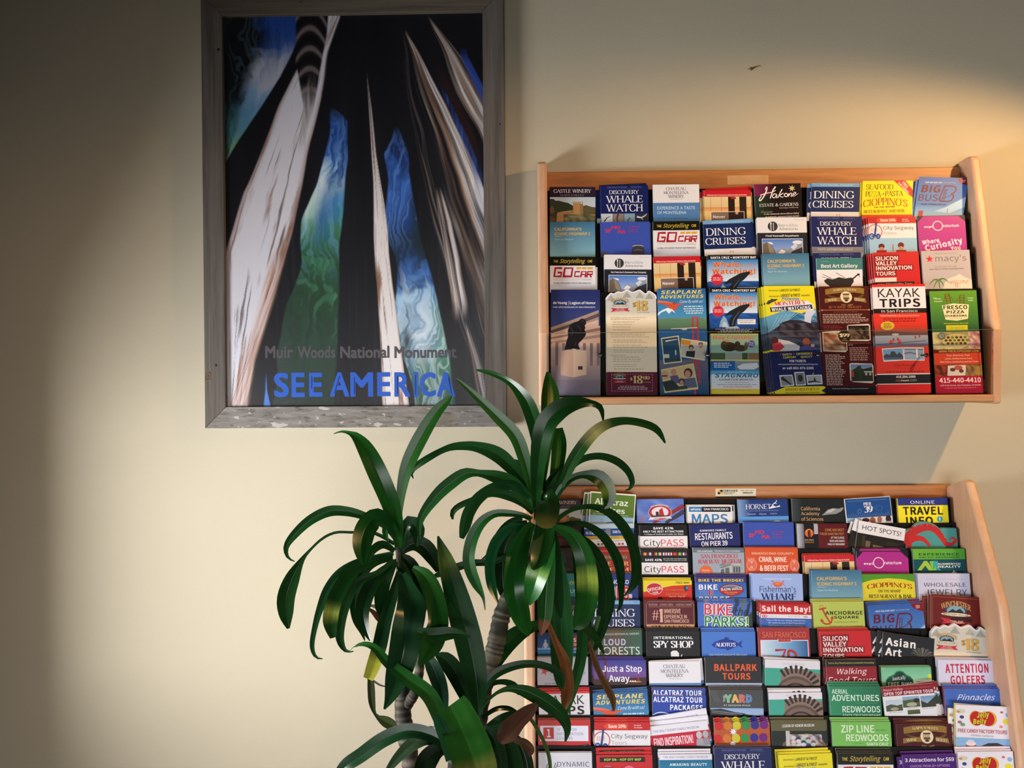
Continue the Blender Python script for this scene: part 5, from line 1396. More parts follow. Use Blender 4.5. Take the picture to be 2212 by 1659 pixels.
# bottom row
b('U30', (1190, 626, 1296, 626), '232c62', 'museum leaflet with seated bronze statue', [
    R(0, 0, 100, 90, '232c60', '3c4882'), T('de Young', 4.5, 24, 33, 31, W, 'b'), R(36, 23, 36.8, 32, 'c8c8d8'), T('Legion of Honor', 39, 24, 91, 31.5, W, 'b'), T('FINE ARTS MUSEUMS OF SAN FRANCISCO', 4.5, 34.5, 90, 37.5, 'd0d0e0', 'b'),
    G([(0, 78), (60, 56), (97, 42), (97, 90), (0, 100)], 'a48a7c'), G([(0, 84), (60, 63), (97, 48), (97, 56), (60, 70), (0, 90)], '5c4c50'), G([(0, 90), (97, 62), (97, 84), (0, 100)], 'd0b0a2'), G([(0, 96), (100, 74), (100, 225), (0, 225)], 'd8b4a4'), G([(0, 98), (100, 78), (100, 84), (0, 102)], '9a7c74'), G([(0, 108), (100, 92), (100, 98), (0, 112)], 'a88a80')] +
    [R(3 + 14 * i, 108, 9 + 14 * i, 160, 'd8bcb0', 'c09c94') for i in range(7)] + [R(9 + 14 * i, 110, 15 + 14 * i, 158, '8a7070', '9a7c7a') for i in range(7)] + [R(0, 156, 100, 185, 'bc9e9a', '988690'), R(0, 185, 100, 232, '8c7c86', '767084'), G([(20, 126), (45, 123), (45, 180), (20, 175)], 'dcb098'), G([(45, 123), (72, 125), (72, 174), (45, 180)], 'ecc4a8'),
    R(55, 157, 64, 164, '3a3038'), G(crop(228, 150, 6.07, '395 905 418 800 440 735 436 665 462 595 510 560 568 542 600 512 632 512 660 536 662 575 645 600 652 625 642 655 662 690 655 725 615 775 560 830 572 865 592 893 500 885 470 892'), '1e1a20'), Ln(crop(228, 150, 6.07, '470 620 500 680 480 730'), 1.6, '54485a', 0.6), Ln(crop(228, 150, 6.07, '560 600 600 660'), 1.6, '4c424e', 0.6), Ln(crop(228, 150, 6.07, '520 850 540 800'), 1.5, '54485a', 0.6), E(65, 64, 3.4, 4, '2a242a')], [])
b('U31', (1310, 645, 1417.5, 645), 'f0dec4', 'cream mansion tour leaflet with zigzag roof top', winch18(), [(-1.5, 1, 0)], top=WTOP, h=0.212)
b('U32', (1420.6, 624.5, 1524, 622.7), '1d5a9c', 'blue seaplane leaflet with snapshots', seaplane(), [(-1, 1, 0)])
b('U33', (1533, 622, 1635.5, 622), '15161a', 'whole whale watching leaflet with otters', whalew(), [(-1.5, 1, 0)])
b('U34', (1650, 618, 1758, 617.5), 'e2d624', 'yellow and navy whale boat leaflet', princess(), [(-5, 1, 0.3), (-9, 2, 0.2), (-13, 2, 0.6)], sh=0.062)
b('U35', (1768, 619, 1876, 618), '451016', 'dark red wine trolley leaflet', trolley(), [(-4, 1, -0.2), (-7, 2, 0.3)], sh=0.018)
b('U36', (1884, 615, 1998, 613), 'cc2a2a', 'red kayak trips leaflet', kayak(), [(-3, 1.5, 0.2)], sh=-0.004)
b('U37', (2008, 629, 2109, 627), '5a9430', 'green pizza leaflet', [
    R(0, 0, 100, 90, '5f9a2c', '2a5c3a'), T('Now', 7, 14, 14, 17, 'd0e0c8', 'b'), T('Se habla', 11, 15.5, 23, 18.5, 'd8e4d0', 'b'), T('Espanol', 9, 21, 25, 24.5, 'd8e4d0', 'b'), T('Order', 80, 15, 93, 18, 'd8e4d0', 'b'), T('Online', 81, 20, 92, 23.5, 'd8e4d0', 'b'),
    Ln([(32, 8), (40, 5), (44, 27)], 1.6, '7a3a1c'), Ln([(32, 8), (36, 28)], 1.6, '7a3a1c'), Ln([(33, 12), (42, 10)], 1.2, '7a3a1c'), Ln([(34, 17), (43, 16)], 1.2, '7a3a1c'), Ln([(35, 22), (44, 22)], 1.2, '7a3a1c'), Ln([(64, 11), (73, 10), (71, 29)], 1.6, '7a3a1c'), Ln([(64, 11), (63, 29)], 1.6, '7a3a1c'), Ln([(64, 16), (72, 16)], 1.2, '7a3a1c'), Ln([(64, 22), (72, 22)], 1.2, '7a3a1c'), Ln([(43, 10), (52, 24), (64, 14)], 0.8, '7a3a1c', 0.8, True), Ln([(33, 10), (30, 20), (28, 30)], 0.8, '7a3a1c'),
    G([(24, 32), (50, 28), (82, 31), (78, 62), (54, 66), (30, 63)], 'e4dcb0'), T('FRESCO', 27, 32, 78, 41, '2a1c14', 'B'), T('PIZZA', 33, 43.5, 71, 50, '2a1c14', 'B'), T('SHAWARMA', 29, 52.5, 76, 57.5, '4a2c1c', 'B'), T('ICE CREAM', 40, 59.5, 65, 62.5, 'a09a88', 'm'),
    T('Delivery & Pick Up 10am-Daily', 26, 70, 78, 73.5, 'c8d040', 'b'), R(30, 75.5, 76, 87, 'd0d030'), T('From 11am to 2am', 38, 79.5, 68, 83, '5a6a20', 'm'), R(0, 90, 100, 128, '9aa878', 'b8a888'), N(0, 91, 100, 128, ['c8c090', 'a8a068', '8a7a48', 'd0c8a0', '6a5430'], 9, 6, 4),
    E(50, 110, 30, 16, 'c0b47c')] + [E(24 + 9 * (i % 6) + 4 * (i // 6), 102 + 6.5 * (i // 6), 3.4, 2.8, ('4a4424', '5a3a24', '6a7a3a')[i % 3], 10) for i in range(17)] + [E(19, 99, 8, 7.5, '5a6a5c'), K(13, 95, 25, 104, 3, 'a8b0a4', 'c'), N(76, 90, 100, 126, ['b07a80', 'c8a0a0', 'd8c8c0', '8a3a38'], 4, 6, 5),
    R(0, 128, 100, 136, '5c1822'), T('WWW.FRESCOPIZZASF.COM', 11, 130, 96, 134.5, 'c8a850', 'b', 0.3), R(0, 136, 100, 161, 'c2442c'), T('Pizza, Shawarma, Pasta', 27, 139, 76, 143.5, 'ecd4c4', 'm', 0.12), T('Salads, Mediterranean Food,', 23, 146, 81, 150.5, 'ecd4c4', 'm', 0.12), T('Side Orders, Sandwiches and Ice Cream', 12, 153, 93, 157.5, 'ecd4c4', 'm', 0.12),
    R(0, 161, 100, 186, '5a2420'), N(0, 161, 26, 186, ['6a2a20', 'a04a30', '4a1a18'], 4, 4, 3), G([(28, 163), (68, 162), (64, 185), (26, 185)], 'd4ccc8'), E(38, 172, 6, 4, '5a4030'), E(50, 168, 9, 5, 'b05a48'), E(56, 175, 5, 4, '6a3a30'), N(66, 162, 100, 186, ['7a5a3c', '5a3c2c', 'a88a40', '8a6a50'], 5, 4, 9), R(0, 186, 100, 232, 'b01c38', '981a3c'), T('415-440-4410', 8, 189.5, 96, 200, 'f0e0e4', 'b'), T('1326 Polk Street, San Francisco, CA 94109', 9, 204, 95, 208, 'e0b8c0', 'b'), K(18, 211, 86, 213, 1, 'd09098', 'c')], [])
# ---- lower rack, row by row
S1 = [(-0.4, -1.0, 0.2)]
b('L00', (1161, 1077, 1254.6, 1077), '3a343c', 'castle leaflet half hidden by leaves', castle(), S1)
b('L01', (1275.7, 1061, 1373.6, 1068.5), 'e4e4e0', 'tilted green island cruise card', [R(2, 3, 98, 51, '58782e'), T('Alcatraz', 11, 13, 84, 27, 'e6ece0', 'b'), T('Cruises', 13, 32, 78, 44, 'e6ece0', 'b'), T('An Inescapable Experience', 8, 46, 86, 50, 'c8d4c0', 'm'), R(2, 51, 98, 72, '8cb4dc', 'a8c4dc'), G([(38, 66), (50, 63), (70, 62), (90, 64), (98, 67), (98, 72), (38, 72)], '6a7a88'), Ln([(28, 66), (28, 58)], 0.7, '5a6a7a'), R(2, 72, 98, 220, '4a7a9c')],
  [(-5, 2, -1), (-9, 3, -2), (-13, 2, -4)], edge='dcdcd4')
b('L02', (1375, 1079, 1476.6, 1078), '4660b4', 'blue bay cruise card with red bridge', [R(0, 0, 100, 50, '4660b4', '8aa4dc'), N(0, 0, 100, 48, ['4a64b8', '6a84cc', '5872c0', '7a94d4'], 6, 4, 2), Ln([(34, 50), (100, 14)], 5, '8a3038', 9), Ln([(60, 50), (100, 26)], 6, '3a3a50', 10), R(6, 34, 8, 48, 'b06a70'), R(12, 32, 14, 48, 'b06a70'), E(49, 28, 25, 16.5, 'c8c0c8'), E(49, 28, 24, 15.5, 'b02a34'), E(49, 27, 18, 11, 'd8d4dc'),
  G([(46, 34), (48, 22), (54, 18), (58, 34)], 'b02a34'), R(40, 26, 46, 34, '2a3040'), G([(30, 34), (68, 34), (66, 37), (32, 37)], '3a3a44'), G([(28, 38), (70, 36), (74, 41), (60, 40), (38, 42), (24, 44)], 'dcd8e0'), T('SAN FRANCISCO', 36, 38, 63, 41, 'b02a34', 'b'), T('RED AND WHITE FLEET', 30, 14, 68, 17, 'e0d0d4', 'b', arch=3), R(0, 50, 100, 220, '4a64a8')])
b('L03', (1484, 1092, 1581, 1092), 'e0e0e4', 'white city maps leaflet', [R(0, 0, 100, 2, 'e8e8e8'), R(4, 2.5, 33, 14, '3a7ab4'), R(33, 2.5, 97, 14, '1a1a20'), T('where', 8, 5, 30, 11, 'dce4ec', 'b'), T('SAN FRANCISCO', 37, 5.5, 92, 10.5, 'e0e0e4', 'b'), T('MAPS', 10, 18.5, 90, 40, '3a7ab4', 'b')], [(-2, -2, 0), (8, -1, 0.3)], edge='e4e0dc')
b('L04', (1594, 1080, 1701, 1078), '1e3878', 'navy warship museum leaflet', [RH(0, 0, 24, 34, '7a9ccc', '1e3878'), T('HORNET', 15, 9, 66, 19, 'dce0ec', 's'), G([(62, 17), (70, 12), (76, 15), (84, 12), (84, 15), (62, 19)], 'dce0ec'), Ln([(68, 12), (78, 4), (77, 1)], 1.8, 'dce0ec', 0.8), Ln([(72, 8), (78, 9)], 1, 'dce0ec'), R(14, 20.5, 86, 20.9, '5a74ac'), R(12, 6.6, 64, 7, '4a64a0'), T('SEA, AIR & SPACE MUSEUM', 22, 22, 80, 23.8, '8aa0c8', 'b'), T('Preserve', 18, 27, 34, 30.5, 'b8c8e4', 'm', 0.2), T('Educate', 42, 27, 56, 30.5, 'b8c8e4', 'm', 0.2), T('Inspire', 64, 27, 77, 30.5, 'b8c8e4', 'm', 0.2), R(0, 34, 100, 220, '5a94dc', '7ab0e8'), E(76, 56, 14, 14, 'e0e4ec'), E(76, 57, 11, 11, '2a4a8a')])
b('L05', (1710.4, 1077, 1822.6, 1077.6), '1c2022', 'black science museum leaflet', [RH(0, 0, 20, 50, '3a4246', '1c2022'), T('California', 17, 15.5, 53, 22.5, 'd0a878', 'm'), T('Academy', 17, 25, 52, 33.5, 'd0a878', 'm'), T('of Sciences', 17, 35, 59, 42.5, 'd0a878', 'm'), T('in Golden Gate Park', 17, 45, 60, 48, 'a8a8a8', 'm'), G([(56, 32), (62, 27), (68, 21), (78, 18), (90, 19), (97, 16), (99, 18), (94, 24), (84, 29), (72, 30)], '8a8c90'), G([(64, 27), (70, 22), (78, 19), (84, 20), (74, 26)], 'b4b6ba')])
b('L06', (1822.7, 1078, 1922.7, 1072), 'dce0ea', 'tilted blue pier leaflet with picture strip', [R(2, 1, 99, 42, '1c4a8c'), T('Attractions Dining Bay Cruises Shopping Family Fun', 7, 5, 92, 7, '8aa4cc', 'm'), T('PIER', 41, 10, 58, 17, 'dce4f0', 'S'), T('39', 41, 18, 60, 32, 'dce4f0', 'S'), ring(31, 28, 5, 5, 0.7, '5a80b8'), ring(31, 28, 2.5, 2.5, 0.6, '5a80b8'), ring(74, 24, 6, 6, 0.7, '4a70ac'), ring(66, 22, 3, 3, 0.6, '4a70ac')] +
  [Ln([(5 + 5 * i, 40), (7 + 5 * i, 35 - (i * 7 % 5)), (9 + 5 * i, 40)], 0.6, '6a8cc0') for i in range(18)] + [R(2, 43, 32, 62, '8ab0dc'), E(42, 48, 8, 5, '4a302c'), E(57, 49, 6, 7, '9a5a48'), E(72, 48, 5, 7, 'a86a54'), E(91, 48, 6, 8, '3a2422'), R(84, 53, 99, 60, 'b0b8d0')], [(1, 2, 1), (2, 3, 2)])
b('L07', (1939, 1077, 2046, 1076), 'e8dc28', 'yellow and blue travel info leaflet', [R(0, 0, 100, 14, '2a3684'), T('ONLINE', 25, 4.5, 74, 11, 'dce0ec', 'm'), T('TRAVEL', 9, 17, 89, 33, '1c1a14', 'B'), T('INFO', 14, 37, 68, 53, '1c1a14', 'B'), E(82, 42, 5.8, 5.8, '2c9cc8'), T('i', 81, 39, 83, 45, 'e0ecf0', 'B')])

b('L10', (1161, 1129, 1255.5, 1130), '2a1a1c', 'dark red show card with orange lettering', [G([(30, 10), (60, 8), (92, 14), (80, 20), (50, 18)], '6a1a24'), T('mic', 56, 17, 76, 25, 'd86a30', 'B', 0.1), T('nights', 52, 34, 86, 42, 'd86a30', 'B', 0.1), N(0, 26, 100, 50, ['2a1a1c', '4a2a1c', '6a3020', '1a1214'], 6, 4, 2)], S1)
b('L11', (1262, 1133, 1368.6, 1131), 'b4c8dc', 'striped ferry leaflet behind thin leaf', [R(0, 0, 100, 10, 'b4c8dc'), R(0, 9, 100, 24, '1f4a94'), T('BLUE', 3, 14.5, 15, 20, 'dce4f0', 'b'), T('&', 15, 12, 25, 21, 'dce4f0', 'S'), T('GOLD FLEET', 25, 14.5, 42, 19, 'dce4f0', 'b'), T('SAN FRANCISCO', 57, 13, 96, 18.5, 'dce4f0', 'b')] + [R(43, 8 + 3.2 * i, 53, 9.6 + 3.2 * i, 'a8a480') for i in range(5)] +
  [R(0, 24, 100, 31, 'd4b244'), T('BAY CRUISES - FERRY SERVICE - TOURS', 6, 25.5, 90, 29, '6a5a2a', 'b', 0, -1), R(0, 31, 100, 45, 'dcdce2'), T('TOUR AUDIO IN LANGUAGES', 24, 32.5, 84, 35.5, '5a6a9a', 'b', 0, -1)] + [R(25 + 7 * i, 38, 30 + 7 * i, 42, ('3a4a8a', 'b03a40', 'b02a30', '4a8a58', 'c04a50', 'd8a0a8', 'a83a44', 'b02a38')[i]) for i in range(8)] + [R(0, 45, 100, 220, '1c2c5c'), T('CRUISES', 42, 47, 90, 54, 'dce0ec', 'b')])
b('L12', (1382, 1134.6, 1484, 1134), '141418', 'black and white discount pass booklet', citypass(), [(-1, -0.6, 0), (-3, -1, 0)])
b('L13', (1489, 1134, 1597, 1131), '1e2664', 'navy pier restaurants leaflet', [T('SIMMONS FAMILY', 20, 10, 73, 14, 'd0d4e4', 'B'), T('RESTAURANTS', 10, 16.5, 85, 30, W, 'b', 0, -1), T('ON PIER 39', 22, 33, 74, 43, W, 'b', 0, -1)])
b('L14', (1606, 1128, 1714, 1129), '3a50ac', 'bright blue museum leaflet with red letters', sfmoma(8, False), [(-1, -1, 0.4), (0.6, -2, -0.3)])
b('L15', (1721, 1132, 1829, 1132), '120f14', 'black and maroon musical theatre leaflet', [RH(0, 0, 14, 48, 'b8bccc', '5a5a68'), R(34, 0, 42, 20, 'a8a8b8'), E(24, 18, 8.5, 8.5, 'd06a2c'), G([(18, 13), (24, 9.5), (30, 13), (24, 20)], 'd89a34'), R(21, 12, 27, 27, '5a1c1c'), T('BAY AREA', 15, 30, 33, 33, 'a8a090', 'b'), T('MUSICALS', 15, 34.5, 33, 37.5, 'c08030', 'b'), R(42, 0, 100, 48, '561018'), T('COME AND MEET', 56, 9, 94, 14.5, 'b07c3c', 'b'), T('THOSE DANCING FEET', 45, 17, 94, 22, 'b07c3c', 'b'), T('AT THE CLASSIC', 67, 25, 94, 29, 'd8d0d4', 'b'), T('SONG AND DANCE', 64, 31.5, 94, 35.5, 'd8d0d4', 'b'), T('FABLE OF BROADWAY', 60, 38, 94, 42, 'd8d0d4', 'b')])
b('L16', (1855.4, 1124, 1955, 1142), '221a16', 'askew white-headed nightlife leaflet', [R(0, 0, 100, 26, 'e0e0ea'), T('HOT SPOTS!', 9, 8, 92, 18, '2a2a30', 'i'), R(0, 26, 100, 90, '1e1814', '2a221a'), R(20, 40, 30, 80, '6a5c48'), R(12, 30, 18, 70, '3a2c20'), R(36, 46, 58, 80, '7a6a4c'), R(64, 34, 90, 60, '2c241c')], [(-6, -4, -9), (-14, 2, -10)])
b('L17', (1953.6, 1146, 2066, 1143.6), '4a9494', 'teal card with red octopus arm', [Ln(crop(790, 640, 6.2, '800 800 830 730 900 655 1050 605 1160 640 1235 740 1275 805 1330 812 1385 780 1375 745 1335 745 1325 765'), 19, 'b42c30', 1, True), Ln(crop(790, 640, 6.2, '830 760 900 735 1000 745 1080 830'), 16, 'bc2c2c', 5, True), E(6, 26, 6, 8, 'b42c30')] +
  [E(*crop(790, 640, 6.2, '%d %d' % q)[0], 1.3, 1.1, '4a9494', 8) for q in ((870, 628), (930, 600), (1000, 582), (1070, 578), (1130, 592), (1235, 668), (1262, 730), (1290, 778), (1340, 790))], S1, top=[(0, 0), (16, -4), (24, -12), (34, -16), (48, -15), (60, -10), (70, -1), (74, -3), (100, -2)])

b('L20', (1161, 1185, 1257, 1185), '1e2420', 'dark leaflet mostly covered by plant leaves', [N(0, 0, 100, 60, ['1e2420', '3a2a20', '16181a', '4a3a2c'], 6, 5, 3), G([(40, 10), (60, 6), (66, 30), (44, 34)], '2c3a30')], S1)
b('L21', (1263, 1184.4, 1363.5, 1184), '982428', 'red cable car museum leaflet', [Ln([(2, 48), (2, 6), (94, 6), (98, 10), (98, 48)], 1, 'c09858'), R(14, 14, 92, 24, '5a4a38'), T('SAN FRANCISCO', 17, 16, 90, 22, 'c8a868', 's'), T('CABLE CAR', 10, 28, 94, 37, 'd0a860', 'S'), T('MUSEUM', 12, 41, 94, 49, 'd0a860', 'S'), R(0, 51, 100, 56, 'dcd8d4')])
b('L22', (1383.8, 1189.5, 1485, 1189.5), '141418', 'black discount pass booklet with flag row', citypass(True), [(-0.6, -3, 0), (-1.5, -4, 0), (-0.8, -5, 0)], edge='e0dcd8')
b('L23', (1497, 1184.4, 1607, 1184.6), '98a4b4', 'grey railway museum leaflet', [R(0, 0, 100, 8, '64707e'), T('FREE ADMISSION', 8, 4, 38, 7, 'dce0e4', 'b'), T('Only steps from the Ferry Building!', 42, 3.5, 92, 7, 'dce0e4', 'b'), T('SAN FRANCISCO', 15, 11, 87, 19, 'c03c48', 'S', 0, -1), T('RAILWAY MUSEUM', 10, 21, 94, 29.5, 'c03c48', 'S', 0, -1), ST(24, 46, 14, 'd8683a', 26, 0.86), T('Get here', 17, 41, 31, 44, 'f0d0c0', 'b'), T('on the F-line', 16, 45.5, 32, 48, 'f0d0c0', 'b'),
  G([(50, 50), (52, 37), (58, 32), (72, 29), (92, 30), (94, 50)], 'b4b4b0'), G([(50, 38), (58, 32), (74, 29), (74, 33), (56, 39)], '7a8088'), G([(53, 41), (60, 39), (60, 48), (53, 49)], '5a6674'), G([(62, 38), (70, 37), (70, 48), (62, 48)], '5a6674'), G([(75, 32), (92, 34), (92, 50), (76, 48)], '8a8e94')] + [R(78 + 5 * i, 36, 81 + 5 * i, 46, '4a505a') for i in range(3)] + [Ln([(51, 33), (62, 29)], 2, '6a7078')])
b('L24', (1609, 1183, 1723, 1183.6), 'cc5028', 'orange crab and wine festival leaflet', [T('MENDOCINO COUNTY', 13, 8.5, 92, 12.8, 'ecd4bc', 'm'), T('CRAB, WINE', 26, 17, 78, 28.5, 'f0e4dc', 'b'), T('& BEER FEST', 27, 33, 81, 43.5, 'f0e4dc', 'b')] + [E(12, 32, 10, 12, 'dc8070'), E(12, 32, 8, 9.5, 'cc6a54'), E(93, 33, 9, 11, 'dc8070'), E(93, 33, 7, 8.5, 'cc6a54')] + [Ln([(12, 30), (4 + 2.2 * i, 20 + (i % 3)), (3 + 2.6 * i, 18)], 0.7, 'e8a498', 0.3) for i in range(7)] + [Ln([(12, 34), (3 + 2.6 * i, 44)], 0.7, 'e8a498', 0.3) for i in range(7)] + [Ln([(93, 30), (86 + 2 * i, 20)], 0.7, 'e8a498', 0.3) for i in range(6)] + [Ln([(93, 36), (86 + 2 * i, 46)], 0.7, 'e8a498', 0.3) for i in range(6)])
b('L25', (1737.4, 1200, 1844, 1198), 'dcc898', 'red-topped visitor map standing low', vismap(), [(-4, -1.5, 0.3), (-6, -2.5, 0.5), (-2, -3.5, -0.4)])
b('L26', (1850, 1191, 1961, 1191), '18182a', 'magenta science museum card on dark stack', explor(False), [(-2, -5, 0.4), (-3, -6.5, 0.4)])
b('L27', (1971.7, 1186, 2083.5, 1185.4), '114a58', 'green and teal arctic experience leaflet', [RH(0, 0, 100, 20, '6aae38', '4a9c34'), T('EXPERIENCE', 11, 8, 89, 12.6, '1c4a28', 'B'), T('ARCTIC EXTREMES!', 10, 14.5, 89, 17.8, '1c4a28', 'b'), G([(6, 41), (20, 23), (26, 23), (32, 32), (36, 41), (28, 41), (22, 32), (14, 41)], '9ac040'), G([(30, 24), (38, 23), (44, 41), (36, 41)], '7ac048'), G([(36, 41), (38, 23), (46, 23), (48, 30), (44, 33), (52, 41), (46, 41), (41, 34)], '3aa0a4'), T('AUGMENTED', 46, 27, 90, 30.6, 'dce8ec', 'b'), T('REALITY', 46, 32, 90, 36, 'dce8ec', 'b'), G([(72, 46), (76, 41), (82, 46)], 'dce8ec')], [(-0.6, -0.5, 0)])

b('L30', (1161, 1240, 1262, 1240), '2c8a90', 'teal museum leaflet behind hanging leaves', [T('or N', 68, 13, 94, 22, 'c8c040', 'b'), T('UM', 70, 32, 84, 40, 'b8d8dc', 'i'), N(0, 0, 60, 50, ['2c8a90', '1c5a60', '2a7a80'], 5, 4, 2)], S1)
b('L31', (1266, 1239.5, 1378, 1240), '20307a', 'navy city tours leaflet with red letters', [T('SAN FRANCISCO', 14, 11, 82, 19, 'dce0ec', 'b'), T('TOURS', 14, 23, 82, 50, 'c02834', 'B', out='dcdce4', ow=0.05), R(82, 38, 88, 46, 'c8c8d4'), T('City by the bay', 90, 20, 98, 22, '8090c0', 'm')], [(-1, -0.6, 0.2), (0.5, -1.2, 0)])
b('L32', (1389.7, 1253.6, 1494, 1253.6), 'c82822', 'red and yellow official tour map', [G([(0, 0), (100, 0), (100, 9), (60, 11), (34, 16), (0, 24)], 'e0cc28'), T('FREE MAP', 67, 2.5, 96, 7, '3a3010', 'b'), E(23, 17, 17, 12, 'dcc0c0'), E(23, 17, 16, 11, 'b82430'), T('OFFICIAL', 8, 14, 40, 21, 'ecdcdc', 'B', 0, -10), T('TOUR', 18, 23, 30, 27, 'ecdcdc', 'b', 0, -8), T('City Sightseeing', 46, 16, 84, 22, 'd86a2c', 'B', 0.2, 0, 0, '8a1c18', 0.02), T('San Francisco', 46, 24, 90, 30, 'd86a2c', 'B', 0.2, 0, 0, '8a1c18', 0.02), E(88, 16, 5, 6, '3a3a4a'), E(90, 15, 2.4, 3, '4a8a9a'), T('Hop On - Hop Off', 52, 31, 86, 35, 'ecc8c8', 'b'), G([(28, 40), (30, 34), (36, 33), (40, 38), (38, 48), (28, 48)], '4a1818')],
  [(-1, -2, 0.3), (-2, -4, 0.3), (-0.5, -5, -0.2)], edge='c8b890')
b('L33', (1502, 1246, 1611.6, 1246), '382e78', 'purple bicycle rental leaflet', [R(0, 0, 100, 11, '382e78'), R(0, 11, 100, 60, '2c5ab0', '4a80cc'), T('BIKE THE BRIDGE!', 6, 4, 94, 9.5, 'd8cc38', 'B'), T('BIKE', 6, 15, 43, 25, W, 'B'), T('THE', 7, 27, 22, 35, '2a58b0', 'B', out='c0c8dc', ow=0.02), T('E', 25, 27, 36, 35, 'b02c38', 'B', out='d8b8c0', ow=0.02), T('BRIDGE', 6, 38, 66, 49, W, 'B'), Ln([(66, 50), (70, 34)], 3, 'b03a3c'), E(70, 25, 24, 12, '7a1a24'), E(70, 25, 22.5, 10.6, 'b02834'), E(70, 20.5, 18, 5, '6a94c4'), E(70, 23, 21, 4, '4a1a20'), T('BLAZING SADDLES', 50, 20.5, 91, 26, 'e8e0e0', 'B', 0, -3), T('Bike Rentals', 57, 28.5, 82, 31, 'd8a060', 'b'), T('& Tours', 62, 32, 76, 34.5, 'd8a060', 'b')], [(-0.5, -3, 0.2), (0.6, -4.5, -0.3), (2, -5.5, -0.6)])
b('L34', (1626, 1239, 1733, 1240), '98b0e8', 'pale blue waterfront guide with orange crab', [T('POCKET GUIDE', 22, 9, 78, 11.4, 'd8e0f4', 'b')] + [E(50, 21, 8.5, 5.5, 'd0603a'), E(50, 19, 6, 3, 'dc7a50')] + [Ln([(50 + s * 8, 20), (50 + s * (12 + i), 15 + 4.5 * i), (50 + s * (11 + 2 * i), 18 + 5 * i)], 1, 'd0603a', 0.5) for s in (-1, 1) for i in range(3)] + [Ln([(44, 17), (38, 14)], 1.6, 'd0603a'), Ln([(56, 17), (62, 14)], 1.6, 'd0603a'), T("Fisherman's", 13, 24, 86, 37, '1c3064', 'm'), T('WHARF', 15, 38.5, 86, 52, '1c3064', 'S')], [(-3, -0.5, 0.3), (-5, -0.2, 0.4)])
b('L35', (1752.6, 1232, 1860.5, 1231), '2f74a4', 'deep blue coastal highway leaflet', highway(), [(-3, 2, 0.6), (-6, 3, 1.0), (-2, -2, -2.5)])
b('L36', (1861, 1240.8, 1974.5, 1240.8), '4f962e', 'green and yellow seafood bar leaflet', [G([(0, 16), (20, 10), (50, 7), (80, 9), (100, 14), (100, 60), (0, 60)], 'd8cc30'), T("CIOPPINO'S", 9, 19, 95, 28, 'a0401c', 'S', arch=4), T('ON THE WHARF', 30, 28.5, 73, 34, '4a3c18', 'b'), T('RESTAURANT & BAR', 12, 37.5, 93, 44.5, '3a2e10', 'S')], [(-0.5, -0.8, 0.1)])
b('L37', (1981.7, 1239, 2094, 1239), 'c6c8e6', 'pale lilac jewelry leaflet', [K(14, 10, 90, 12.5, 1, 'b0b4d0', 'c'), T('WHOLESALE', 11, 17.5, 92, 25, '383a52', 'l'), T('JEWELRY', 12, 30, 93, 42, '383a52', 'l')], [(-2, 0, 0.2), (-3.5, 0.2, 0.3)])

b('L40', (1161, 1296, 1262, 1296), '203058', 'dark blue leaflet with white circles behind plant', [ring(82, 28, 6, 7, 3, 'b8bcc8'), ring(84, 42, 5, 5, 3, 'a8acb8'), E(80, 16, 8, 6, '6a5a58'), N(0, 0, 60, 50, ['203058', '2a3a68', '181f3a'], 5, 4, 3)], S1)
b('L41', (1278, 1297, 1382, 1297), '14285a', 'navy dinner cruise leaflet by the plant', dining(), [(-1, -0.3, 0)], top=[(0, 0), (95, 0), (100, 3)])
b('L42', (1391, 1296, 1500, 1296), '561422', 'maroon immersive show leaflet', [Ln([(4, 50), (4, 8), (9, 3), (94, 3), (98, 8), (98, 50)], 0.7, 'b08a78'), T('SILVER BAR', 9, 7, 27, 11, 'c8a8a0', 's'), T('LOUNGE CASINO', 31, 7, 58, 11, 'c8a8a0', 's'), T('VAUDEVILLE CABARET', 62, 7, 95, 11, 'c8a8a0', 's'), R(9, 13, 94, 13.6, 'b08a78'), T('#', 15, 20, 29, 39, 'd8a898', 's'), T('1', 29, 17, 37, 43, 'd8a898', 'S'), T('IMMERSIVE', 39, 17, 72, 26, 'd8a898', 'b'), T('EXPERIENCE IN', 39, 28.5, 84, 36, 'd8a898', 'b'), T('SAN FRANCISCO', 39, 37.5, 88, 44, 'd8a898', 'b'), R(4, 47, 98, 70, 'c4946c'), T('SPEAKEASY', 14, 49, 90, 56, '4a2420', 'S')], [(-0.8, -0.4, 0)], top=[(0, 2), (3, 0), (97, 0), (100, 2)])
b('L43', (1507, 1301, 1624, 1301.5), '4268c4', 'blue cycling leaflet with palm trunks', [G([(70, 0), (78, 0), (64, 26), (60, 24)], '2c3c60'), G([(82, 0), (90, 0), (76, 30), (72, 26)], '5c6a7c'), G([(92, 2), (98, 0), (90, 36), (84, 40)], '24304a'), G([(90, 26), (100, 16), (100, 60), (82, 60)], '2c3a34'), T('BIKE', 12, 3, 64, 23, 'cc3c48', 'b', 0, 1.5, 0, 'dcd8e4', 0.05), T('the', 68, 9, 93, 24, '14161c', 'm', 0.3, 0), T('PARKS!', 12, 25, 93, 44, '2a8044', 'b', 0, 1, 0, 'dce4e4', 0.05), R(0, 47, 100, 80, '3a5ab0')], [(0.4, -2.2, 0.4), (-0.6, -4, 0.6), (0.5, -5, 0.5)], edge='a8b0ac')
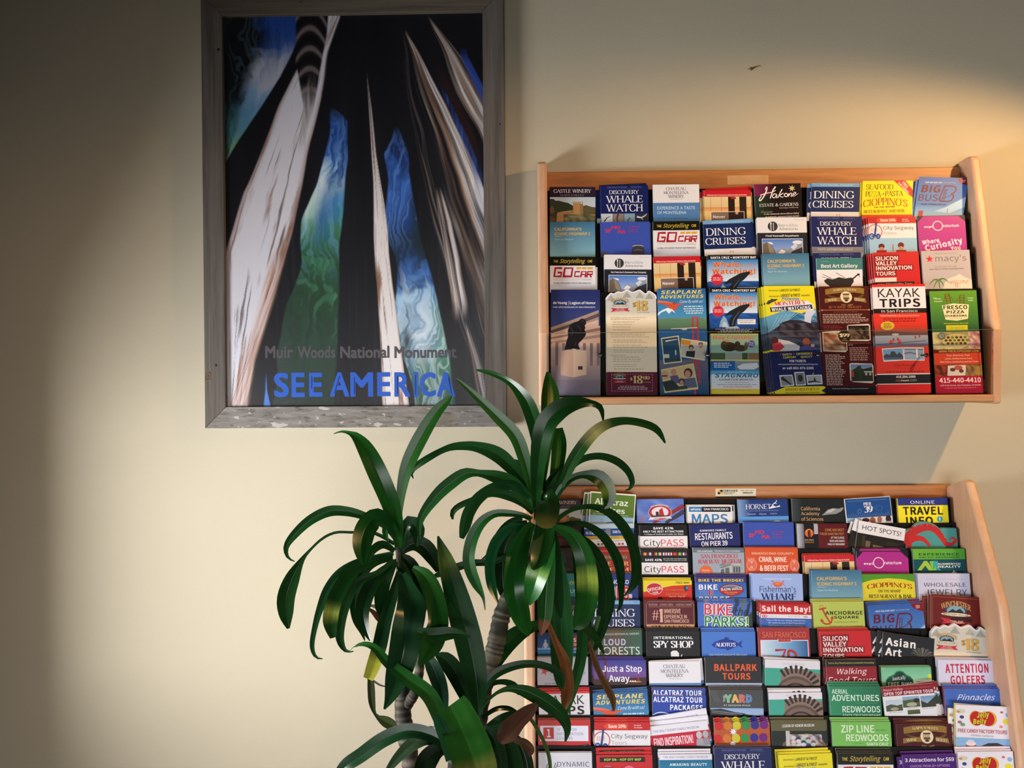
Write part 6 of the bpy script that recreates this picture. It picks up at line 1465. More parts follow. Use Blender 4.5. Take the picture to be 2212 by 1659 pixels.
b('L44', (1643, 1304, 1752, 1306), 'b81c26', 'red and white bay sailing leaflet', [R(0, 0, 100, 20, 'b81c26'), T('Sail the Bay!', 2, 3, 98, 18, 'f0e8ec', 'B'), R(0, 20, 100, 27.5, 'dcdce6'), ring(5, 24, 2.4, 2, 1.4, 'c02834'), ring(9.5, 24, 2.4, 2, 1.4, 'c02834'), T('Adventure Cat', 13, 22.5, 32, 25, 'c8889a', 'm'), K(54, 22.5, 82, 25, 1, 'c0b0bc'), T('yelp', 84, 22, 92, 26, '3a3a44', 'b'), R(0, 27.5, 100, 80, '3a5eb0', '4a78c4'), T('Take a ride on our sailing catamarans...', 10, 30, 90, 33.5, 'b4c8ec', 'b'), T("30+ years as one of San Francisco's", 14, 35, 86, 38.5, 'b4c8ec', 'b'), T('best ways to experience the Bay!', 15, 40, 84, 43.5, 'b4c8ec', 'b')], [(-3, -2, 0.3), (4, 2, 1.2), (-6, -4, 0)])
b('L45', (1755, 1300, 1865.4, 1299), 'b2c25c', 'lime shopping square leaflet with red anchor', [Ln([(18, 12), (24, 26), (32, 40)], 3.4, 'b83a20', 3), Ln([(12, 15), (26, 12)], 3, 'b83a20'), ring(17, 9.5, 3.4, 3, 1, 'b8603a'), Ln([(16, 34), (18, 40), (26, 43), (34, 40), (37, 30)], 3, 'b83a20', 3, True), G([(13, 38), (15, 32), (21, 38)], 'b83a20'), G([(33, 33), (37, 27), (40, 33)], 'b83a20'), T('ANCHORAGE', 24, 18, 97, 25.5, '262c18', 'B'), T('SQUARE', 40, 27.5, 89, 34, '262c18', 'B'), T("Fisherman's Wharf", 41, 37, 86, 41, '7a8650', 'l'), T('YOUR COMPLETE FISHERMAN', 30, 46, 95, 49, 'a84a3a', 'b')], [(-1, -2, 0.2), (-1.5, -3.5, 0.2), (-1, -4.5, 0)], edge='c89a6c')
b('L46', (1874.5, 1308, 1992.6, 1301.5), '3866b8', 'tilted blue sightseeing bus leaflet', bigbus(), [(-1, -2, 0.4), (-3, -3, 0.8), (-2, -5, 0.8)])
b('L47', (2011.7, 1283, 2122.6, 1291), '641c1a', 'maroon mansion booklet tilted at the end', [Ln([(3, 70), (3, 4), (96, 4), (96, 70)], 0.7, 'b8683c')] + winlogo(19, 13, 1.6, 'c0a064') + [E(58, 45, 22, 5, '3a1414'), T('SAN JOSE', 40, 47.5, 62, 51, 'e0b8b0', 'b')], [(-4, 1.5, -1), (-14, 4, -3)])

b('L50', (1161, 1368.7, 1262, 1368.7), '123472', 'blue aquarium leaflet with penguin', [R(0, 0, 100, 30, '14387c', '1c4a94'), E(17, 24, 3.4, 8, 'b8c4d8'), E(17, 15, 2.6, 3, '9ab0d0'), Ln([(13, 20), (11, 30)], 2, '8aa8cc'), Ln([(21, 20), (23, 30)], 2, '8aa8cc'), R(0, 30, 100, 33, '8ab4dc'), R(0, 33, 100, 60, '1c6cb8', '4a94d0'), E(84, 17, 13, 13, 'a82438'), T('$5', 76, 9, 92, 18, 'e8d8dc', 'B'), T('OFF', 77, 20, 91, 25, 'e8d8dc', 'b'), T('is it', 72, 36, 84, 40, 'b8d4ec', 'b'), T('SE', 30, 12, 38, 18, 'c8d4e8', 'b'), T('SI', 30, 21, 38, 27, '8ac048', 'b')], S1)
b('L51', (1283, 1361.5, 1386, 1361), '3c5648', 'dark green botanical garden leaflet', [RH(0, 0, 55, 60, '3a4a44', '5a4838'), RH(55, 0, 100, 60, '44483c', '2f5a4c'), T('SAN FRANCISCO BOTANICAL GARDEN', 3, 6, 94, 10, 'd0d4d0', 'm', 0, -1), T('CLOUD', 8, 17.5, 66, 31, 'b4b4d4', 'B'), T('FORESTS', 8, 34, 95, 50, 'c8d0d4', 'i')], [(0, -1.5, 0.2), (0.4, -3, 0)], edge='b09a80')
b('L52', (1395.8, 1364, 1511, 1364), '121216', 'black spy shop leaflet', [T('INTERNATIONAL', 14, 9, 87, 14, 'dcdce4', 'B'), T('SPY SHOP', 13, 17, 88, 30, 'e4e4ec', 'S'), G([(46, 50), (45, 38), (49, 35), (56, 35), (60, 39), (61, 50)], 'dcdce4'), Ln([(64, 46), (66, 42)], 1.6, 'dcdce4')], [(-0.4, -3, 0.1), (0.3, -5, 0), (0, -6, 0)], edge='8a8a88')
b('L53', (1515, 1364.6, 1631, 1364.6), '4474cc', 'blue fish restaurant leaflet', [G([(18, 24), (24, 19), (34, 15), (42, 13), (43, 9.5), (52, 11), (50, 14), (60, 16), (68, 21), (76, 15), (73, 23), (76, 30), (68, 25), (60, 29), (50, 33), (46, 34), (45, 31), (34, 31), (24, 28), (20, 26)], '1a3690'), T("ALIOTO'S", 25, 20, 63, 27, 'e0e4f0', 'S'), T("ON FISHERMAN'S WHARF", 13, 40, 84, 44, 'b4cce8', 'b')], [(0, -2, 0.1), (0, -4, 0), (0.4, -6, 0)], edge='8a94b8')
b('L54', (1637, 1357, 1747.7, 1357), 'a02e38', 'red and blue cinema ride leaflet', [T('SAN FRANCISCO', 8, 7, 93, 18, 'd0744a', 'l'), R(4, 22.5, 97, 80, 'dcdce8'), RH(5.5, 24, 50, 80, 'c8d8ec', '7ab0dc'), RH(50, 24, 95.5, 80, '7ab0dc', '2a5a9c'), R(38, 20, 64, 27, 'dcdce8'), R(39, 18, 63, 26, 'a02e38'), T('PIER 39', 41, 20.5, 61, 24.5, 'd0605a', 'b'), Ln([(32, 42), (52, 41), (44, 60)], 5, 'b02c34'), Ln([(58, 60), (58, 44), (66, 44), (72, 50), (70, 60)], 5, 'b02c34', 5, True)], [(-0.3, -0.8, 0.1)])
b('L55', (1770.5, 1364.6, 1880, 1362.7), 'c0202a', 'red technology tour leaflet in stack', silicon(), [(-2, -1, 0.3), (-4, -3, 0.4), (-2, -5, 0)])
b('L56', (1908, 1366, 2018, 1379), '20222a', 'black art museum leaflet leaning over', [T('Asian', 6, 8, 64, 24, 'e8e8ee', 'B'), T('Art', 6, 28, 38, 43, 'e8e8ee', 'B'), T('Museum', 6, 46, 70, 60, 'e8e8ee', 'B')] + [G([(78 + 18 * math.cos(t - 0.2), 32 + 11 * math.sin(t - 0.2)), (78, 40), (78 + 18 * math.cos(t + 0.2), 32 + 11 * math.sin(t + 0.2)), (78 + 24 * math.cos(t), 34 + 14 * math.sin(t))], c) for t, c in zip([math.pi * (1 + k / 6) for k in range(7)], ('4a4a48', '5c5c58', '50504e', '6a6662', '545452', '5e5c58', '4a4a48'))] + [E(78, 40, 10, 3, '403c3c')], [(-8, -3, -4), (-20, -2, -6)], edge='8a8680')
b('L57', (2011.7, 1367, 2135, 1376), 'd8d0c8', 'mansion tour card with zigzag roof edge', winch18(), [(-0.5, -0.6, 0)], top=WTOP)

b('L60', (1160.6, 1420, 1270, 1420), 'b4b4c4', 'grey store leaflet with red star by the plant', [ST(14, 27, 8, 'c02c48', 5, 0.4, 0.3), T("macy's", 26, 20, 95, 36, '8a88a0', 'l'), T('your Macys Visitor', 14, 48, 66, 52, '5c5c78', 'b'), T('Receive', 28, 41, 48, 44, '7a7a94', 'm')], S1)
b('L61', (1283, 1426, 1395, 1426), '2a3a94', 'purple dusk bridge leaflet', [R(0, 0, 100, 26, '2a3890', '6a4a98'), R(0, 26, 100, 50, '6a4a98', '3a2028'), G([(0, 36), (100, 32), (100, 60), (0, 60)], '3a1e24'), R(20, 0, 24, 50, '5a2030'), R(84, 28, 86, 40, '9a3040'), Ln([(24, 4), (50, 26), (85, 30), (100, 24)], 0.6, '7a3048', 0.6, True), E(78, 40, 14, 1.2, 'd08040'), T('Just a Step', 16, 10, 92, 25, 'e4e4f4', 'b'), T('Away...', 28, 28, 80, 44, 'e4e4f4', 'b')], [(-2, -2, 0.2), (-3, -4.5, 0.2), (-4, -5, 0)], edge='a03040')
b('L62', (1401, 1429, 1512, 1428), 'dedeea', 'white winery leaflet with fanned stack', chateau(), [(2, -1, 1.2), (-1, -3, -1), (6, 1, 2.6)], edge='dccabc')
b('L63', (1523, 1422, 1643.6, 1422), '24242a', 'black ballpark tours leaflet', [T('BALLPARK', 16, 10, 92, 22, 'd85a30', 'B'), T('TOURS', 30, 25.5, 80, 37, 'd85a30', 'B'), R(0, 43, 100, 80, 'a8b8dc'), T('AT&T PARK', 27, 46.5, 86, 55, '3a3a48', 's')], [(-0.4, -0.8, 0.2)])
b('L64', (1652.5, 1424, 1771, 1428), 'dcdcec', 'tilted sculpture museum leaflet', [R(0, 0, 100, 15, 'dcdcec'), T('DE YOUNG MUSEUM', 33, 5, 72, 9, 'b0b0c4', 'm')] + crown(56, 56), [(-0.5, -3, -0.8), (-1, -4, -2)])
b('L65', (1784, 1425, 1892, 1424), '8a1a2c', 'maroon food walking tour leaflet', [R(0, 0, 100, 14, '18161a'), T('Same Day Reservations Available Everyday', 4, 5, 96, 9, 'b0a840', 'b'), T('Walking', 20, 17, 80, 32, 'ecdce0', 'm', 0.25), T('Food Tours', 3, 33, 97, 48, 'ecdce0', 'm', 0.25)], [(-5, 1, 0.6), (-2, -4, -4)])
b('L66', (1902.7, 1442, 2010.8, 1441), '72b898', 'mint free bike leaflet', [R(0, 0, 100, 26, '6ab490', '8accac'), R(0, 24, 100, 80, 'd8e4e0'), R(0, 0, 8, 80, '7cbc9c'), G([(8, 60), (8, 24), (14, 18), (24, 14), (30, 8), (37, 6), (44, 8), (50, 14), (58, 18), (63, 24), (63, 60)], '2a7a4c'), G([(10, 60), (10, 25), (16, 20), (26, 16), (31, 10), (37, 8.5), (43, 10), (48, 16), (57, 20), (61, 25), (61, 60)], '143a3a'), T('basically', 22, 17, 48, 26, 'd8e4e0', 'm', 0.25, -6), T('FREE BIKE', 12, 29, 60, 39, 'd8e4e0', 'B'), T('We give you', 70, 27, 94, 30.5, 'a04a5a', 'b'), T('the gear', 70, 33, 88, 36, 'a04a5a', 'b'), E(96, 18, 4, 5, 'c8d848')], [(0.3, -1.5, 0.2), (0, -2.5, -0.2)])
b('L67', (2026, 1425, 2150, 1427), 'd2d2f0', 'white golf leaflet with tall red lettering', [T('ATTENTION', 12, 6, 87, 22, 'b82848', 'B', 0, -1.5), T('GOLFERS', 20, 26, 80, 41, 'b82848', 'B', 0, -1.5)], [(-0.2, -1.5, -0.3), (0, -3, 0)])

b('L70', (1163, 1494, 1273, 1492), 'dcdce6', 'white and red kayak leaflet by the plant', kayak(), [(0, -3, 0.1), (0, -5, 0)], edge='b84a50')
b('L71', (1280, 1498, 1398, 1494), '1d5a9c', 'blue seaplane leaflet under dry leaf', seaplane(), [(1, -1.5, 1), (0.6, -4, 1.4)])
b('L72', (1409, 1502, 1525, 1504), '2440a0', 'royal blue prison tour leaflet', [T('ALCATRAZ TOUR', 2, 2, 93, 12, 'e0e4f4', 'B'), T('PACKAGES', 33, 16, 94, 26, 'e0e4f4', 'B'), Ln([(0, 36), (10, 31), (24, 31), (40, 38), (56, 50)], 1.4, 'dce0f0', 1.4, True), E(22, 50, 22, 16, '6a7cc4'), E(24, 52, 12, 8, '1c2c70')], [(0, -11, 0.2), (0.5, -13, 0)], edge='c8b8b8')
b('L73', (1533, 1490, 1647.6, 1490.7), '46484c', 'charcoal ballpark yard leaflet', [T('THE', 21, 14, 33, 18, 'c8c8d0', 'b', 0, -90), T('Y', 28, 8.5, 41, 23, '6ab884', 'B', out='d8e0dc', ow=0.02), T('A', 41, 8.5, 54, 23, 'dcb050', 'B', out='e4dcc8', ow=0.02), T('R', 55, 8.5, 66, 23, 'cc5c54', 'B', out='e4ccc8', ow=0.02), T('D', 68, 8.5, 79, 23, '4a7cc0', 'B', out='c8d4e4', ow=0.02), T('AT MISSION ROCK', 25, 26.5, 76, 29.5, 'b8bcc4', 'b'), R(0, 33, 100, 70, '8cacdc', 'b4c8e4'), G([(0, 36), (20, 34), (50, 41), (80, 46), (100, 50), (100, 70), (0, 70)], '2a2c30'), Ln([(2, 38), (60, 44)], 1, '9a9ca4'), Ln([(2, 41), (50, 46)], 1, '8a8c94'), G([(50, 47), (76, 46), (74, 60), (54, 60)], 'dcdce0'), Ln([(10, 36), (66, 43)], 0.8, '3a4a7a')] + [Ln([(2 + 3 * i, 2), (10 + 3 * i, 22)], 0.4, '7a7c80') for i in range(4)], [(0, -2, 0.1), (0, -4, 0), (0, -5, 0)], edge='8a8078')
b('L74', (1660, 1497, 1775.4, 1495.6), 'dcdcec', 'second sculpture museum leaflet with stacked copies', [R(0, 0, 100, 12, 'dcdcec'), T('BOTTEGA DE YOUNG', 33, 4, 70, 7, 'b0b0c4', 'm')] + crown(58, 50), [(-0.5, -5, 0.6), (6, 1, 0.4), (0, -7, -0.5)])
b('L75', (1791.7, 1482.6, 1901.8, 1482.7), '24785a', 'dark green treetop adventure leaflet', [RH(0, 0, 100, 70, '2f8a64', '1f6a50'), T('AERIAL', 4, 5.5, 36, 14, 'c8e4d8', 'b'), T('ADVENTURES', 3, 16, 96, 28, 'c8e4d8', 'b'), K(36, 31, 92, 33.5, 1, '4a9a60', 'r'), T('REDWOODS', 23, 37.5, 97, 49.5, 'c8e4d8', 'b'), T('SANTA CRUZ MOUNTAINS', 23, 53, 97, 58.5, 'c8e4d8', 'b')], [(-0.3, -3, 0.1), (0.2, -5, 0), (-0.4, -7, 0)], edge='7ab0a0')
b('L76', (1903.6, 1484.5, 2016, 1476.5), 'd8d8e4', 'tilted wine country bus leaflet', [R(0, 0, 100, 18, '82182e'), T('Napa Valley', 3, 3.5, 41, 9.5, 'd8a8a8', 'b', 0.15), T('air conditioned - Amenities incl.', 45, 4, 96, 7, 'b86a70', 'm'), T('OPEN TOP SPRINTER TOUR', 3, 10.5, 98, 16.5, 'e8dce4', 'B'), R(0, 18, 100, 56, 'dce0ec'), R(4, 25, 36, 46, 'b0c8e0', 'd0d4d4'), G([(4, 36), (14, 33), (26, 36), (36, 34), (36, 46), (4, 46)], '4a5448'), E(20, 42, 8, 3, 'a09884'), R(37, 21, 70, 41, '8ab0d8', '6a7a5a'), G([(37, 28), (50, 27), (70, 26), (70, 41), (37, 41)], '4a5c40'), E(64, 29, 6, 4, '3a2c28'), E(54, 36, 10, 4, 'a8a898'), R(72, 22, 100, 43, '6a94c8', 'a8b8cc'), G([(72, 30), (84, 36), (100, 24), (100, 43), (72, 43)], '343c34'), R(44, 46, 68, 54, '4a5c38', '3a4a30')] + [Ln([(46 + 4 * i, 46), (44 + 4 * i, 54)], 0.7, '6a7a50') for i in range(6)] + [K(6, 48, 36, 50, 1, 'a0a0ac', 'c'), K(44, 42.5, 66, 44.5, 1, 'a0a0ac', 'c'), K(72, 45, 96, 47, 1, 'a0a0ac', 'c')], [(6, 3, 4), (10, 5, 5), (13, 9, 6)])
b('L77', (2040, 1488, 2160, 1488), '4268c0', 'blue leaflet with white script lettering', [T('Pinnacles', 24, 9, 90, 20, 'dce0f0', 'l', 0.5, 0), T('Pinnacles', 24, 28, 90, 39, 'c8b8d0', 'l', 0.5, 0)], [(-0.2, -2, 0), (0, -4, 0), (0, -6, 0)], edge='b07084')

b('L80', (1162, 1556, 1275, 1556), 'b42a2a', 'red visitor information leaflet', [R(4, 10, 96, 38, 'd8d8ec'), R(10, 13, 30, 34, 'b42a2a'), T('1', 17, 16, 24, 31, 'dcd4e0', 'B'), T('SF VISITOR', 36, 14, 74, 19.5, '7a7a94', 'l'), T('INFORMATION', 36, 22, 86, 27.5, '7a7a94', 'l'), T('CENTERS', 36, 30, 66, 35.5, '7a7a94', 'l'), G([(0, 56), (96, 43), (96, 49), (0, 61)], '241a1e'), T('Bienvenue Welcome Willkommen', 14, 48.5, 92, 51.5, 'b8b0b4', 'm', 0, -7)], [(0, -1, 0), (0, -2, 0)])
b('L81', (1283.5, 1560, 1404, 1560), 'b81c22', 'white and red scooter tour leaflet', segway(), [(0, -3, 0.4), (-0.5, -5, 0.3), (0, -6.5, -0.2)], edge='c8484c')
b('L82', (1402, 1570, 1528, 1557), 'dcdcec', 'slanted red and white family museum leaflet', [T('THE WALT DISNEY FAMILY MUSEUM', 6, 7, 84, 11, '5a5a74', 'm'), R(0, 15, 100, 40, 'b81c38'), T('FIND INSPIRATION!', 5, 20, 72, 34, 'ecdce8', 'b'), E(83, 22, 5, 6, 'b8b8c0'), E(94, 22, 5, 6, 'a8a8b0'), G([(78, 28), (88, 28), (90, 40), (76, 40)], '9a9aa8'), G([(89, 28), (99, 28), (100, 40), (88, 40)], '8a8a98'), R(0, 40, 100, 42, 'e0e0ec'), R(0, 42, 100, 90, '3a84c0', '6ab0e0')], [(2, -7, 0.6), (3, -10, 1.6), (1, -13, 3)])
b('L83', (1542.7, 1561, 1662, 1560), 'a8522c', 'rainbow ball picture leaflet', [T('', 0, 0, 1, 1, 'fff')] if False else [G([(0, 14), (98, 11), (98, 19), (0, 24)], 'b0562c'), R(0, 0, 100, 3, '8a6a58')] +
  [E(8 + 16.4 * i + dx, 6 + dy - 0.3 * i, 7.6, 7.8, c, 14) for (dx, dy) in ((0, 0), (-2.5, 22)) for i, c in enumerate(('c0202c', 'c8742c', 'c8c030', '2a8a48', '2c2a8a', '6a1c7c'))] + [R(0, 36, 96, 44, 'b0562c')] + [ST(34, 16, 7, 'e0e0ec', 9, 0.5), ST(32, 37.5, 6.5, 'e0e0ec', 9, 0.5)], [(0, -2, 0.2), (-1, -4, 0.4), (0, -6, -0.3)], edge='b89888')
b('L84', (1665.5, 1557, 1782.7, 1557), '1c2420', 'olive-topped flower painting museum leaflet', [R(0, 0, 100, 18, '5c583e'), T('LEGION OF HONOR MUSEUM', 20, 6, 79, 11, 'dcdce0', 'b', 0, -1.5), G([(16, 52), (20, 40), (28, 34), (30, 18), (34, 18), (36, 32), (50, 26), (64, 22), (84, 26), (94, 34), (100, 44), (100, 62), (14, 62)], '6a5a4c'), N(30, 24, 92, 56, ['d0d0dc', 'a8b0c4', 'b84a3a', '7a4a40', '5a6a78', 'c8a060', '2a2a50', '8ac0b8'], 12, 8, 5)] + [E(40 + 9 * (i % 5), 30 + 6 * (i // 5) + (i % 2) * 2, 4.4, 3.6, ('c8c8d8', '34345c', 'a8c0c8', '8a4a44', 'b8b0c8', 'd0c8b8')[i % 6], 9) for i in range(18)] + [R(26, 18, 33, 50, 'c0bcc4')], [(4, 0.5, 0.3), (0, -3, 0), (0, -4, 0)], edge='9a9484')
b('L85', (1796.6, 1560, 1923.6, 1560), '74b85c', 'light green zip line leaflet', [T('ZIP LINE', 15, 5, 72, 17, 'd8ecd4', 'b'), K(75, 12, 96, 16, 1, '5a9c48'), T('REDWOODS', 23, 20, 95, 31, 'd8ecd4', 'b'), T('SANTA CRUZ', 57, 33.5, 94, 38.5, 'd8ecd4', 'b'), T('MOUNTAINS', 57, 41, 94, 46, 'd8ecd4', 'b'), K(38, 34, 54, 36, 1, '5a9c48')], [(0, -2.5, 0.1), (0.4, -4.5, 0), (0, -6, 0)], edge='b4ccb0')
b('L86', (1935.4, 1564, 2055.4, 1564), '451016', 'dark red wine trolley leaflet in thick stack', trolley(), [(-2, -3, 0.1), (-3, -6, 0.2), (-1, -8, 0)], edge='8a5a58')
b('L87', (2063.5, 1522, 2184.7, 1527), 'e2e2f2', 'candy factory leaflet standing tall', jelly(), [(1, -1.5, -2.2), (-5, 4, -1), (-9, 8, -1.5)], edge='d8c860')

b('L90', (1163, 1626, 1278.6, 1626), 'c8c8d6', 'pale grey wine tour leaflet', [T('DYNAMIC', 35, 16, 95, 25, '4a4a58', 'l'), T('WINE TOURS', 35, 29, 95, 36, '6a6a78', 'l'), ring(10, 33, 5, 5, 0.8, '4a4a56'), ring(24, 33, 5, 5, 0.8, '4a4a56'), Ln([(10, 33), (15, 26), (22, 26), (24, 33)], 0.9, '4a4a56'), Ln([(15, 26), (17, 20), (24, 18)], 1.4, '3a3a46'), Ln([(28, 30), (32, 18), (34, 24), (31, 28)], 1.2, '3a3a46')], [(0, -0.8, 0)], edge='b0aca8')
b('L91', (1288, 1631.5, 1408.8, 1630.7), 'bc2028', 'red bus route map with black banner', [R(6, 3.5, 87, 12, '1c181c'), T('HOP ON - HOP OFF MAP', 14, 5.5, 80, 9.8, 'b4cc48', 'B'), E(20, 26, 12, 8, 'd06a80'), E(58, 26, 10, 8, 'd06a80'), R(10, 20, 30, 22, '7a1c2c')], [(-0.4, -4, 0.4), (-0.8, -7.5, 0.8), (0, -10, 0.4)], edge='c8484c')
b('L92', (1424, 1630, 1537.8, 1629), '1f6a94', 'teal family museum leaflet with white top', [R(0, 0, 100, 10, 'dcdcec'), T('THE WALT DISNEY FAMILY MUSEUM', 7, 3, 92, 6.8, '5a5a74', 'm'), R(0, 10, 100, 60, '1f6a94', '2c84a8'), T('AWAKING BEAUTY', 19, 16, 90, 21, 'c8dcec', 'B'), T('Eyvind Earle', 10, 25, 94, 36, 'c8dcec', 's')], [(-2, -3, 0.2), (-3, -5, 0.2), (-1, -7, 0)], edge='c8c4d0')
b('L93', (1542.7, 1617, 1665.5, 1615), '16205a', 'navy whale watch leaflet at the front', discovery(), [(-1, -1, 0.3), (-2, -2.5, 1.2), (1, -3, -1)])
b('L94', (1681, 1630.7, 1797, 1627), 'e2d624', 'yellow whale boat leaflet with dolphin', princess(), [(-1, -3, 0.3), (-3, -5, 0), (-4, -7, 0)], edge='c8c470')
b('L95', (1808.8, 1627, 1928, 1627), '14140f', 'storytelling car leaflet', gocar(), [(-0.5, -2, 0.1), (0, -4, 0), (0.3, -6, 0)], edge='8a8a88')
b('L96', (1949, 1631.7, 2063.5, 1629), '461a74', 'purple attractions discount leaflet', [T('3 Attractions for $69', 4, 5, 97, 13.5, 'e4dcf0', 'b'), T('CHOOSE FROM 20+ OPTIONS', 13, 18, 88, 22.5, 'a884c4', 'b'), R(0, 27, 100, 90, 'cfdcec'), T('Save up to 50%', 5, 30, 72, 40, '3a2a70', 'b'), E(88, 34, 8, 6, 'd0cc48')], [(-9, 5, 0), (-1, -2, 0.2), (0, -4, 0)], edge='8a6aa8')
b('L97', (2068, 1624, 2188, 1623), 'e2e2f2', 'candy factory leaflet in the lowest pocket seen', jelly(), [(-1, -2, 0.2), (-0.6, -4.5, 0.1), (0, -6, 0)], edge='dcb8c4')
# ------------------------------------------------------------------ the plant
PB_ = at(1090, 1659, 0.56)
pot_c = Vector((PB_.x, -0.58, 0))
plant = empty('potted_dracaena', pot_c)
tag(plant, 'tall dracaena with long arching green leaves in front of the racks', 'plant')
mb = MB()
prof = [(0.0, 0.0), (0.12, 0.0), (0.128, 0.01), (0.165, 0.30), (0.172, 0.305), (0.172, 0.335), (0.158, 0.337), (0.152, 0.29), (0.0, 0.29)]
for i in range(40):
    a, c = 2 * math.pi * i / 40, 2 * math.pi * (i + 1) / 40
    for (r0, z0), (r1, z1) in zip(prof[:-1], prof[1:]):
        q = [(r0 * math.cos(a), r0 * math.sin(a), z0), (r0 * math.cos(c), r0 * math.sin(c), z0), (r1 * math.cos(c), r1 * math.sin(c), z1), (r1 * math.cos(a), r1 * math.sin(a), z1)]
        if r0 == 0: q = q[1:]
        if r1 == 0: q = q[:3]
        mb.poly(q, '777')
mb.build('pot', M_POT, plant, smooth=False, weld=True)
mb = MB()
for i in range(40):
    a, c = 2 * math.pi * i / 40, 2 * math.pi * (i + 1) / 40
    mb.poly([(0, 0, 0.3), (0.152 * math.cos(a), 0.152 * math.sin(a), 0.296), (0.152 * math.cos(c), 0.152 * math.sin(c), 0.296)], '222')
mb.build('soil', M_SOIL, plant)


def tube(name, pts, radii, cols, rings=True):
    """stem through world points; thicker collars where old leaves fell off"""
    P = catmull([tuple(p) + (r,) for p, r in zip(pts, radii)], 14)
    mb = MB()
    K_ = 14
    prev = None
    for i, p in enumerate(P):
        a, c = Vector(P[max(i - 1, 0)][:3]), Vector(P[min(i + 1, len(P) - 1)][:3])
        t = (c - a).normalized()
        s = t.cross(Vector((0, 1, 0))).normalized()
        u_ = s.cross(t)
        scar = rings and rnd.random() < 0.3
        rr = p[3] * (1 + (0.07 if scar else 0.0) + 0.05 * math.sin(i * 1.7))
        ring_ = [Vector(p[:3]) + (s * math.cos(2 * math.pi * k / K_) + u_ * math.sin(2 * math.pi * k / K_)) * rr for k in range(K_)]
        f = i / (len(P) - 1)
        cc = mixc(cols[0], cols[1], f)
        if scar: cc = mixc(cc, '8a7e6c', rnd.uniform(0.1, 0.5))
        else: cc = mixc(cc, '14100e', rnd.uniform(0, 0.35))
        if prev:
            for k in range(K_):
                mb.poly([prev[0][k], prev[0][(k + 1) % K_], ring_[(k + 1) % K_], ring_[k]], [prev[1], prev[1], cc, cc])
        prev = (ring_, cc)
    return rebase(mb.build(name, M_BARK, smooth=True, weld=True), plant)


def pxs(l):
    return [at(x, y, d) for x, y, d in l]


soil = lambda dx, dy: Vector((pot_c.x + dx, pot_c.y + dy, 0.285))
tube('stem', [soil(-0.06, 0.03)] + pxs([(905, 1800, 0.50), (887, 1643, 0.47), (872, 1560, 0.46), (870, 1490, 0.45), (872, 1400, 0.44), (868, 1300, 0.44), (859, 1180, 0.44)]),
     [0.019, 0.017, 0.0155, 0.015, 0.0135, 0.011, 0.009, 0.004], ('2a221e', '2c2e20'))
tube('stem', pxs([(878, 1524, 0.455), (896, 1496, 0.475), (906, 1450, 0.49), (908, 1380, 0.5)]), [0.010, 0.009, 0.008, 0.006], ('2c2420', '2a2a1e'))
tube('stem', [soil(0.02, 0.05)] + pxs([(1030, 1850, 0.55), (1022, 1700, 0.53), (1035, 1540, 0.53), (1052, 1460, 0.52), (1072, 1390, 0.51), (1084, 1330, 0.50), (1108, 1270, 0.49), (1150, 1180, 0.48), (1168, 1110, 0.47), (1172, 1060, 0.465)]),
     [0.019, 0.018, 0.0165, 0.0150, 0.0150, 0.0155, 0.0150, 0.013, 0.011, 0.008, 0.003], ('2a221e', '242c1c'))
tube('stem', [soil(0.07, -0.04)] + pxs([(1010, 1820, 0.63), (985, 1700, 0.64), (975, 1620, 0.64)]), [0.016, 0.014, 0.011, 0.006], ('2a221e', '202a1a'))

GREENS = ['1f5a26', '2a6a2c', '245f2a', '1b5026', '2f7230', '1d5530']


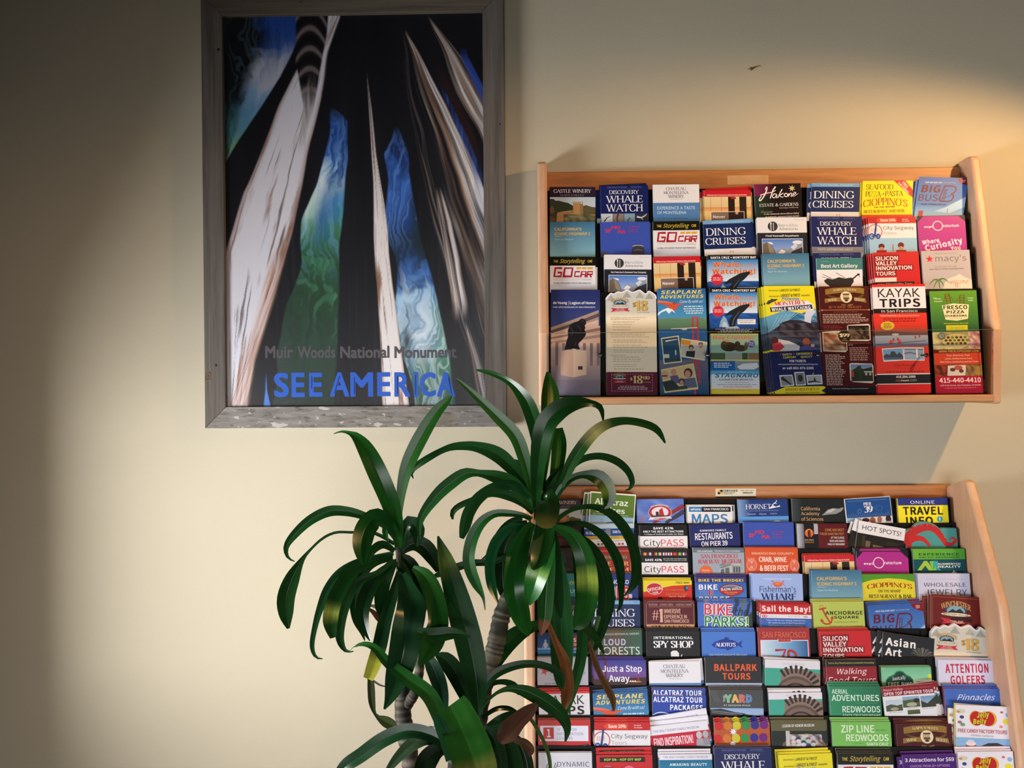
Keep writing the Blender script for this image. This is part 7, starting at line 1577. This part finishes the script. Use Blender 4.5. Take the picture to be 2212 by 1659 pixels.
def leaf(pts, hw, d0, d1, bow=0.0, roll=0.0, fold=0.3, c=None, tip=None, stripe=None, widths=None, name='leaf', label=None, patch=None, ripple=0.0):
    """a strap leaf along photo-measured points; depth runs from d0 at the base to d1 at the tip"""
    n = len(pts)
    raw = catmull([(x, y, i / (n - 1), (widths[i] * 0.93 if widths else 0)) for i, (x, y) in enumerate(pts)], 6)
    # even out by length
    ln = [0.0]
    for p, q in zip(raw[:-1], raw[1:]):
        ln.append(ln[-1] + math.hypot(q[0] - p[0], q[1] - p[1]))
    L_ = ln[-1]
    NS = max(14, min(34, int(L_ / 9)))
    xs = np.linspace(0, L_, NS + 1)
    px, py, ww = (np.interp(xs, ln, [r[k] for r in raw]) for k in (0, 1, 3))
    W3 = []
    for i in range(NS + 1):
        t = i / NS
        W3.append(at(px[i], py[i], d0 + (d1 - d0) * t + bow * math.sin(math.pi * t)))
    base_c = hexc(c or GREENS[rnd.randrange(len(GREENS))])
    if base_c[1] > base_c[0] * 1.3: base_c = (base_c[0] * 0.48, base_c[1] * 0.44, base_c[2] * 0.34)
    mb = MB()
    SS = (-1.0, -0.8, -0.6, -0.4, -0.2, -0.06, 0.0, 0.06, 0.2, 0.4, 0.6, 0.8, 1.0)
    ph = rnd.random() * 6
    vein = [rnd.random() for _ in SS]
    hw = (hw or 1) * 0.93
    rows, cols = [], []
    for i in range(NS + 1):
        t = i / NS
        tan = (W3[min(i + 1, NS)] - W3[max(i - 1, 0)]).normalized()
        view = (CO - W3[i]).normalized()
        side = tan.cross(view).normalized()
        nrm = side.cross(tan).normalized()
        ra = math.radians(roll) * (0.4 + 0.6 * t)
        sd = side * math.cos(ra) + nrm * math.sin(ra)
        nn = nrm * math.cos(ra) - side * math.sin(ra)
        dist = (CO - W3[i]).length
        if widths:
            h = ww[i] * dist / FPX
        else:
            pr = min(1.0, 0.30 + 1.5 * t) if t < 0.5 else (1 - ((t - 0.5) / 0.5) ** 2.2) ** 0.9
            h = hw * max(pr, 0.035) * dist / FPX
        h = max(h, 0.0006)
        row = []
        for s in SS:
            off = fold * abs(s) * h + ripple * h * math.sin(9 * t + ph + (2 if s > 0 else 0)) * abs(s)
            row.append(W3[i] + sd * (s * h) + nn * off)
        rows.append(row)
        cr_ = []
        for k, s in enumerate(SS):
            f = 0.84 + 0.32 * vein[k]
            cc = tuple(v * f for v in base_c)
            if k == 6: cc = mixc(cc, tuple(min(1, v * 1.5) for v in base_c), 0.6)
            if stripe and abs(s) < 0.4:
                cc = mixc(cc, stripe, 0.75 * max(0, math.sin(math.pi * min(1, t * 1.1))) * (1 if abs(s) < 0.1 or (i * 3 + k) % 3 else 0.5))
            if patch:
                a_, b2, pc = patch
                m_ = max(0, 1 - abs(t - a_) / b2)
                cc = mixc(cc, pc, 0.8 * m_ * (1 if k % 2 else 0.75))
            if tip:
                m_ = min(1, max(0, (t - tip[0]) / max(0.02, tip[1])))
                cc = mixc(cc, tip[2], m_)
            cr_.append(cc)
        cols.append(cr_)
    for i in range(NS):
        for k in range(len(SS) - 1):
            mb.poly([rows[i][k], rows[i][k + 1], rows[i + 1][k + 1], rows[i + 1][k]], [cols[i][k], cols[i][k + 1], cols[i + 1][k + 1], cols[i + 1][k]])
    o = rebase(mb.build(name, M_LEAF, smooth=True, weld=True), plant)
    if label: o['label'] = label
    return o


BRN = '5a3a20'
YEL = 'a8a83c'
# -- right crown, upright and arching blades
leaf([(1190, 1075), (1203, 1010), (1208, 960), (1206, 925)], 18, 0.46, 0.40, c='1d5a26', stripe='4a7a2c', widths=[8, 15, 17, 10])
leaf([(1168, 1075), (1178, 970), (1186, 905), (1189, 858), (1186, 825), (1183, 803)], 20, 0.46, 0.40, stripe='c8b85a', c='2a5a1c', widths=[6, 14, 19, 21, 13, 3], label='leaf with pale yellow centre')
leaf([(1160, 1095), (1167, 1000), (1162, 943), (1148, 890), (1130, 855), (1100, 824), (1062, 806), (1029, 799)], 17, 0.47, 0.36, c='205826', widths=[7, 13, 17, 18, 15, 8, 6, 2], roll=12)
leaf([(1156, 1100), (1147, 1045), (1132, 990), (1112, 940), (1072, 898), (1032, 860), (1000, 830), (985, 818)], 15, 0.48, 0.50, c='34803a', widths=[7, 12, 15, 16, 14, 9, 5, 2], roll=-14)
leaf([(1158, 1098), (1163, 1000), (1176, 925), (1205, 888), (1240, 872), (1275, 871), (1297, 881), (1303, 908)], 24, 0.50, 0.52, bow=0.05, c='1b4f24', widths=[7, 18, 24, 24, 17, 8, 7, 2], roll=10)
leaf([(1195, 1080), (1218, 1035), (1238, 994), (1273, 945), (1305, 919), (1346, 909), (1387, 914), (1419, 928), (1437, 957)], 14, 0.46, 0.44, bow=0.03, c='225826', widths=[6, 10, 14, 14, 12, 9, 9, 8, 2], patch=(0.5, 0.12, 'a89a5c'))
leaf([(1178, 1075), (1213, 1026), (1251, 995), (1292, 985), (1330, 995), (1356, 1017), (1366, 1042), (1360, 1056), (1350, 1059)], 9, 0.47, 0.42, c='1d5428', widths=[8, 11, 8, 8, 9, 8, 6, 3, 1])
leaf([(1198, 1080), (1212, 1056), (1234, 1034), (1262, 1026), (1292, 1033), (1312, 1057), (1314, 1084), (1305, 1098)], 18, 0.47, 0.46, c='1d5226', widths=[6, 8, 8, 9, 19, 18, 14, 3], patch=(0.78, 0.12, '7a8a3a'), roll=20)
leaf([(1195, 1130), (1212, 1115), (1238, 1100), (1276, 1094), (1314, 1106), (1343, 1133), (1363, 1168), (1373, 1205), (1374, 1248), (1360, 1276), (1347, 1288)], 11, 0.48, 0.40, c='224f26', widths=[5, 5, 5, 6, 10, 12, 12, 12, 11, 5, 1])
leaf([(1196, 1140), (1212, 1135), (1238, 1130), (1267, 1134), (1298, 1154), (1322, 1185), (1338, 1222), (1342, 1275), (1340, 1310), (1331, 1322)], 10, 0.48, 0.41, c='1b4a26', widths=[5, 5, 6, 7, 10, 11, 11, 7, 4, 1])
leaf([(1200, 1138), (1238, 1160), (1275, 1190), (1301, 1240), (1310, 1297), (1300, 1350), (1286, 1400), (1272, 1412)], 20, 0.45, 0.42, c='16401f', widths=[6, 14, 19, 20, 19, 14, 5, 1])
leaf([(1198, 1138), (1235, 1155), (1258, 1190), (1268, 1230), (1270, 1285), (1260, 1330), (1246, 1352), (1240, 1358)], 25, 0.50, 0.46, bow=0.03, c='205c24', widths=[7, 16, 21, 24, 25, 22, 11, 2], patch=(0.55, 0.12, '8a9a3c'), roll=-15)
leaf([(1178, 1090), (1182, 1072), (1184, 1092), (1180, 1116), (1177, 1134), (1176, 1141)], 25, 0.50, 0.60, c='1e4a22', widths=[10, 22, 27, 26, 18, 4], tip=(0.6, 0.4, '6a6a34'), fold=-0.2)
leaf([(1176, 1120), (1175, 1150), (1170, 1180), (1161, 1212), (1150, 1230)], 22, 0.56, 0.62, c='205826', widths=[16, 22, 23, 18, 4])
leaf([(1150, 1130), (1132, 1160), (1117, 1200), (1111, 1240), (1112, 1285), (1124, 1330), (1138, 1362), (1142, 1374)], 25, 0.52, 0.58, bow=0.05, c='24702c', widths=[8, 17, 24, 26, 26, 22, 11, 2], roll=18)
leaf([(1184, 1140), (1180, 1180), (1170, 1215), (1160, 1245), (1150, 1280), (1142, 1306)], 25, 0.56, 0.60, bow=0.03, c='2a7838', widths=[14, 22, 26, 26, 19, 4], patch=(0.6, 0.1, '7a9a4a'), roll=-20)
leaf([(1188, 1150), (1186, 1200), (1182, 1255), (1178, 1310), (1177, 1335), (1172, 1356), (1168, 1372)], 16, 0.50, 0.52, c='22662a', widths=[7, 14, 17, 17, 14, 10, 2], tip=(0.84, 0.03, '6a4430'), roll=10)
leaf([(1194, 1140), (1200, 1190), (1203, 1250), (1207, 1300), (1212, 1335)], 13, 0.46, 0.44, c='1a4822', widths=[6, 12, 13, 11, 2])
leaf([(1192, 1160), (1206, 1240), (1212, 1330), (1213, 1410), (1214, 1465), (1216, 1495)], 25, 0.43, 0.41, c='2c6a3c', widths=[6, 18, 25, 25, 17, 3], roll=8)
leaf([(1240, 1190), (1252, 1280), (1258, 1360), (1255, 1420), (1244, 1468), (1230, 1515), (1222, 1548)], 12, 0.44, 0.41, c='1f5428', widths=[5, 10, 12, 12, 11, 8, 2])
leaf([(1180, 1335), (1190, 1362), (1203, 1392), (1218, 1425), (1226, 1465), (1225, 1500), (1217, 1537)], 12, 0.50, 0.48, c='6a4224', widths=[5, 6, 8, 12, 13, 13, 3], name='withered_leaf', label='long dry brown leaf', fold=0.5, ripple=0.2)
leaf([(1272, 1385), (1284, 1425), (1297, 1458), (1312, 1487), (1324, 1512), (1326, 1536)], 7, 0.43, 0.41, c='5c3f28', widths=[3, 7, 6, 8, 7, 2], name='withered_leaf', label='narrow dry brown leaf', fold=0.5)
leaf([(1294, 1330), (1283, 1370), (1276, 1405), (1265, 1412), (1259, 1402)], 4, 0.43, 0.42, c='4a7a4a', widths=[5, 5, 3, 3, 1])
leaf([(1262, 1352), (1285, 1375), (1305, 1412)], 8, 0.45, 0.42, c='2a5a2c', widths=[12, 9, 2])
# -- right crown, blades to the left
leaf([(1155, 1085), (1137, 1046), (1110, 1014), (1075, 982), (1029, 965), (985, 964), (955, 973), (919, 993), (894, 1011), (889, 1025), (893, 1034)], 17, 0.46, 0.40, c='1d4f26', widths=[7, 11, 16, 18, 12, 9, 7, 8, 7, 3, 1])
leaf([(1150, 1100), (1130, 1066), (1104, 1042), (1072, 1030), (1034, 1022), (1005, 1023), (975, 1042), (944, 1070), (914, 1110), (905, 1140), (908, 1168)], 14, 0.49, 0.52, c='2a6a34', widths=[7, 12, 16, 15, 8, 13, 15, 14, 10, 6, 1])
leaf([(1152, 1108), (1130, 1088), (1099, 1070), (1061, 1066), (1021, 1080), (990, 1094), (977, 1108), (978, 1122)], 10, 0.47, 0.44, c='1b4824', widths=[6, 8, 12, 8, 7, 7, 6, 2])
leaf([(1145, 1075), (1110, 1048), (1070, 1051), (1034, 1074), (1012, 1105), (1002, 1138), (996, 1163)], 15, 0.51, 0.60, c='235f38', widths=[6, 12, 12, 14, 15, 14, 6], roll=25, fold=0.35)
leaf([(1148, 1122), (1129, 1113), (1100, 1109), (1068, 1110), (1041, 1128), (1022, 1160), (1013, 1200), (1017, 1230), (1030, 1262), (1044, 1290), (1048, 1318)], 13, 0.50, 0.54, c='22642c', widths=[6, 6, 8, 9, 12, 14, 14, 14, 11, 4, 1], stripe=None, roll=-15)
leaf([(1146, 1140), (1126, 1136), (1098, 1143), (1074, 1166), (1061, 1197), (1057, 1230), (1062, 1268), (1075, 1302)], 13, 0.51, 0.57, c='26704a', widths=[6, 7, 11, 13, 13, 12, 11, 2], roll=20)
leaf([(1140, 1130), (1112, 1145), (1092, 1180), (1086, 1225), (1087, 1270), (1092, 1300)], 19, 0.47, 0.48, c='183f1e', widths=[8, 15, 19, 19, 14, 3])
leaf([(1128, 1118), (1100, 1130), (1076, 1156), (1062, 1190), (1040, 1210)], 8, 0.46, 0.44, c='1a4022', widths=[6, 8, 7, 5, 2])
leaf([(1150, 1150), (1110, 1195), (1060, 1214), (1020, 1216), (985, 1226), (955, 1238), (935, 1246)], 8, 0.48, 0.50, c='1d4a2c', widths=[5, 6, 7, 8, 9, 8, 3])
leaf([(1155, 1090), (1152, 1060), (1152, 1010), (1151, 975)], 6, 0.45, 0.42, c='1c3f20', widths=[6, 8, 7, 2])
leaf([(1172, 1100), (1180, 1060), (1200, 1025), (1222, 1010)], 10, 0.45, 0.44, c='2a5c30', widths=[6, 10, 9, 4])
leaf([(1162, 1075), (1140, 1020), (1118, 1000), (1098, 995)], 8, 0.45, 0.42, c='1a4020', widths=[6, 8, 7, 3])

# -- left crown
leaf([(860, 1190), (857, 1140), (842, 1085), (815, 1022), (790, 972), (770, 945), (756, 936), (738, 932), (721, 937)], 22, 0.44, 0.46, bow=0.03, c='256c2c', widths=[6, 15, 21, 23, 19, 11, 5, 2.5, 1], roll=-12)
leaf([(860, 1190), (861, 1125), (867, 1065), (880, 1008), (906, 952), (940, 895), (966, 866), (976, 855)], 17, 0.44, 0.42, c='2a6a28', widths=[5, 7, 11, 16, 18, 15, 9, 2], roll=16)
leaf([(856, 1165), (830, 1136), (785, 1114), (745, 1104), (708, 1105), (668, 1125), (634, 1157), (618, 1182), (622, 1204), (637, 1213)], 11, 0.44, 0.48, c='1f5a2a', widths=[6, 6, 9, 11, 12, 11, 9, 6, 3, 1])
leaf([(856, 1160), (838, 1128), (812, 1118), (790, 1140), (781, 1172), (781, 1200), (786, 1222)], 23, 0.46, 0.56, c='20602a', widths=[8, 14, 22, 24, 23, 15, 3], roll=14)
leaf([(852, 1175), (810, 1152), (760, 1150), (726, 1150), (697, 1163), (670, 1188), (652, 1210), (632, 1248), (618, 1290), (618, 1328), (623, 1358)], 17, 0.44, 0.50, c='205424', widths=[4, 4, 3, 3, 3, 3, 6, 16, 19, 15, 3])
leaf([(850, 1195), (810, 1205), (772, 1218), (735, 1240), (708, 1275), (691, 1316), (680, 1356), (674, 1395), (682, 1419), (697, 1423)], 10, 0.45, 0.52, c='235c38', widths=[5, 7, 11, 12, 11, 8, 6, 5, 3, 1])
leaf([(848, 1200), (808, 1212), (766, 1230), (736, 1270), (718, 1312), (714, 1346), (720, 1378)], 17, 0.45, 0.54, c='1f5226', widths=[5, 9, 15, 17, 17, 16, 7], patch=(0.78, 0.09, '9aa84c'))
leaf([(850, 1208), (818, 1236), (774, 1256), (752, 1292), (738, 1334), (734, 1378), (746, 1405), (764, 1407)], 11, 0.46, 0.53, c='204f2c', widths=[5, 6, 9, 11, 11, 9, 4, 1])
leaf([(846, 1206), (806, 1216), (782, 1240), (768, 1290), (770, 1335), (782, 1365), (788, 1384)], 13, 0.44, 0.47, c='1b4822', widths=[5, 10, 13, 13, 10, 5, 1])
leaf([(850, 1215), (820, 1240), (796, 1278), (784, 1322), (790, 1358), (800, 1384)], 18, 0.45, 0.52, c='173d22', widths=[5, 11, 17, 16, 10, 2], roll=-20)
leaf([(856, 1212), (840, 1230), (826, 1270), (824, 1312), (828, 1336)], 16, 0.45, 0.49, c='1f4f24', widths=[6, 14, 16, 14, 4])
leaf([(862, 1235), (850, 1282), (832, 1340), (820, 1395), (806, 1440), (795, 1467)], 15, 0.47, 0.55, c='1f4c30', widths=[6, 11, 15, 16, 15, 11], tip=(0.72, 0.12, YEL))
leaf([(868, 1240), (882, 1280), (888, 1312), (880, 1355), (872, 1405), (858, 1462), (842, 1508), (830, 1532)], 33, 0.49, 0.56, bow=0.05, c='1f4a30', widths=[10, 22, 32, 34, 33, 26, 11, 2], roll=8, patch=(0.38, 0.06, '3a5a44'))
leaf([(866, 1185), (878, 1140), (890, 1130), (903, 1148), (900, 1180)], 16, 0.43, 0.44, c='194022', widths=[6, 15, 18, 16, 5])
leaf([(864, 1195), (890, 1175), (915, 1180), (935, 1205), (945, 1235)], 16, 0.43, 0.42, c='183a20', widths=[6, 15, 19, 16, 4])
leaf([(862, 1200), (885, 1215), (905, 1255), (912, 1300), (906, 1350)], 15, 0.43, 0.44, c='193f22', widths=[6, 13, 15, 14, 4])
leaf([(858, 1205), (872, 1235), (890, 1290), (897, 1330)], 12, 0.44, 0.46, c='1d4a26', widths=[6, 12, 13, 4])
leaf([(852, 1190), (828, 1176), (806, 1188), (795, 1215)], 10, 0.45, 0.48, c='1f5026', widths=[5, 9, 9, 2])
leaf([(862, 1178), (850, 1140), (838, 1128), (832, 1150), (838, 1170)], 8, 0.45, 0.48, c='2a6a34', widths=[5, 8, 8, 7, 2])
leaf([(862, 1180), (880, 1160), (896, 1130), (907, 1125)], 7, 0.43, 0.41, c='1d4a24', widths=[5, 10, 12, 5])
leaf([(840, 1320), (826, 1322), (810, 1310), (793, 1308)], 5, 0.46, 0.49, c='8a7c70', widths=[2, 4, 4, 1], name='withered_leaf', label='small grey dry leaf')
leaf([(838, 1340), (822, 1338), (806, 1322), (792, 1312)], 6, 0.46, 0.48, c='5a3a2a', widths=[2, 7, 5, 1], name='withered_leaf', label='small brown dry leaf')
leaf([(800, 1460), (802, 1490), (804, 1520), (812, 1545), (832, 1558), (850, 1568), (858, 1572)], 9, 0.5, 0.52, c='4a5a3a', widths=[6, 8, 7, 3, 11, 10, 3], label='faded olive leaf')
leaf([(806, 1470), (822, 1480), (840, 1484)], 2, 0.5, 0.5, c='5a5040', widths=[2, 2, 1])

# -- middle shoot
leaf([(1034, 1545), (1030, 1480), (1016, 1405), (997, 1330), (978, 1262), (962, 1210), (952, 1178), (946, 1158)], 30, 0.56, 0.50, c='1f5030', widths=[8, 22, 30, 30, 25, 18, 9, 2], roll=-10, patch=(0.86, 0.12, '5a6a2c'))
leaf([(1030, 1535), (1048, 1465), (1078, 1410), (1115, 1373), (1155, 1352), (1195, 1346)], 21, 0.55, 0.46, c='225c2e', widths=[7, 17, 22, 19, 11, 3], roll=12)
leaf([(1030, 1540), (1044, 1490), (1070, 1456), (1112, 1438), (1152, 1434), (1190, 1443), (1212, 1460), (1216, 1486)], 9, 0.55, 0.50, c='234f30', widths=[5, 8, 10, 9, 8, 8, 8, 2])
leaf([(1040, 1530), (1055, 1512), (1078, 1494), (1108, 1487), (1146, 1497), (1187, 1520), (1214, 1545), (1226, 1575), (1221, 1602)], 15, 0.57, 0.56, c='1f5226', widths=[3, 3, 4, 8, 15, 17, 14, 8, 2], roll=-12)
leaf([(1040, 1520), (1060, 1480), (1090, 1473), (1112, 1484), (1122, 1500)], 8, 0.54, 0.5, c='2a5c30', widths=[4, 5, 6, 9, 3])
leaf([(1042, 1550), (1070, 1532), (1098, 1530), (1120, 1540)], 4, 0.56, 0.52, c='1d4426', widths=[4, 5, 5, 2])
leaf([(1048, 1575), (1080, 1560), (1110, 1548), (1128, 1545)], 12, 0.58, 0.58, c='1f4a28', widths=[6, 14, 13, 6])
leaf([(1160, 1520), (1142, 1537), (1118, 1558), (1094, 1585), (1080, 1604)], 20, 0.58, 0.62, c='4a342a', widths=[4, 14, 18, 22, 8], name='withered_leaf', label='broad folded brown leaf', fold=0.4, ripple=0.15)
leaf([(1140, 1545), (1158, 1570), (1176, 1605), (1187, 1640), (1190, 1690)], 4, 0.56, 0.54, c='5a7a4a', widths=[4, 4, 4, 4, 3])
leaf([(1020, 1540), (1005, 1500), (985, 1455), (962, 1425), (942, 1415)], 20, 0.55, 0.52, c='1b3f24', widths=[6, 15, 20, 17, 4])
leaf([(1026, 1530), (1024, 1480), (1014, 1430), (1002, 1390), (992, 1372)], 15, 0.53, 0.49, c='2a5a38', widths=[6, 14, 16, 13, 4])
leaf([(892, 1226), (918, 1246), (938, 1290), (946, 1345), (932, 1388), (918, 1415), (905, 1437)], 22, 0.52, 0.62, c='245c26', widths=[5, 18, 22, 23, 26, 17, 3], roll=10)
leaf([(962, 1545), (955, 1500), (944, 1462), (928, 1430), (912, 1425)], 17, 0.55, 0.54, c='2c5a4a', widths=[5, 14, 17, 14, 4])
leaf([(900, 1365), (935, 1372), (970, 1368), (1000, 1370), (1016, 1376)], 14, 0.60, 0.58, c='22562a', widths=[10, 16, 14, 6, 2])
# -- low front shoot
leaf([(990, 1660), (972, 1605), (952, 1552), (925, 1500), (880, 1466), (836, 1430), (810, 1400), (786, 1391), (768, 1396), (757, 1406)], 17, 0.64, 0.56, c='2a6c30', widths=[10, 15, 17, 17, 15, 11, 8, 5, 2, 1], roll=-10)
leaf([(972, 1524), (982, 1542), (1000, 1580), (1018, 1625), (1030, 1670), (1036, 1710)], 42, 0.64, 0.76, c='2c6a2c', widths=[36, 40, 43, 45, 44, 34], fold=0.14, patch=(0.75, 0.14, '6a6a34'), roll=8)
leaf([(975, 1640), (965, 1600), (948, 1560), (935, 1540)], 12, 0.66, 0.7, c='2c6a4a', widths=[12, 14, 12, 3])
leaf([(985, 1650), (968, 1612), (928, 1587), (880, 1579), (830, 1597), (780, 1632), (745, 1656), (720, 1690)], 15, 0.65, 0.66, c='1d4c30', widths=[6, 12, 14, 15, 16, 15, 13, 6], roll=-10)
leaf([(965, 1620), (930, 1598), (905, 1600), (880, 1616), (852, 1645), (828, 1680)], 13, 0.62, 0.62, c='34563c', widths=[6, 11, 14, 13, 9, 4])
leaf([(975, 1600), (955, 1586), (930, 1578), (910, 1582)], 8, 0.58, 0.54, c='2a5650', widths=[5, 9, 9, 3])
leaf([(960, 1620), (940, 1625), (920, 1650), (912, 1700)], 20, 0.63, 0.66, c='152c1c', widths=[8, 18, 22, 18])
leaf([(1050, 1575), (1066, 1600), (1075, 1640), (1078, 1700)], 20, 0.6, 0.66, c='16301c', widths=[8, 18, 21, 18])
leaf([(1060, 1570), (1095, 1600), (1112, 1645), (1118, 1700)], 17, 0.58, 0.62, c='1b4024', widths=[6, 15, 17, 16])
leaf([(1080, 1580), (1115, 1600), (1136, 1640), (1144, 1700)], 13, 0.58, 0.6, c='1d3a24', widths=[5, 12, 14, 12])
leaf([(1110, 1600), (1130, 1604), (1146, 1620), (1142, 1634)], 8, 0.6, 0.62, c='4a3428', widths=[3, 9, 9, 2], name='withered_leaf', label='curled brown leaf end')
